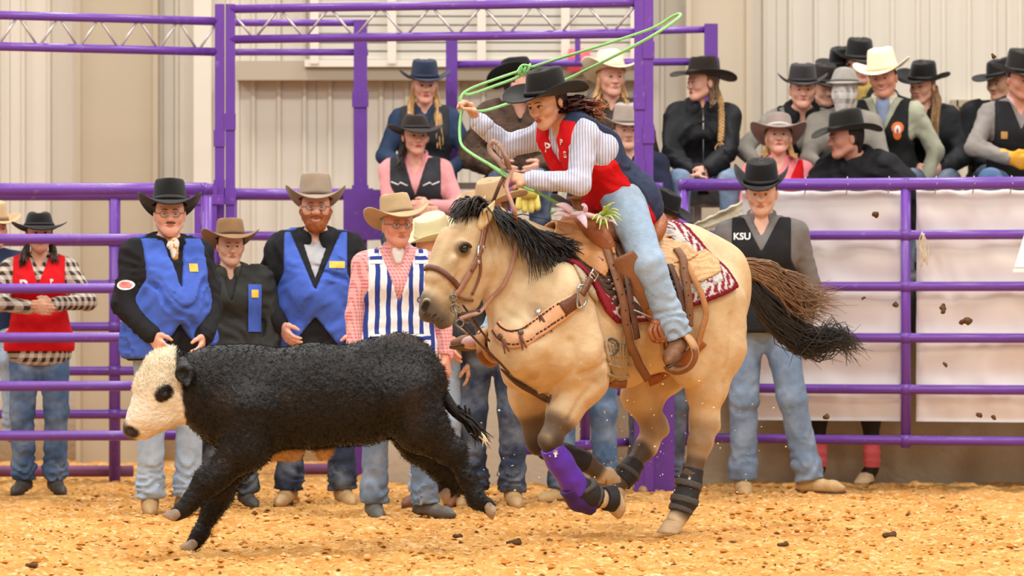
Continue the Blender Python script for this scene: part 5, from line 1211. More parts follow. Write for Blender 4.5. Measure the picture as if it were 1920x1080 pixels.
# hem band of the vest with turned stripes
BANDV = FAB('striped_band', '#ece8ea', build=stripes('#31448f', .050, .45, 2, .02)); 
patch(o4, o4.vest, .115, -.03, .13, .16, BANDV, 'vest_pocket'); patch(o4, o4.vest, -.115, -.03, .10, .16, BANDV, 'vest_pocket')
for s in (-1, 1): patch(o4, o4.vest, s * .13, .475, .075, .06, BANDV, 'shoulder_panel')
V, Fc = text_mesh('C', .045); obj('letter_patch', press(o4.vest, V, o4.J['pel'] + o4.R * .115 + o4.U * .24, o4.R, o4.U, o4.F, a, lift=.004), Fc, mat('navy_patch', '#2d3a78', rough=.7), o4.vest, local=True)
# 5 cream hat, mostly hidden by the striped vest and the horse's head
J = stand(stance=.10, hd=(-60, 12, 0), lean=4); a = place(818, gy(944), 0, 1.56, -20)
o5 = person('person in a cream straw hat half hidden behind the striped vest and horse head', a, J, 'tan', hat=dict(m=mat('cream_straw', '#e3d8ae', rough=.8, bump=.3, bscale=140), band='#cdbf92', a=.185, b=.20, curl=.07, roll=22), hair=dict(m=HAIR('brown2', '#6b4a33')), shirt=dict(m=FAB('white_shirt', '#e9e3dc')), jeans=JEANS['light'], boots=LEA('brown_boot', '#7a4a2c'), seed=13)
# 6 ruddy man in tan hat behind the horse's head
J = stand(stance=.11, wl=(.26, -.05, .88), wr=(-.22, -.12, .93), hd=(-30, 10, 0)); a = place(924, gy(945), 0, 1.75, -8)
o6 = person('man in a dark jacket and wide tan hat standing behind the horse head', a, J, 'ruddy', g=1.1, hat=dict(m=FELT('paletan', '#b89873'), band='#8c6f50', a=.19, b=.21, curl=.055, ch=.115), hair=dict(m=HAIR('brown2', '#6b4a33')), shirt=dict(m=FAB('dark_shirt', '#2b2b2e')), jacket=dict(m=FAB('charcoal_jacket', '#2d2c2e', rough=.6), open=.03), jeans=JEANS['dark'], boots=LEA('tan_boot', '#b08c5e'), seed=17)
# 7 legs seen between the horse's legs
J = stand(stance=.13, hd=(20, 5, 0), ankR=(-.12, -.1, .10), toeR=(-.12, -.15, -.065)); a = place(1092, gy(938), 0, 1.72, 0)
o7 = person('person in blue jeans seen only under the horse, behind its forelegs', a, J, 'fair', hat=dict(m=BLACKF), hair=dict(m=HAIR('dark', '#2b211c')), shirt=dict(m=FAB('navy_shirt', '#2b3550')), jeans=JEANS['blue'], boots=LEA('sand_boot', '#bb9868'), seed=19)
# 8 black hat behind the saddle
J = stand(stance=.11, hd=(48, 14, 0), lean=3); a = place(1232, gy(918), 0, 1.72, 22)
o8 = person('man in a black hat and dark coat looking down behind the saddle', a, J, 'tan', hat=dict(m=BLACKF, a=.185, b=.2, curl=.045, ch=.12, tilt=4), hair=dict(m=HAIR('dark', '#2b211c')), shirt=dict(m=FAB('dark_shirt', '#2b2b2e')), jacket=dict(m=FAB('charcoal_jacket', '#2d2c2e', rough=.6)), jeans=JEANS['grey'], boots=LEA('sand_boot', '#bb9868'), seed=23)
# 9 cowboy in the black vest
GREYS = FAB('grey_oxford', '#77716d'); BLKV = FAB('black_vest', '#242324')
J = stand(wl=(.235, .04, .90), wr=(-.235, .06, .90), hd=(-4, 11, 0), ankR=(-.10, .02, .10), ankL=(.255, -.02, .105), kneeL=(.165, -.06, .52), kneeR=(-.095, -.02, .51), toeL=(.17, -.10, -.055), toeR=(.02, -.18, -.065)); a = place(1428, gy(925), 0, 1.88, -4)
o9 = person('slim cowboy in a black lettered vest and grey shirt beside the white banner', a, J, 'fair', hat=dict(m=BLACKF, a=.18, b=.19, curl=.10, ch=.118, pinch=.18, crease=.012, pw=1.6), hair=dict(m=HAIR('dark', '#2b211c')), shirt=dict(m=GREYS, v=.42), vest=dict(m=BLKV, v=.335, vw=.5, low=-.10, off=.026, sh=.16), collar=GREYS, jeans=JEANS['mid'], boots=LEA('sand_boot', '#bb9868'), hands=(.3, .3), seed=29)
letters(o9, o9.vest, 'KSU', .052, -.105, .42, WHT)
# 10 woman behind the left fence in the red vest
def pl3(nt, co, src): return plaid('#6d5a4a', '#3c2e27', .055, .5)(nt, co, src)
PLAIDB = FAB('brown_plaid', '#cdbfae', build=pl3); REDV = FAB('red_vest', '#d6161d', bump=.15)
J = stand(stance=.10, wl=(.10, -.27, 1.19), wr=(-.03, -.28, 1.17), hd=(8, -2, 0), elL=(1, -.1, -.6), elR=(-1, -.1, -.6)); a = place(74, gy(921), 0, 1.62, 4)
o10 = person('woman in a red vest and brown plaid shirt leaning on the left purple fence', a, J, 'tan', fem=True, mouth='pink', hat=dict(m=BLACKF, a=.185, b=.19, curl=.03, dip=.03, ch=.085, pinch=.1, taper=.25), hair=dict(m=HAIR('darkbrown', '#3a2820'), long=True, len=.22, n=24), shirt=dict(m=PLAIDB, low=-.17, wr=.006), vest=dict(m=REDV, v=.34, vw=.35, low=-.08, off=.026), jeans=JEANS['blue'], boots=LEA('dark_boot', '#4b443f'), hands=(.45, .45), seed=31)
letters(o10, o10.vest, 'P', .105, -.095, .33, WHT); letters(o10, o10.vest, 'P', .04, .085, .36, WHT, tiltd=8); letters(o10, o10.vest, 'S', .04, .115, .30, WHT, tiltd=8)
# 11 man cut by the left edge of the frame
J = stand(stance=.11, hd=(25, 2, 0), kneeL=(.13, -.32, .80), ankL=(.15, -.30, .39), toeL=(.06, -.17, -.05), wl=(.16, -.3, 1.0)); a = place(-12, gy(914), 0, 1.66, 4)
o11 = person('man in a navy shirt and tan hat with one boot raised on the rail', a, J, 'pink', hat=dict(m=FELT('straw', '#c6a67c'), band='#8c6f50', a=.18, b=.19, curl=.05), hair=dict(m=HAIR('brown2', '#6b4a33')), shirt=dict(m=FAB('navy_shirt', '#2b3550'), v=.47), jeans=JEANS['light'], boots=LEA('tan_boot', '#b08c5e'), seed=37)
# ------------------------------------------------------------------ spectators on the bleacher
def seat(px, row, h=1.75, dy=0, dz=0): 
    yy, zz = ROWS[row]; return place(px, yy + dy, zz + dz, h)
NAVYF, BRNF, CREAMF = FELT('navy', '#2a3146'), FELT('darkbrown', '#2a211d'), mat('cream_felt', '#efe3c4', rough=.8, bump=.15, bscale=160)
BLKB = LEA('black_boot', '#26231f'); BLOND, BRN, DRK = HAIR('blond', '#c49a63'), HAIR('brown2', '#6b4a33'), HAIR('dark', '#2b211c')
G = 'spectators on the bleacher'
a = seat(797, 1, 1.68); J = sit(wl=(.17, -.30, .20), wr=(-.12, -.30, .22), hd=(8, 4, 0))
q = person('woman with long blond hair, navy hat and dark vest, seated highest left of the rope', a, J, 'pink', fem=True, mouth='red', brow='blond', hat=dict(m=NAVYF, band='#1c2233', a=.19, b=.2, curl=.06, ch=.12), hair=dict(m=BLOND, long=True, len=.40, n=70, side=(1, 1, -1)), shirt=dict(m=FAB('denim_jacket', '#34445e'), v=.47), vest=dict(m=FAB('charcoal_vest', '#37373a'), v=.36), jeans=JEANS['mid'], boots=BLKB, seed=41, group=G)
a = seat(780, 0, 1.70); J = sit(wl=(.10, -.30, .31), wr=(.02, -.34, .28), hd=(14, 0, 0), lean=10)
PNK = FAB('pink_shirt', '#eaa0a0'); q = person('woman in a pink shirt, charcoal vest and dark brown hat, arms crossed on her knees', a, J, 'pink', fem=True, mouth='red', brow='dark', hat=dict(m=BRNF, a=.18, b=.2, curl=.03, dip=.03, ch=.09, taper=.3, pinch=.1), hair=dict(m=DRK, long=True, len=.20, n=30, side=(-1,)), shirt=dict(m=PNK, v=.42), vest=dict(m=FAB('charcoal_vest', '#37373a'), v=.30, off=.026), collar=PNK, jeans=JEANS['dark'], boots=BLKB, hands=(.5, .5), seed=43, group=G)
for s in (-1, 1):
    V, Fc = [], []
    pts = [q.J['pel'] + q.R * s * x + q.U * u for x, u in ((.155, .385), (.11, .37), (.095, .385), (.05, .365))]; bv = decal_bvh(q.vest); pp = []
    for p_ in pts: h_ = bv.ray_cast(Vector(p_ + q.F * .4), Vector(-q.F)); pp.append(np.array(h_[0]) + q.F * .003 if h_[0] else p_ + q.F * .15)
    V, Fc = tube(pp, .0045, 6); obj('piping', V, Fc, WHT, q.vest, local=True)
FURC = mat('fur_coat', '#5b4638', rough=.95, bump=.9, bscale=55, var=.45, vscale=20)
a = seat(975, 1, 1.72, dy=-.05); J = sit(hd=(60, -8, 0), wl=(.15, -.3, .22), wr=(-.15, -.3, .22), lean=14)
person('person in a brown fur coat and black hat seated behind the roping hand', a, J, 'pink', hat=dict(m=BLACKF, a=.19, b=.2, curl=.06, ch=.12, tilt=-8, roll=8), hair=dict(m=DRK), shirt=dict(m=FAB('dark_shirt', '#2b2b2e')), jacket=dict(m=FURC, off=.05, wr=.014, v=.42), jeans=JEANS['dark'], boots=BLKB, seed=47, group=G)
a = seat(1146, 1, 1.78); J = sit(hd=(14, -2, 0), lean=4)
person('spectator in a wide cream hat and dark brown coat, seated under the red box', a, J, 'pink', hat=dict(m=CREAMF, band='#d8c79d', a=.21, b=.21, curl=.08, ch=.125, dip=.03, tilt=-10), hair=dict(m=BLOND, long=True, len=.22, n=26), brow='blond', fem=True, shirt=dict(m=FAB('brown_shirt', '#4a4038'), v=.46), jacket=dict(m=FAB('brown_coat', '#463c33'), off=.03), hood=FAB('olive_collar', '#554d3c'), jeans=JEANS['dark'], boots=BLKB, seed=53, group=G)
a = seat(1176, 0, 1.72, dz=.02); J = sit(hd=(4, 2, 0), lean=4)
person('spectator in a grey hat and navy jacket beside the purple arch posts', a, J, 'fair', hat=dict(m=FELT('warmgrey', '#a8988c'), band='#8c7f76', a=.18, b=.19, curl=.05, ch=.12), hair=dict(m=BRN), shirt=dict(m=FAB('dark_shirt', '#2b2b2e')), jacket=dict(m=FAB('navy_jacket', '#23273a'), off=.026), jeans=JEANS['dark'], boots=BLKB, seed=59, group=G)
# woman in the black jacket looking left
BJ = FAB('black_shell', '#1f1f21', rough=.55); a = seat(1316, 1, 1.72, dy=-.1); J = sit(wl=(.02, -.36, .19), wr=(-.09, -.36, .18), hd=(-62, 3, 0), lean=8, spread=.17, elL=(1, .2, -.4), elR=(-1, .2, -.4))
q = person('woman in a black jacket with a blond braid, face turned left, phone in hand', a, J, 'pink', fem=True, mouth='red', hat=dict(m=BRNF, a=.185, b=.22, curl=.03, ch=.115, tilt=-6, dip=.025), hair=dict(m=HAIR('dkblond', '#6e5138'), long=True, len=.16, n=20, side=(1,), braid=[(.085, .0, .74), (.115, -.10, .64), (.118, -.20, .50), (.110, -.235, .38)], bm=BLOND),
           shirt=dict(m=FAB('dark_shirt', '#2b2b2e')), jacket=dict(m=BJ, off=.026, v=.50, wr=.012, low=-.06), hood=BJ, jeans=JEANS['mid'], boots=BLKB, hands=(.6, .6), seed=61, group=G)
V, Fc = tube([q.J['pel'] + q.U * u + q.F * f for u, f in ((.50, .115), (.38, .165), (.24, .17), (.10, .165))], .004, 6); obj('zip', V, Fc, mat('zip_steel', '#b8b4ae'), q.jacket, local=True)
ph = MB().box((-.035, -.005, -.07), (.035, .005, .07), Matrix.Translation(Vector(xf(q.M, V3(-.035, -.425, .17)))) @ Matrix.Rotation(-.5, 4, 'X')); p_ = ph.build('phone', mat('phone_black', '#1b1514', rough=.25), smooth=False); tag(p_, 'dark phone held between the hands of the woman with the braid', 'phone')
# girl in red vest, grey-brown hat
a = seat(1459, 0, 1.66); J = sit(hd=(-2, -12, 0), lean=2)
PNK2 = FAB('rose_shirt', '#ef8f93'); q = person('girl in a red vest and pink shirt under a wide taupe hat, chin raised', a, J, 'pink', fem=True, mouth='red', brow='blond', hat=dict(m=FELT('taupe', '#94837a'), band='#b9b1ad', a=.205, b=.21, curl=.045, ch=.11, tilt=-6, dip=.045), hair=dict(m=BLOND, long=True, len=.14, n=14), shirt=dict(m=PNK2, v=.44), vest=dict(m=REDV, v=.26, vw=.5), collar=PNK2, jeans=JEANS['blue'], boots=BLKB, seed=67, group=G)
letters(q, q.vest, 'P', .05, .115, .36, WHT, tiltd=10); letters(q, q.vest, 'S', .05, .135, .29, WHT, tiltd=10)
patch(q, q.vest, -.12, .30, .09, .06, WHT, shape='oval')
GSL = FAB('grey_sleeve', '#8f897f'); a = seat(1500, 1, 1.70, dy=.05); J = sit(hd=(0, 4, 0), lean=20, wl=(.22, -.34, .12), wr=(-.24, -.30, .16), elL=(1, -.1, 0), elR=(-1, .2, .2))
q = person('boy in a black vest with grey sleeves, dark hat, mouth open, leaning forward', a, J, 'pink', mouth_open=True, hat=dict(m=FELT('charcoal', '#332f30'), a=.185, b=.19, curl=.06, ch=.115), hair=dict(m=DRK), shirt=dict(m=GSL, wr=.010), vest=dict(m=BLKV, v=.24, vw=.5), hood=FAB('black_hood', '#242427'), jeans=JEANS['mid'], boots=BLKB, seed=71, group=G)
patch(q, q.vest, .12, .34, .03, .04, YEL)
m_ = lerp(q.J['shL'], q.J['elL'], .75); patch(q, q.shirt, 0, 0, .085, .06, mat('patch_maroon', '#6d3a34', rough=.8), 'sleeve_patch', base=m_, out=V3(.25, -.95, 0), xd=V3(.95, .25, 0))
for px_, row, dy, dz, hd, nm, ft in ((1545, 2, -.02, -.10, (14, 8, 0), 'spectator in a dark brown hat between two black hats, back row', BRNF), (1576, 2, .12, .02, (-30, 8, 0), 'spectator whose black hat peeks from behind the tallest man, back row', BLACKF)):
    a = seat(px_, row, 1.62, dy, dz); person(nm, a, sit(hd=hd), 'pink', hat=dict(m=ft, a=.19, b=.2, curl=.05, ch=.12), hair=dict(m=DRK), shirt=dict(m=FAB('dark_shirt', '#2b2b2e')), jacket=dict(m=FAB('charcoal_jacket', '#2d2c2e')), jeans=JEANS['dark'], boots=BLKB, seed=73, group=G, face=False)
a = seat(1609, 2, 1.74, dy=.0); q = person('tallest man of the back row, black hat and yellow bandana', a, sit(hd=(10, 8, 0)), 'pink', hat=dict(m=BLACKF, a=.18, b=.19, curl=.05, ch=.125), hair=dict(m=BRN), shirt=dict(m=FAB('tan_shirt', '#b09a78')), jacket=dict(m=FAB('charcoal_jacket', '#2d2c2e'), v=.42), jeans=JEANS['dark'], boots=BLKB, seed=79, group=G)
S = Sdf(); S.cone(q.J['nb'] + q.F * .04 - q.R * .04 + q.U * .02, q.J['nb'] + q.F * .04 + q.R * .04 + q.U * .02, .05, .05, k=.03); S.cone(q.J['nb'] + q.F * .08, q.J['nb'] + q.F * .11 - q.U * .10, .05, .03, k=.03); V, Fc = S.mesh(.012); obj('bandana', V, Fc, FAB('yellow_bandana', '#e0bd6a'), a, local=True)
# grey cap seen from behind with a plaid scarf
GPL = FAB('grey_plaid', '#d2cbc3', build=plaid('#a89f97', '#8a817b', .075, .45)); a = seat(1582, 1, 1.66, dy=-.22, dz=-.03); J = sit(hd=(168, 2, 0), lean=6)
q = person('spectator turned away in a grey felt cap and pale plaid scarf', a, J, 'pink', face=False, hat=dict(m=FELT('grey', '#9a948b'), band='#77726b', a=.125, b=.14, curl=.0, dip=.015, ch=.085, pinch=0, crease=.0, taper=.3), hair=dict(m=GPL), shirt=dict(m=FAB('grey_knit', '#8f887d')), jeans=JEANS['dark'], boots=BLKB, seed=83, group=G)
S = Sdf(); S.ell(q.w(0, .03, -.02), (.088, .104, .085), J['RH'], k=.02); S.cone(q.w(0, .06, -.06), q.w(0, .06, -.14), .075, .055, k=.03); V, Fc = S.mesh(.012, post=lambda X, Y, Z, D: D + ruf(X, Y, Z, .003, 3)); obj('scarf', V, Fc, GPL, a, local=True)
# smiling man in the cream hat
SAGE = FAB('sage_sleeve', '#a9a892'); a = seat(1660, 1, 1.80, dy=.02); J = sit(hd=(-16, 8, -6), lean=6, turn=-14, wl=(.22, -.10, .07), wr=(-.12, -.36, .18), elL=(1, .1, .1))
q = person('smiling man in a cream hat and black vest with an orange emblem, sage sleeves', a, J, 'ruddy', mouth='red', hat=dict(m=CREAMF, band='#d9cba4', a=.195, b=.20, curl=.06, ch=.125), hair=dict(m=DRK), shirt=dict(m=SAGE, wr=.009, v=.40), vest=dict(m=BLKV, v=.30, vw=.5, off=.032, sh=.165), collar=FAB('cream_collar', '#d8d2bd'), jeans=JEANS['dark'], boots=BLKB, seed=89, group=G)
ORM, V0 = mat('orange_emblem', '#e8752c', rough=.6), None
patch(q, q.vest, .105, .355, .075, .075, ORM, 'emblem', shape='oval'); patch(q, q.vest, .103, .315, .05, .07, ORM, 'emblem', shape='oval').location = (0, -.001, 0); patch(q, q.vest, .105, .345, .04, .055, WHT, 'emblem', shape='oval').location = (0, -.003, 0); patch(q, q.vest, .105, .335, .014, .035, mat('emblem_red', '#c33a2a', rough=.6), 'emblem', shape='oval').location = (0, -.005, 0)
S = Sdf(); S.cone(q.J['nb'] + q.F * .06, q.J['nb'] + q.F * .115 - q.U * .12, .045, .03, k=.02); V, Fc = S.mesh(.01, post=lambda X, Y, Z, D: D + ruf(X, Y, Z, .003, 3)); obj('blue_shirt_front', V, Fc, FAB('blue_shirt', '#8b98b4'), a, local=True)
mb = MB(); mb.tube([q.w(-.020, -.0925, -.057), q.w(-.008, -.0985, -.0605), q.w(.008, -.0985, -.0605), q.w(.020, -.0925, -.057)], (.0012, .0038, .0038, .0012), 6); mb.build('teeth', mat('teeth', '#efe9e0', rough=.3), a, local=True)
# woman with long hair, black hat, behind him
a = seat(1732, 1, 1.66, dy=.28, dz=.02); J = sit(hd=(-34, 8, 0), turn=-10)
q = person('woman with long brown hair in a black hat and jacket, right of the cream hat', a, J, 'pink', fem=True, hat=dict(m=BLACKF, a=.19, b=.2, curl=.06, ch=.115, roll=6), hair=dict(m=HAIR('lightbrown', '#8f6b44'), long=True, len=.40, n=60, side=(1, 1, -1)), shirt=dict(m=FAB('dark_shirt', '#2b2b2e')), jacket=dict(m=BJ, off=.03), jeans=JEANS['dark'], boots=BLKB, seed=97, group=G)
# small folded fan of leather (bright brim) by her chin
# man in the black hooded jacket leaning left
a = seat(1640, 0, 1.80, dy=-.02); J = sit(hd=(-74, 6, 0), lean=24, turn=-42, wl=(.30, -.22, .10), wr=(-.34, -.20, .14), elL=(1, 0, .2), elR=(-.5, -.6, .2))
q = person('man in a black hooded coat and black hat leaning low, seen in profile', a, J, 'ruddy', g=1.15, hat=dict(m=FELT('softblack', '#26241f'), a=.185, b=.215, curl=.03, ch=.115, dip=.03), hair=dict(m=DRK), shirt=dict(m=FAB('dark_shirt', '#2b2b2e')), jacket=dict(m=FAB('black_coat', '#1d1c1e', rough=.7), off=.05, v=.5, wr=.014), hood=FAB('black_coat', '#1d1c1e'), jeans=JEANS['dark'], boots=BLKB, seed=101, group=G)
# right edge: man with the yellow glove, and the one behind him
GKN = FAB('grey_heather', '#948c86', bump=.4); a = seat(1908, 1, 1.78, dy=-.1); J = sit(hd=(20, 10, 0), lean=12, wl=(.08, -.34, .26), wr=(-.09, -.34, .26), elL=(1, 0, -.3), elR=(-1, 0, -.3), spread=.22)
q = person('man in grey sweater, dark vest and yellow glove at the right edge', a, J, 'ruddy', hat=dict(m=FELT('softblack', '#26241f'), a=.185, b=.2, curl=.05, ch=.13), hair=dict(m=DRK), shirt=dict(m=GKN, wr=.009), vest=dict(m=FAB('dark_vest', '#29282b'), v=.36, vw=.4, off=.03), collar=FAB('rose_collar', '#e9c3c3'), jeans=JEANS['blue'], boots=BLKB, gloves=dict(s='R', m=mat('glove_yellow', '#e9a52e', rough=.7, bump=.2, bscale=80)), hands=(.7, .8), seed=103, group=G)
patch(q, q.vest, -.11, .33, .04, .045, mat('patch_tan', '#c99a5a', rough=.8))
a = seat(1872, 2, 1.66, dy=-.05, dz=-.08); person('spectator in black with a drooping black hat behind the yellow glove man', a, sit(hd=(-40, 8, 0)), 'tan', hat=dict(m=BLACKF, a=.19, b=.205, curl=.04, ch=.11, roll=-8), hair=dict(m=DRK), shirt=dict(m=FAB('dark_shirt', '#2b2b2e')), jacket=dict(m=FAB('black_coat', '#1d1c1e'), off=.035), jeans=JEANS['dark'], boots=BLKB, seed=107, group=G)
# ================================================================== RIDER
Hw = lambda px, py, y=0.: H.world(H(px, py, y))
ro = Hw(1160, 385, 0); rider = empty('person', ro); L_ = lambda p: np.asarray(p) - ro
J = dict(pel=Hw(1158, 366, 0), waist=Hw(1134, 330, 0), chest=Hw(1098, 285, 0), nb=Hw(1066, 232, .0), head=Hw(1026, 193, 0))
J['shL'], J['shR'] = Hw(1096, 252, -.165), Hw(1024, 250, .165)
J['elL'], J['wrL'] = Hw(1086, 344, -.245), Hw(990, 337, -.10)
J['elR'], J['wrR'] = Hw(951, 276, .32), Hw(893, 224, .36)
J['hipL'], J['hipR'] = Hw(1168, 372, -.11), Hw(1150, 374, .10)
J['knL'], J['anL'], J['toeL'] = Hw(1216, 496, -.335), Hw(1264, 622, -.36), Hw(1252, 668, -.46)
J['knR'], J['anR'], J['toeR'] = Hw(1010, 505, .34), Hw(930, 622, .38), Hw(888, 640, .44)
J = {k: L_(v) for k, v in J.items()}; J['RH'] = Rh(-44, 20, -5)
SHIRTR = FAB('lavender_stripe', '#d3d1de', build=stripes('#a3a3b8', .014, .35, 0, .01), bump=.12); SHW = FAB('lavender_plain', '#cdccd9')
RIDEJ = denim('rider', '#9db3c9')
R_ = person('woman roping in a red and navy vest, black hat and pale jeans, riding the buckskin', rider, J, 'tan', fem=True, mouth='red', brow='dark', hhead=.0055, hhand=.0048, hh=.009,
            hat=dict(m=FELT('black_rider', '#24211f'), band='#191716', a=.195, b=.215, curl=.06, ch=.122, tilt=-11, roll=4, pw=2.0, lift=.040), hair=dict(m=HAIR('chestnut', '#4a241c')), shirt=dict(m=SHIRTR, v=.40, vw=.45, wr=.007, h=.008), vest=dict(m=REDV, v=.275, vw=.25, vc=-.015, low=-.17, off=.028, sh=.15, wr=.007, h=.0085), collar=SHW, jeans=RIDEJ, jtop=.10, boots=LEA('rider_boot', '#7d5231'),
            hands=(.95, .95), handdir=(unit(V3(-1, -.25, .18)), unit(V3(-.45, -.15, .85))), palm=(unit(V3(.1, .55, -.8)), unit(V3(-.75, -.4, -.4))), thumb=(unit(V3(-.2, -.6, .75)), unit(V3(-.5, -.6, -.2))), seed=113)
# navy back panel of the vest
me = R_.vest.data; me.materials.append(FAB('navy_vest', '#333a52', bump=.2)); 
cen = np.array([p.center for p in me.polygons]); rel = cen - J['pel']; f_ = rel @ R_.F; u_ = rel @ R_.U
me.polygons.foreach_set('material_index', (f_ < .005 + .05 * (u_ > .40)).astype(np.int32)); me.update()
def onvest(px, py, wpx): 
    return at(px, py, 19.75) - ro
def glyph(s, px, py, size, m, tilt=0):
    V, Fc = text_mesh(s, size); t = math.radians(tilt); V = V @ rz(t).T; o_ = unit(V3(-.35, -.93, 0)); x_ = unit(V3(.93, -.35, 0)); return obj('letter_patch', press(R_.vest, V, onvest(px, py, 0), x_, V3(0, 0, 1), o_, rider), Fc, m, R_.vest, local=True)
glyph('P', 1017, 277, .066, WHT, -8); glyph('P', 1061, 268, .040, WHT, -8); glyph('S', 1066, 291, .044, WHT, -8)
# wrist band, cuffs, flying hair
fa = unit(J['wrR'] - J['elR']); V, Fc = tube([J['wrR'] - fa * .005, J['wrR'] + fa * .004], .034, 14); obj('wrist_band', V, Fc, mat('dark_band', '#2a2320', rough=.6), rider, local=True)
for s in 'LR':
    fa = unit(J['wr' + s] - J['el' + s]); V, Fc = tube([J['wr' + s] - fa * .075, J['wr' + s] - fa * .07, J['wr' + s] - fa * .012, J['wr' + s] - fa * .008], (.046, .050, .049, .040), 18); obj('cuff', V, Fc, SHIRTR, rider, local=True)
rr = np.random.default_rng(77); sp1, sp2 = [], []
for i in range(110):
    a_ = L_(Hw(1056 + rr.normal(0, 5), 200 + rr.normal(0, 7), rr.normal(0, .05))); b_ = L_(Hw(1085 + rr.normal(0, 6), 198 + rr.normal(0, 8), rr.normal(0, .05))); e_ = L_(Hw(1112 + rr.normal(0, 9), 200 + rr.normal(0, 10), rr.normal(0, .06)))
    sp1.append(([a_, b_, e_], .008))
    if i < 60:
        c_ = L_(Hw(1118 + rr.normal(0, 7), 203 + rr.normal(0, 10), rr.normal(0, .06))); d_ = c_ + V3(rr.uniform(0, .05), rr.normal(0, .03), rr.uniform(-.05, .04)); sp2.append(([b_ * .3 + e_ * .7, c_, d_], .006))
for nm, sp_, m_ in (('long_hair', sp1, HAIR('chestnut_dark', '#45201c')), ('hair_ends', sp2, HAIR('copper', '#a5653f'))):
    mb = MB()
    for pts, r in sp_: P_ = spline(pts, 9); t = np.linspace(0, 1, 9); mb.tube(P_, r * (1 - t) ** .6 + .0008, 5, cap=False)
    o = mb.build(nm, m_, rider, local=True); o['kind'] = 'stuff'
V, Fc = tube([J['pel'] + R_.F * .118 + R_.U * .03 - R_.R * .02, J['pel'] + R_.F * .135 + R_.U * .03 + R_.R * .02], .016, 8); obj('belt_buckle', V, Fc, mat('zip_steel', '#b8b4ae'), rider, local=True)

# ------------------------------------------------------------------ rope: swinging loop, honda knot, coil end
ROPE = mat('green_rope', '#9fe08c', rough=.5, bump=.5, bscale=260, var=.1, vscale=50)
hR = L_(0) * 0 + (J['wrR'] + unit(V3(-.45, -.15, .85)) * .085 + ro); hL = J['wrL'] + unit(V3(-1, -.25, .18)) * .10 + ro
yR, yL = hR[1], hL[1]
A = lambda px, py, Y: at(px, py, Y)
rope = empty('lasso_rope', hR); tag(rope, 'pale green lasso swinging in a long loop above the rider', 'rope')
lp = [A(868, 200, yR - .02), A(864, 183, yR - .02), A(879, 168, yR), A(925, 150, yR + .02), A(984, 130, yR + .05), A(1060, 106, yR - .1), A(1150, 78, yR - .3), A(1225, 52, yR - .4), A(1262, 30, yR - .45), A(1276, 27, yR - .5), A(1264, 40, yR - .6), A(1215, 72, yR - .65), A(1130, 116, yR - .4), A(1060, 150, yR + .35), A(1010, 172, yR + .40), A(950, 195, yR + .2), A(905, 208, yR + .05), A(876, 206, yR - .01)]
V, Fc = tube(spline(lp, 150), .0075, 8); obj('loop', V, Fc, ROPE, rope)
V, Fc = tube(spline([A(870, 176, yR - .01), A(885, 176, yR), A(930, 160, yR + .02), A(970, 145, yR + .05), A(990, 132, yR + .03)], 40), .0075, 8); obj('loop_tail', V, Fc, ROPE, rope)
kn = MB()
for k_ in range(3):
    t = np.linspace(0, 2 * math.pi, 17); c_ = A(976 + k_ * 8, 133 - k_ * 3, yR + .04); kn.tube([c_ + V3(math.sin(q) * .005, math.cos(q) * .016, math.sin(q) * .016) for q in t], .007, 6)
kn.tube(spline([A(968, 137, yR), A(980, 122, yR + .02), A(1000, 126, yR + .03)], 9), .006, 6); kn.build('honda_knot', ROPE, rope)
ln = [A(868, 200, yR - .02), A(863, 225, yR - .03), A(862, 252, yR - .06), A(866, 272, yR - .1), A(884, 288, yR - .18), A(914, 306, yR - .3), A(945, 324, yL - .0), A(975, 342, yL), A(1010, 362, yL + .08), A(1060, 388, yL + .15), A(1110, 408, yL + .18), A(1130, 412, yL + .18)]
V, Fc = tube(spline(ln, 110), .0075, 8); obj('line', V, Fc, ROPE, rope)
V, Fc = tube(spline([A(910, 304, yL - .05), A(930, 318, yL - .04), A(950, 332, yL - .02), A(985, 352, yL), A(1002, 358, yL)], 24), .007, 8); obj('coil', V, Fc, ROPE, rope)
V, Fc = tube(spline([A(1032, 399, yL + .12), A(1060, 398, yL + .12), A(1090, 402, yL + .15), A(1118, 410, yL + .18)], 20), .008, 8); obj('rope_end', V, Fc, ROPE, rope)
kn = MB(); r2 = np.random.default_rng(5); c_ = A(1130, 408, yL + .15)
for k_ in range(3):
    t = np.linspace(0, 2 * math.pi, 13); kn.tube([c_ + V3(math.cos(q) * .02, (k_ - 1) * .012, math.sin(q) * .024) for q in t], .0075, 6)
kn.build('horn_knot', ROPE, rope)
STR = mat('lime_string', '#cfe07a', rough=.6); sb = MB()
for dx, dy in ((22, -28), (14, -24), (30, -14), (34, -4), (-12, 10), (-6, 22), (10, 22), (24, 8), (-20, 4), (36, 6), (4, -20)):
    e_ = A(1130 + dx, 408 + dy, yL - .02 + r2.normal(0, .03)); m_ = lerp(c_, e_, .55) + V3(0, -.02, .02); sb.tube(spline([c_, m_, e_], 8), [.006, .006, .006, .005, .005, .004, .003, .002], 6)
sbo = sb.build('breakaway_string', STR); tag(sbo, 'frayed lime string tying the rope to the saddle horn', 'string')
PT = mat('pink_rag', '#d8b9c2', rough=.8); rg = MB()
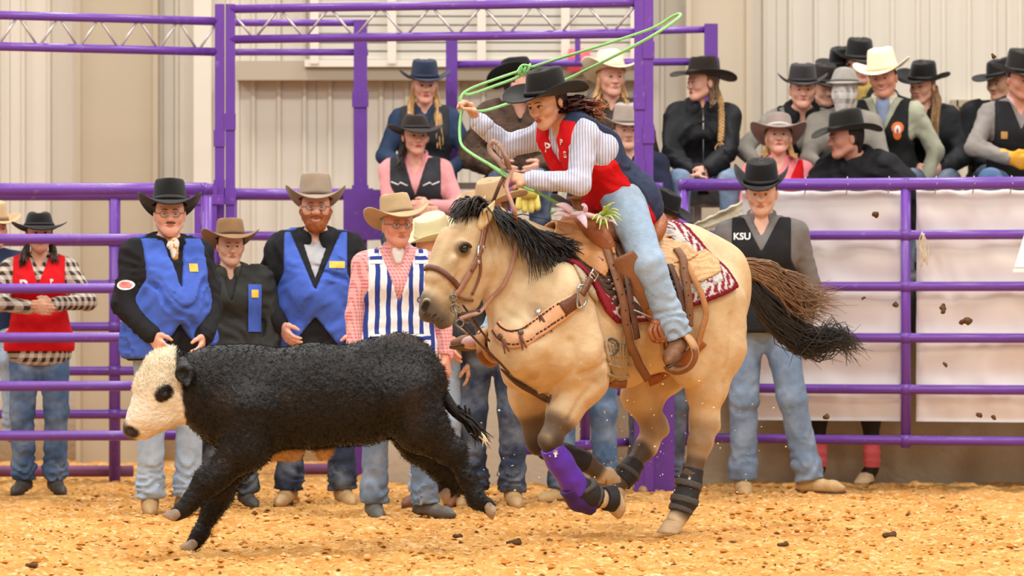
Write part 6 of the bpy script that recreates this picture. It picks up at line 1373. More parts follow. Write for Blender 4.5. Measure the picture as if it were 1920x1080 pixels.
for (x0, y0, x1, y1, w0) in ((1075, 398, 1042, 384, .035), (1085, 402, 1100, 428, .04), (1070, 404, 1035, 404, .028), (1100, 398, 1090, 385, .03), (1140, 414, 1158, 424, .014)):
    P_ = spline([A(x0, y0, yL + .05), lerp(A(x0, y0, yL + .05), A(x1, y1, yL), .5) + V3(0, -.01, .012), A(x1, y1, yL - .02)], 7); V, Fc = ribbon(P_, [V3(.15, -1, .3)] * 7, [w0 * .5, w0, w0 * 1.1, w0, w0 * .8, w0 * .5, w0 * .15], .004); rg.add(V, Fc)
rg.tube([A(1066, 401, yL + .05), A(1092, 401, yL + .05), A(1142, 412, yL + .05)], [.012, .014, .008], 7)
tag(rg.build('rag', PT), 'torn pale pink rag tied around the saddle horn', 'rag')
# ================================================================== TACK
def poly_sd(X, Z, pts):
    """signed distance to a polygon in the (x, z) plane, negative inside"""
    P_ = np.asarray(pts, float); d = None; ins = False; n = len(P_)
    for i in range(n):
        a, b = P_[i], P_[(i + 1) % n]; e = b - a; wx, wz = X - a[0], Z - a[1]; t = np.clip((wx * e[0] + wz * e[1]) / (e @ e), 0, 1)
        q = (wx - t * e[0]) ** 2 + (wz - t * e[1]) ** 2; d = q if d is None else np.minimum(d, q)
        c = ((a[1] <= Z) & (b[1] > Z) | (b[1] <= Z) & (a[1] > Z)) & (X < (b[0] - a[0]) * (Z - a[1]) / (b[1] - a[1] + 1e-12) + a[0]); ins = np.logical_xor(ins, c)
    return np.sqrt(d) * np.where(ins, -1, 1)
def shell(poly_px, yl, t0, t1, h, name, m, parent, both=True, colf=None, side=None, wave=0):
    """a sheet lying on the horse between t0 and t1 off the skin, cut to a drawn outline"""
    pts = []
    for p_ in poly_px: q = H(p_[0], p_[1], p_[2] if len(p_) > 2 else yl); pts.append((q[0], q[2]))
    pts = np.array(pts); lo = V3(pts[:, 0].min() - .03, -.42, pts[:, 1].min() - .03); hi = V3(pts[:, 0].max() + .03, .42 if both else .02, max(pts[:, 1].max() + .03, 1.62))
    def post(X, Y, Z, D):
        pd = poly_sd(X[:, :, 0], Z[0, :, :] if False else np.transpose(Z, (0, 2, 1))[:, :, 0] if False else X[:, :, 0], pts) if False else None
        xx, zz = np.meshgrid(X.ravel(), Z.ravel(), indexing='ij'); pd = poly_sd(xx, zz, pts)[:, None, :]
        D = D + wave * vnoise(X * 9, Y * 9, Z * 9, 2)
        return np.maximum(np.maximum(D - t1, t0 - D), pd)
    V, Fc = hs.mesh(h, post=post, box=(lo, hi)); cols = None if colf is None else colf(V, poly_sd(V[:, 0], V[:, 2], pts))
    return obj(name, H.world(V), Fc, m, parent, cols=cols)
# ---- woven saddle pad
WOOL = mat('woven_wool', '#e6ddd5', rough=.95, attr=True, bump=.8, bscale=170, spec=.1)
x_mid = H(1205, 520, -.27)[0]
def padcol(V, pd):
    n = len(V); c_ = np.tile(np.array(hx('#e4dcd4')), (n, 1)); u, w_ = V[:, 0] * math.cos(.5) + V[:, 2] * math.sin(.5), -V[:, 0] * math.sin(.5) + V[:, 2] * math.cos(.5)
    def put(mask, col): c_[mask] = np.array(hx(col))
    grey = vnoise(V[:, 0] * 60, V[:, 1] * 60, V[:, 2] * 60, 4) > .25; put(grey, '#b9b3ad')
    p = .074; fu, fw = np.abs((u / p) % 1 - .5), np.abs((w_ / p + .5 * (np.floor(u / p) % 2)) % 1 - .5); dm = fu + fw
    put((dm < .27) & (dm > .13), '#8f2f3a')
    edge = (pd > -.066); put(edge & (np.abs(((u - w_) / .046) % 1 - .5) < .27) & (pd < -.03), '#9b2f3c'); put(edge & (np.abs(((u - w_) / .046 + .5) % 1 - .5) < .12) & (pd < -.03), '#efe7df')
    put(pd > -.024, '#8c2535')
    fr = V[:, 0] < x_mid - .20; put(fr & (pd > -.10), '#a3303d'); put(fr & (pd > -.085) & (pd < -.045) & (np.abs((w_ / .05) % 1 - .5) < .16), '#ead9d2')
    return c_
PADP = [(1046, 430, 0), (1056, 452), (1094, 512), (1132, 585), (1153, 640 - 33), (1218, 602), (1300, 571), (1369, 538), (1358, 500), (1338, 468), (1300, 438, -.15), (1262, 414, 0), (1262, 330, 0), (1046, 330, 0)]
pad = shell(PADP, -.27, .004, .030, .0085, 'saddle_pad', WOOL, None, colf=padcol); tag(pad, 'woven white and red saddle pad lying under the saddle', 'saddle pad')
FLC = mat('fleece_cream', '#cdb899', rough=.95, bump=.9, bscale=90)
P_, N_ = onto([(1046, 448), (1062, 470), (1082, 506), (1104, 545), (1118, 562)], 26, .006); V, Fc = ribbon(P_, N_, .045, .014); obj('fleece_edge', V, Fc, FLC, pad)
# ---- saddle
def tool(nt, co, src):
    v = nt.nodes.new('ShaderNodeTexVoronoi'); v.feature = 'DISTANCE_TO_EDGE'; v.inputs['Scale'].default_value = 42; nt.links.new(co, v.inputs['Vector'])
    w_ = nt.nodes.new('ShaderNodeTexWave'); w_.wave_type = 'RINGS'; w_.inputs['Scale'].default_value = 9; w_.inputs['Distortion'].default_value = 14; w_.inputs['Detail'].default_value = 2; nt.links.new(co, w_.inputs['Vector'])
    m1 = mix_node(nt, math_node(nt, 'MULTIPLY', math_node(nt, 'LESS_THAN', w_.outputs[0], .38), .32), src, hx('#8a5c35'))
    return mix_node(nt, math_node(nt, 'MULTIPLY', math_node(nt, 'LESS_THAN', v.outputs['Distance'], .05), .25), m1, hx('#7c4f2c'))
TOOL = mat('tooled_leather', '#dcab74', rough=.5, bump=.3, bscale=60, build=tool, spec=.4)
LTAN, LBRN, LRED, LDRK = LEA('saddle_tan', '#b87e4a'), LEA('saddle_brown', '#8a5836'), LEA('saddle_red', '#a35f37', rough=.35), LEA('saddle_dark', '#4a3025')
sd = empty('western_saddle', H.world(V3(H(1150, 440)[0], 0, H(1150, 440)[2]))); tag(sd, 'tan tooled western saddle under the rider, straps hanging down', 'saddle')
shell([(1172, 430), (1215, 438), (1268, 440), (1308, 456), (1320, 476), (1300, 488), (1272, 494), (1275, 500), (1255, 496), (1215, 490), (1180, 480), (1172, 330, 0), (1230, 330, 0)], -.29, .028, .044, .0065, 'seat_jockey', TOOL, sd)
shell([(1180, 480), (1240, 496), (1300, 478), (1336, 466), (1352, 484), (1346, 508), (1310, 528), (1280, 530), (1262, 508), (1200, 520), (1180, 520), (1180, 420), (1300, 440)], -.29, .026, .037, .0065, 'skirt', TOOL, sd)
shell([(1082, 436), (1092, 470), (1108, 498), (1136, 520), (1150, 500), (1182, 492), (1200, 480), (1190, 440), (1150, 430), (1130, 340, 0), (1090, 340, 0)], -.28, .028, .046, .0085, 'front_jockey', LTAN, sd)
shell([(1078, 440), (1100, 500), (1128, 545), (1160, 590), (1215, 596), (1240, 560), (1270, 545), (1262, 500), (1180, 470), (1120, 440)], -.28, .026, .034, .009, 'skirt_lining', LDRK, sd)
# fork, horn, cantle, seat
y0 = H(1088, 438); S = Sdf(); arch = [y0 + V3(.06, -.19, -.10), y0 + V3(.02, -.150, -.015), y0 + V3(0, -.09, .045), y0 + V3(-.005, 0, .062), y0 + V3(0, .09, .045), y0 + V3(.02, .15, -.015), y0 + V3(.06, .19, -.10)]
S.chain(spline(arch, 13), [.030, .036, .042, .046, .046, .044, .042, .044, .046, .046, .042, .036, .030], k=.03); V, Fc = S.mesh(.009); obj('fork', V if False else H.world(V), Fc, LRED, sd)
h0 = y0 + V3(-.005, 0, .09); S = Sdf(); S.cone(h0, h0 + V3(-.02, 0, .07), .026, .021, k=.02); S.ell(h0 + V3(-.026, 0, .082), (.046, .040, .012), k=.015); V, Fc = S.mesh(.007); obj('horn', H.world(V), Fc, LBRN, sd)
yc = H(1196, 432); S = Sdf(); arch = [yc + V3(-.06, -.20, -.06), yc + V3(.0, -.185, .01), yc + V3(.035, -.13, .06), yc + V3(.055, 0, .085), yc + V3(.035, .13, .06), yc + V3(0, .185, .01), yc + V3(-.06, .20, -.06)]
S.chain(spline(arch, 13), [.026] + [.030] * 11 + [.026], k=.02)
for q in spline(arch, 9)[1:-1]: S.cone(q, q + V3(-.03, -q[1] * .1, -.07), .026, .02, k=.03)
V, Fc = S.mesh(.009); obj('cantle', H.world(V), Fc, LRED, sd)
cb = spline(arch, 40); V, Fc = tube(H.world(cb + V3(.018, 0, .018)), .006, 6); obj('cantle_binding', V, Fc, LTAN, sd)
S = Sdf(); S.chain([y0 + V3(.08, 0, .0), H(1150, 440), yc + V3(-.04, 0, .02)], [.10, .09, .10], k=.08, ys=1.7); V, Fc = S.mesh(.012); obj('seat', H.world(V), Fc, LBRN, sd)
bm_ = {}
# rosette and conchos
CON = mat('silver_concho', '#d9d4cc', rough=.3, metal=.8)
def concho(px, py, r, lift, parent, m=CON):
    h_ = ray(px, py); 
    if h_ is None: return
    n_ = -h_[1] if h_[1][1] > 0 else h_[1]; c_ = h_[0] + n_ * lift; z = unit(n_); x = unit(np.cross(z, V3(0, 0, 1))); R3 = np.stack([x, np.cross(z, x), z], 1)
    V, Fc = ball(c_, 1, 7, (r, r, r * .35), R3); return obj('concho', V, Fc, m, parent)
concho(1102, 447, .018, .048, sd); concho(1247, 438, .014, .048, sd); concho(1238, 505, .013, .045, sd)
# fender and stirrup leathers of the near side
def band(name, pts, w_, t_, m, parent, nr=(-.2, -1, .1), n=22):
    P_ = H.world(np.array(spline([H(*p_) for p_ in pts], n))); N_ = np.tile(unit(V3(*nr)), (n, 1)); V, Fc = ribbon(P_, N_, w_, t_); return obj(name, V, Fc, m, parent)
wv = np.concatenate([np.linspace(.11, .17, 12), np.linspace(.17, .06, 10)])
band('fender', [(1168, 478, -.315), (1190, 520, -.325), (1216, 566, -.33), (1238, 606, -.335)], wv, .006, LBRN, sd)
fe = band('stirrup_leather', [(1222, 578, -.335), (1236, 606, -.345), (1250, 636, -.35)], .062, .010, LRED, sd)
lk = MB()
for k_, (dx, w_) in enumerate(((0, .030), (10, .024), (-8, .022))):
    P_ = H.world(spline([H(1228 + dx * .5, 606, -.37), H(1226 + dx, 622, -.385), H(1236 + dx, 640, -.385), H(1246 + dx * .6, 628, -.38), H(1238 + dx * .5, 606, -.372)], 16)); V, Fc = ribbon(P_, np.tile(V3(-.3, -1, 0), (16, 1)), w_, .006); lk.add(V, Fc)
P_ = H.world(spline([H(1222, 608, -.355), H(1232, 604, -.375), H(1246, 598, -.36)], 9)); V, Fc = ribbon(P_, np.tile(V3(-.2, -1, .2), (9, 1)), .035, .008); lk.add(V, Fc); lk.build('stirrup_keeper', LRED, fe)
V, Fc = tube(H.world(spline([H(1188, 581, -.36), H(1205, 588, -.37), H(1222, 596, -.365)], 10)), .004, 6); obj('buckle_tongue', V, Fc, mat('zip_steel', '#b8b4ae'), fe)
STW = LEA('stirrup_wood', '#bf8f62', bscale=30)
def stirrup(pts, name='stirrup'):
    P_ = H.world(spline([H(*p_) for p_ in pts], 44)); V, Fc = tube(P_, .013, 10, ell=2.4, ref=unit(V3(-.75, -.6, -.2))); so = obj(name, V, Fc, STW, sd)
    q = P_[14:32]; V, Fc = tube(q, .016, 10, ell=2.3, ref=unit(V3(-.75, -.6, -.2))); obj('tread', V, Fc, LBRN, so); return so
stirrup([(1272, 622, -.36), (1246, 634, -.33), (1244, 656, -.32), (1253, 684, -.32), (1272, 694, -.36), (1294, 686, -.42), (1304, 664, -.45), (1296, 640, -.44), (1280, 624, -.39), (1270, 622, -.36)])
stirrup([(926, 614, .36), (906, 622, .34), (900, 640, .34), (906, 664, .35), (922, 676, .38), (938, 668, .43), (942, 646, .45), (938, 624, .42), (926, 614, .36)])
V, Fc = ball(Hw(884, 642, .44), 1, 9, (.062, .05, .034)); obj('boot_toe', V, Fc, LEA('pink_boot', '#c9a09a'), rider)
# hanging latigo straps
def holes(strap, pts, lift, rad=.0035):
    mb = MB()
    for px_, py_ in pts:
        h_ = ray(px_, py_)
        if h_ is None: continue
        n_ = -h_[1] if h_[1][1] > 0 else h_[1]; V, Fc = ball(h_[0] + n_ * lift, rad, 5); mb.add(V, Fc)
    if mb.V: o = mb.build('strap_hole', mat('hole_dark', '#1c1310', rough=.9), strap); o['kind'] = 'stuff'
def strap(name, pts, w_, t_, m, parent, lift=.008, n=34): 
    P_, N_ = onto(pts, n, lift); V, Fc = ribbon(P_, N_, w_, t_); return obj(name, V, Fc, m, parent)
s1 = strap('latigo', [(1128, 462), (1140, 500), (1158, 560), (1166, 610), (1176, 650), (1190, 680), (1204, 701)], .044, .007, LEA('latigo_brown', '#7f5233'), sd, .048); holes(s1, [(1143, 508), (1150, 532), (1157, 556), (1163, 582), (1166, 606)], .057)
s2 = strap('latigo', [(1146, 468), (1158, 500), (1168, 540), (1178, 590), (1182, 630)], .034, .006, LEA('latigo_dark', '#5c3a28'), sd, .052); holes(s2, [(1160, 506), (1168, 540), (1175, 570)], .06)
s3 = strap('latigo', [(1262, 478), (1274, 495), (1279, 530), (1285, 570), (1289, 612)], .042, .007, LEA('latigo_brown', '#7f5233'), sd, .046); holes(s3, [(1276, 512), (1279, 535), (1283, 556), (1287, 590)], .055)
s4 = strap('latigo', [(1282, 500), (1300, 530), (1316, 560), (1320, 590), (1312, 620), (1304, 650)], .030, .006, LTAN, sd, .040)
s5 = strap('latigo', [(1248, 505), (1258, 530), (1266, 565), (1272, 600)], .032, .006, LEA('latigo_dark', '#5c3a28'), sd, .044)
st = strap('saddle_string', [(1120, 456), (1132, 462), (1130, 450), (1140, 470), (1146, 490)], .016, .006, LTAN, sd, .056)
# cinch of cords round the belly, seen between strap and elbow
CIN = mat('cinch_cord', '#b59f80', rough=.95, bump=.6, bscale=90)
cin = empty('cinch', Hw(1160, 690, -.28)); tag(cin, 'pale corded cinch round the horse behind its elbow', 'cinch')
for k_ in range(7):
    f_ = k_ / 6; P_, N_ = onto([(1132 + 42 * f_, 642 + 4 * f_), (1138 + 34 * f_, 668), (1146 + 24 * f_, 694), (1146 + 24 * f_, 715)], 20, .006); V, Fc = tube(P_, .0115, 7); obj('cord', V, Fc, CIN, cin)
for yy_ in (664, 684, 702): P_, N_ = onto([(1138, yy_), (1160, yy_ + 2), (1178, yy_)], 12, .012); V, Fc = tube(P_, .007, 6); obj('cross_cord', V, Fc, CIN, cin)
V, Fc = ribbon(*onto([(1144, 712), (1158, 716), (1172, 714)], 10, .012), .06, .012); obj('cinch_buckle_guard', V, Fc, LBRN, cin)
c_ = ray(1150, 650)[0] + V3(-.01, -.03, 0); an = np.linspace(0, 2 * math.pi, 21); V, Fc = tube([c_ + V3(math.cos(q) * .034, 0, math.sin(q) * .038) for q in an], .006, 7); obj('cinch_ring', V, Fc, mat('dark_steel', '#5d5550', rough=.35, metal=.7), cin)
# rear cinch strap under the belly
P_, N_ = onto([(1318, 640), (1290, 668), (1262, 690), (1236, 706), (1216, 716)], 22, .006); V, Fc = ribbon(P_, N_, .05, .008); o = obj('flank_cinch', V, Fc, LRED, sd)

# ---- breast collar
BCL = LEA('harness_tan', '#e5ab7e', rough=.5, bscale=50); bc = empty('breast_collar', Hw(1000, 600, -.25)); tag(bc, 'tan laced leather breast collar across the horse chest', 'breast collar')
cpts = [(932, 614), (942, 626), (958, 634), (980, 632), (1008, 616), (1034, 596), (1060, 576), (1078, 563)]
P_, N_ = onto(cpts, 40, .006); wv = np.concatenate([np.linspace(.075, .10, 14), np.full(18, .10), np.linspace(.10, .07, 8)]); V, Fc = ribbon(P_, N_, wv, .012); bst = obj('chest_strap', V, Fc, BCL, bc)
LACE = LEA('lace_dark', '#4b2d20'); T_ = np.gradient(P_, axis=0); lc = MB(); 
for side_ in (-1, 1):
    for k_ in np.arange(1, 38.6, 1.35):
        i = int(k_); f_ = k_ - i; p_ = lerp(P_[i], P_[min(i + 1, 39)], f_); n_ = unit(N_[i]); t_ = unit(T_[i]); s_ = np.cross(t_, n_); c_ = p_ + s_ * side_ * (wv[i] / 2 - .016) + n_ * .0125
        lc.bar(c_ - t_ * .0075, c_ + t_ * .0075, .008, .004, up=n_)
o = lc.build('buck_stitch', LACE, bst); o['kind'] = 'stuff'
P2, N2 = onto([(1040, 592), (1060, 576), (1080, 561)], 12, .014); V, Fc = ribbon(P2[4:], N2[4:], .072, .008); obj('end_tab', V, Fc, LEA('tab_brown', '#6e4027'), bc)
CHR = mat('chrome', '#cfcac4', rough=.2, metal=.9)
c0, n0 = ray(1083, 556); n0 = -n0 if n0[1] > 0 else n0; x_ = unit(np.cross(n0, V3(0, 0, 1))); x_ = x_ if x_[0] > 0 else -x_; z_ = np.cross(n0, x_); z_ = z_ if z_[2] > 0 else -z_
dring = [c0 + n0 * .022 + x_ * a_ + z_ * b_ for a_, b_ in ((-.018, .05), (.012, .056), (.036, .03), (.040, 0), (.030, -.034), (.006, -.050), (-.020, -.046), (-.020, 0), (-.018, .05))]
V, Fc = tube(spline(dring, 40), .0065, 8); obj('d_ring', V, Fc, CHR, bc)
tg = strap('tug_strap', [(1082, 553), (1090, 540), (1100, 524), (1112, 508), (1124, 494)], .034, .008, LEA('tab_brown', '#6e4027'), bc, .034)
c0, n0 = ray(1099, 526); n0 = -n0 if n0[1] > 0 else n0; bk_ = MB(); q_ = [c0 + n0 * .048 + x_ * a_ + z_ * b_ for a_, b_ in ((-.028, .0), (-.004, .030), (.028, .006), (.004, -.028), (-.028, .0))]; bk_.tube(q_, .0055, 6); bk_.tube([c0 + n0 * .048 + x_ * -.016 + z_ * .014, c0 + n0 * .05 + x_ * .016 + z_ * -.012], .004, 6); bk_.build('buckle', CHR, tg)
for k_, (px_, py_) in enumerate(((1012, 587), (976, 625), (943, 632))):
    co_ = concho(px_, py_, .017 if k_ == 0 else .015, .024, bc, CON if k_ == 0 else mat('dark_concho', '#6b5a4a', rough=.4, metal=.5))
    h_ = ray(px_, py_)[0]; 
    for j, (dx, dz) in enumerate(((.02, -.11), (.06, -.09)) if k_ == 0 else ((.03, -.07), (.01, -.08))):
        P_ = spline([h_ + V3(0, -.03, -.01), h_ + V3(dx * .4, -.045, dz * .5), h_ + V3(dx, -.05, dz)], 8); V, Fc = ribbon(P_, np.tile(V3(0, -1, .1), (8, 1)), np.linspace(.018, .006, 8), .004); obj('thong', V, Fc, LEA('tab_brown', '#6e4027'), bc)
# tie-down strap from the collar and strap between the forelegs
P_, N_ = onto([(945, 690), (962, 708), (985, 724), (1010, 738), (1026, 750)], 18, .008); V, Fc = ribbon(P_, N_, .03, .008); obj('lower_strap', V, Fc, LDRK, bc)

# ---- bridle
br = empty('bridle', Hw(850, 560, -.1)); tag(br, 'brown leather bridle with curb bit and reins on the horse head', 'bridle')
LB_ = LEA('bridle_brown', '#8c5b43'); LP_ = LEA('bridle_pink', '#b07f6a')
strap('crown_piece', [(905, 400), (909, 420), (908, 436)], .026, .006, LB_, br, .006, 14)
cp = strap('cheek_piece', [(908, 420), (904, 445), (898, 470), (888, 496), (874, 520), (862, 540), (852, 552)], .030, .007, LP_, br, .008, 30)
strap('cheek_layer', [(906, 430), (901, 458), (892, 486), (880, 508)], .018, .006, LB_, cp, .016, 18)
concho(902, 464, .012, .02, br); concho(893, 491, .010, .02, br)
V, Fc = tube(spline([ray(902, 459)[0] + V3(-.01, -.026, 0), ray(896, 480)[0] + V3(0, -.028, 0)], 6), .006, 6); obj('cheek_buckle', V, Fc, CHR, br)
strap('noseband', [(797, 508), (804, 502), (818, 504), (836, 514), (850, 528), (860, 540)], .026, .010, LEA('noseband_brown', '#6e4433'), br, .004, 26)
strap('throat_latch', [(898, 470), (900, 505), (894, 530), (884, 552)], .012, .005, LB_, br, .006, 16)
strap('chin_strap', [(852, 552), (868, 560), (886, 562)], .014, .006, LB_, br, .006, 10)
BIT = mat('bit_steel', '#8f867c', rough=.3, metal=.8); b0 = ray(848, 556)[0] + V3(0, -.03, 0); bm = MB()
sh = [b0, b0 + A(851, 575, b0[1]) - A(848, 556, b0[1]), A(856, 592, b0[1] - .01), A(853, 606, b0[1] - .01), A(866, 618, b0[1] - .01), A(878, 628, b0[1])]
bm.tube(spline(sh, 22), .0065, 7)
for px_, py_, r_ in ((850, 558, .016), (853, 578, .02), (862, 606, .018)):
    c_ = A(px_, py_, b0[1] - .012); bm.tube([c_ + V3(math.cos(q) * r_, 0, math.sin(q) * r_) for q in an], .0045, 6)
for k_ in range(10):
    c_ = A(866 + k_ * 3.4, 588 + k_ * 3.2 + 6 * math.sin(k_ * .8), b0[1] + .01 * k_); bm.tube([c_ + V3(math.cos(q) * .011 * (1 if k_ % 2 else .5), math.cos(q) * .005, math.sin(q) * .011) for q in an[::2]], .0032, 5)
bm.build('curb_bit', BIT, br)
for pts in ([(868, 572), (878, 586), (890, 600), (902, 620), (918, 640)], [(862, 604), (880, 624), (905, 650), (935, 678), (955, 700)]):
    P_ = [A(p_[0], p_[1], b0[1] + .02 + .02 * i) for i, p_ in enumerate(pts)]; V, Fc = tube(spline(P_, 18), .006, 6); obj('curb_strap', V, Fc, LDRK, br)
def rein(pts, w_, m, n=50):
    P_ = spline(pts, n); V, Fc = ribbon(P_, np.tile(unit(V3(-.25, -1, .25)), (n, 1)), w_, .006); return obj('rein', V, Fc, m, br)
nk = lambda px, py, l=.02: (lambda h: h[0] + V3(-.01, -l, 0) if h else A(px, py, yL - .1))(ray(px, py))
rein([hL + V3(.02, -.02, .03), A(950, 350, yL - .06), A(958, 376, yL - .1), A(966, 400, yL - .12), nk(972, 430, .06), nk(971, 466, .035), nk(960, 510, .02), nk(944, 540, .02), nk(922, 562, .02), A(900, 585, b0[1] + .02), A(878, 592, b0[1]), A(862, 598, b0[1] - .01)], .020, LP_)
rein([hL + V3(-.01, .0, .02), A(938, 345, yL - .02), A(931, 362, yL + .0), A(922, 385, yL + .04), A(910, 415, yL + .1), A(892, 470, yL + .1), A(870, 560, yL + .06), A(872, 600, yL + .05)], .018, LEA('rein_dark', '#6b4a38'))
rein([hL + V3(0, 0, .03), A(948, 296, yL - .03), A(940, 276, yL - .02), A(926, 266, yL), A(918, 274, yL + .01), A(922, 288, yL), A(936, 302, yL - .02), A(946, 318, yL - .03)], .026, LEA('rein_loop', '#9c7a68'), 44)
rein([hL + V3(.01, -.02, .03), A(952, 300, yL - .05), A(944, 285, yL - .04), A(934, 272, yL - .03)], .018, LEA('rein_loop', '#9c7a68'), 20)
V, Fc = tube([A(857, 592, b0[1]), A(900, 583, b0[1] + .02)], .010, 8); obj('rein_connector', V, Fc, LDRK, br)
wk = MB(); r3 = np.random.default_rng(8)
for k_ in range(9):
    a_ = ray(800 + r3.uniform(0, 40), 590 + r3.uniform(-6, 12)); 
    if a_ is None: continue
    wk.tube(spline([a_[0], a_[0] + V3(-.02, -.02, -.02), a_[0] + V3(-.05 * r3.random(), -.05, -.06)], 6), [.0014, .0012, .001, .0008, .0006, .0004], 4)
o = wk.build('whisker', MANE, horse); o['kind'] = 'stuff'

# ---- leg boots
def leg_boot(name, label, segs, m, h=.007, cut=True, parts=()):
    S = Sdf(); S.chain([p_ for p_, r in segs], [r for p_, r in segs], k=.015); a_, b_ = segs[0][0], segs[-1][0]; e0 = unit(segs[1][0] - a_); e1 = unit(b_ - segs[-2][0])
    def post(X, Y, Z, D):
        D = D + .002 * vnoise(X * 40, Y * 40, Z * 40, 1)
        c0 = -((X - a_[0]) * e0[0] + (Y - a_[1]) * e0[1] + (Z - a_[2]) * e0[2]); c1 = (X - b_[0]) * e1[0] + (Y - b_[1]) * e1[1] + (Z - b_[2]) * e1[2]
        near0 = (X - a_[0]) ** 2 + (Y - a_[1]) ** 2 + (Z - a_[2]) ** 2 < .012; near1 = (X - b_[0]) ** 2 + (Y - b_[1]) ** 2 + (Z - b_[2]) ** 2 < .012
        return np.maximum(D, np.maximum(np.where(near0, c0, -1), np.where(near1, c1, -1)))
    V, Fc = S.mesh(h, post=post); o = obj(name, H.world(V), Fc, m); tag(o, label, 'leg boot')
    for a2, b2, r, mm, nm in parts:
        T = Sdf(); T.cone(a2, b2, r, r, k=.01); ee = unit(b2 - a2); V, Fc = T.mesh(.007, post=lambda X, Y, Z, D: np.maximum(D, np.maximum(-((X - a2[0]) * ee[0] + (Y - a2[1]) * ee[1] + (Z - a2[2]) * ee[2]), (X - b2[0]) * ee[0] + (Y - b2[1]) * ee[1] + (Z - b2[2]) * ee[2]))); obj(nm, H.world(V), Fc, mm, o)
    return o
PUB = mat('purple_neoprene', '#5a2bb0', rough=.35, spec=.5, bump=.1, bscale=120); BKB = mat('black_neoprene', '#2a2829', rough=.6, bump=.3, bscale=120); GRS = mat('grey_webbing', '#55504d', rough=.7, bump=.3, bscale=150); TNB = mat('pastern_tan', '#b08d63', rough=.8)
b1 = leg_boot('splint_boot', 'bright purple splint boot on the lifted near foreleg', [(H(1032, 838, -.172), .056), (H(1050, 866, -.17), .064), (H(1070, 898, -.17), .062), (H(1086, 922, -.165), .062)], PUB)
b2 = leg_boot('fetlock_boot', 'black boot with grey straps round the near front fetlock', [(H(1082, 914, -.165), .066), (H(1100, 928, -.16), .066), (H(1122, 934, -.16), .056)], BKB, parts=[(H(1092, 910, -.165), H(1096, 918, -.165), .074, GRS, 'strap'), (H(1112, 930, -.16), H(1118, 932, -.16), .064, GRS, 'strap')])
b2b = leg_boot('sport_boot_flap', 'dark purple lower flap under the near front fetlock', [(H(1066, 914, -.165), .05), (H(1084, 940, -.16), .05), (H(1112, 952, -.16), .040)], mat('dark_purple', '#3c1d63', rough=.5))
b3 = leg_boot('bell_boot', 'black bell boot over the near front hoof', [(H(1132, 934, -.16), .058), (H(1150, 935, -.16), .068)], BKB)
b4 = leg_boot('splint_boot', 'black wrap boot with grey straps on the planted hind leg', [(H(1301, 878, -.15), .052), (H(1294, 908, -.15), .058), (H(1284, 938, -.15), .064), (H(1276, 958, -.15), .056)], BKB, parts=[(H(1292, 902, -.15), H(1289, 914, -.15), .068, GRS, 'strap'), (H(1285, 932, -.15), H(1282, 944, -.15), .072, GRS, 'strap'), (H(1278, 950, -.15), H(1275, 960, -.15), .062, GRS, 'strap')])
b5 = leg_boot('splint_boot', 'black boot on the far hind leg, tucked behind the front hoof', [(H(1192, 866, .15), .052), (H(1176, 888, .15), .058), (H(1164, 904, .15), .056)], BKB, parts=[(H(1180, 882, .15), H(1175, 890, .15), .066, GRS, 'strap')])
b6 = leg_boot('splint_boot', 'dark boot on the far foreleg behind the purple one', [(H(1018, 842, .16), .052), (H(1060, 850, .16), .05), (H(1098, 866, .16), .056)], BKB)
for o_, (px_, py_), R2 in ((b1, (1042, 850), .16), (b4, (1293, 897), .15)):       # small white leaf-shaped emblem
    h_ = BVHTree.FromPolygons([tuple(o_.matrix_basis @ v.co) for v in o_.data.vertices], [list(p.vertices) for p in o_.data.polygons]).ray_cast(CAMP, (Vector(at(px_, py_, 10)) - CAMP).normalized())
    if h_[0] is None: continue
    c_ = np.array(h_[0]) + V3(0, -.003, 0); pts_ = [(-.2, -1), (.3, -.8), (.15, -.4), (.6, -.1), (.35, .3), (.5, .9), (.05, .6), (-.3, 1), (-.35, .3), (-.7, .1), (-.3, -.3)]
    sc_ = .020 if o_ is b1 else .014; V = [c_ + V3(x * sc_, 0, z * sc_) for x, z in pts_] + [c_ + V3(x * sc_, .003, z * sc_) for x, z in pts_]; n = len(pts_); obj('emblem', V, [list(range(n)), list(range(2 * n - 1, n - 1, -1))] + [[i, (i + 1) % n, n + (i + 1) % n, n + i] for i in range(n)], WHT, o_)

# ---- second horse behind the banner: only its wrapped legs show
D2 = Frame(1595, 24.66, -3); S = Sdf(); leg_px = ((1533, .0, 0), (1633, -.04, 1))
S.chain([V3(-.55, 0, 1.10), V3(.0, 0, 1.08), V3(.95, 0, 1.10)], [.20, .22, .21], k=.1, ys=.8); S.chain([V3(-.6, 0, 1.18), V3(-.85, 0, 1.32), V3(-1.0, 0, 1.38)], [.17, .13, .12], k=.1, ys=.6); S.chain([V3(-1.02, 0, 1.40), V3(-1.22, 0, 1.16)], [.10, .06], k=.05, ys=.7)
for px_, yl, f_ in leg_px:
    a_ = D2(px_, 720, yl * 1); S.chain([V3(a_[0] - .02, yl, .90), V3(a_[0] - .01, yl, .55), V3(D2(px_, 800, yl)[0], yl, .40), V3(D2(px_ + 2, 880, yl)[0], yl, .10)], [.15, .075, .055, .038], k=.04); b_ = D2(px_ + 2, 886, yl); S.cone(V3(b_[0], yl, .10), V3(b_[0] - .03, yl, .05), .042, .05, k=.02)
for px_, yl in ((1990, .12), (2020, -.12)): a_ = D2(px_, 720, yl); S.chain([V3(a_[0], yl, .95), V3(a_[0] + .02, yl, .5), V3(a_[0], yl, .08)], [.16, .07, .05], k=.04)
V, Fc = S.mesh(.016); h2 = empty('horse', D2.O, D2.t); tag(h2, 'black horse standing behind the white banner, pink wraps on its legs', 'horse'); 
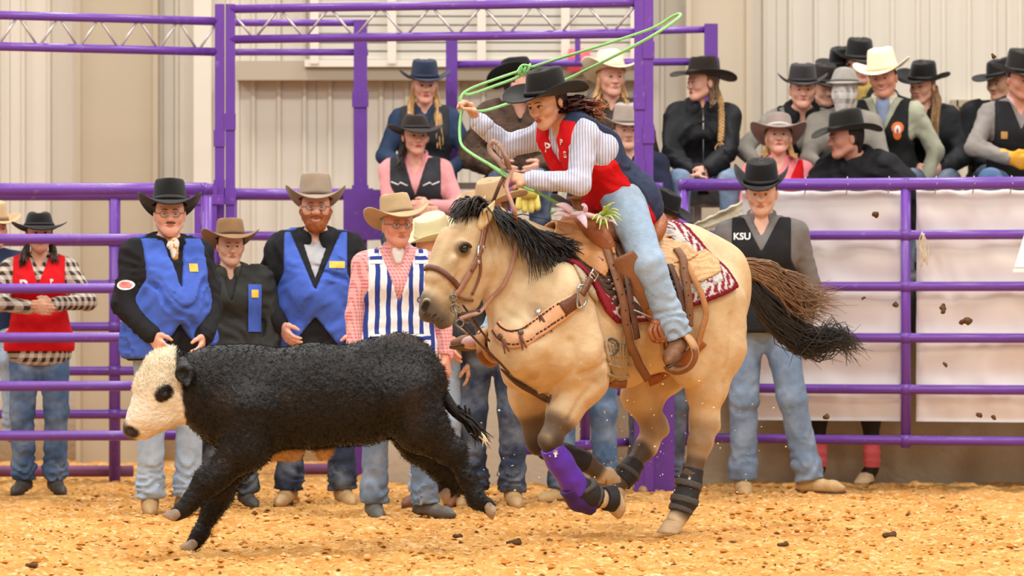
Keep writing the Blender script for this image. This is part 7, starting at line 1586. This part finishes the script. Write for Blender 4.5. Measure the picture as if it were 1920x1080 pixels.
DK2 = mat('black_horse_coat', '#1d1917', rough=.5, var=.2, vscale=6); obj('body', V, Fc, DK2, h2, local=True)
PKW = mat('pink_wrap', '#e26a72', rough=.8, bump=.4, bscale=80)
for px_, yl, f_ in leg_px:
    T = Sdf(); a_, b_ = V3(D2(px_ + 1, 803, yl)[0], yl, D2(0, 812, 0)[2]), V3(D2(px_ + 2, 872, yl)[0], yl, D2(0, 872, 0)[2]); T.cone(a_, b_, .054, .050, k=.01)
    V, Fc = T.mesh(.009, post=lambda X, Y, Z, D: np.maximum(D + .003 * np.sin(Z * 120), np.maximum(Z - a_[2], b_[2] - Z))); o = obj('leg_wrap', D2.world(V), Fc, PKW); tag(o, 'pink wrap on the black horse leg nearer the fence post' if f_ else 'pink wrap on the black horse leg beside the walking cowboy', 'leg wrap')
    c_ = V3(D2(px_ + 2, 890, yl)[0] - .02, yl, .05); V, Fc = hoof(c_ + V3(0, 0, .02), V3(-1, -.3, 0), V3(0, 0, -1)); obj('hoof', V, Fc, HOOF, h2, local=True)

# ---- clods flying off the hooves
FLYL = ['clod flying highest before the left banner', 'small clod in the air just left of the fence post between the banners', 'clod in the air upper right of the fence post, above a larger one', 'largest flying clod, right of the fence post before the white banner', 'small clod flying low before the right banner', 'clod flying at the lower edge of the right banner', 'clod flying at the lower left banner edge beside the walking cowboy', 'clod flying lowest near the right end of the right banner', 'smallest flying clod before the left banner', 'tiny clod in the air high by the plain door']
LIEL = ['dark clod lying on the dirt below the lifted horse hooves', 'dark clod lying on the dirt right of the planted hind hoof, farther one', 'smaller dark clod lying on the dirt between horse and walking cowboy boots', 'dark clod lying on the dirt at the lower left corner', 'dark clod lying on the dirt under the calf tail']
r5 = np.random.default_rng(15); CLD = mat('flying_clod', '#5d4226', rough=.95, bump=.5, bscale=60, var=.3, vscale=40)
for k_, (px_, py_, s_) in enumerate(((1642, 401, 7), (1679, 572, 6), (1768, 578, 8), (1814, 601, 10), (1773, 683, 5), (1836, 778, 7), (1549, 782, 6), (1862, 782, 6), (1620, 558, 4), (1864, 106, 5))):
    S = Sdf(); r_ = s_ / 380; S.ell(V3(0, 0, 0), V3(1, .8, .75) * r_ * r5.uniform(.7, 1.1, 3), k=.01); S.sph(V3(*r5.normal(0, .5, 3)) * r_, r_ * .6, k=r_ * .5); S.sph(V3(*r5.normal(0, .5, 3)) * r_, r_ * .5, k=r_ * .5)
    V, Fc = S.mesh(r_ * .28, post=lambda X, Y, Z, D: D + r_ * .2 * vnoise(X / r_ * 1.7, Y / r_ * 1.7, Z / r_ * 1.7, k_)); c_ = at(px_, py_, 21.2); o = obj('dirt_clod', V + c_, Fc, CLD, smooth=False); tag(o, FLYL[k_], 'clod', 'clods thrown up by the hooves')
for k_, (px_, py_, s_, Y_) in enumerate(((965, 1017, 13, None), (1668, 1008, 12, None), (1468, 1020, 9, None), (60, 1062, 9, None), (858, 1010, 8, None))):
    Y_ = gy(py_); r_ = s_ / 400; S = Sdf(); S.ell(V3(0, 0, 0), V3(1.2, .9, .5) * r_, k=.01); S.sph(V3(r_ * .5, 0, r_ * .2), r_ * .45, k=r_ * .4); V, Fc = S.mesh(r_ * .22, post=lambda X, Y, Z, D: D + r_ * .22 * vnoise(X / r_ * 1.6, Y / r_ * 1.6, Z / r_ * 1.6, k_ + 20)); c_ = at(px_, py_, Y_); c_[2] = float(ground_z(np.array(c_[0]), np.array(c_[1]))) + r_ * .3; o = obj('dirt_clod', V + c_, Fc, CLD, smooth=False); tag(o, LIEL[k_], 'clod', 'dark clods lying on the dirt')
# specks of dirt in the air round the legs
n = 150; base = V3([1, 0, 0], [0, 1, 0], [-1, 0, 0], [0, -1, 0], [0, 0, 1], [0, 0, -1]); bf = np.array([[0, 1, 4], [1, 2, 4], [2, 3, 4], [3, 0, 4], [1, 0, 5], [2, 1, 5], [3, 2, 5], [0, 3, 5]])
cs_ = np.array([at(r5.normal(1190, 130), r5.normal(830, 90), r5.uniform(19.2, 21)) for _ in range(n)]); sz = r5.uniform(.002, .0065, n) 
V = cs_[:, None] + base[None] * sz[:, None, None] * r5.uniform(.5, 1.3, (n, 6, 1)); V[..., 2] = np.maximum(V[..., 2], .01); o = obj('dirt_specks', V.reshape(-1, 3), (bf[None] + np.arange(n)[:, None, None] * 6).reshape(-1, 3), mat('pale_speck', '#e6d2b4', rough=.9), smooth=False); tag(o, 'pale specks of dirt thrown up around the galloping legs', 'dirt', kind='stuff')
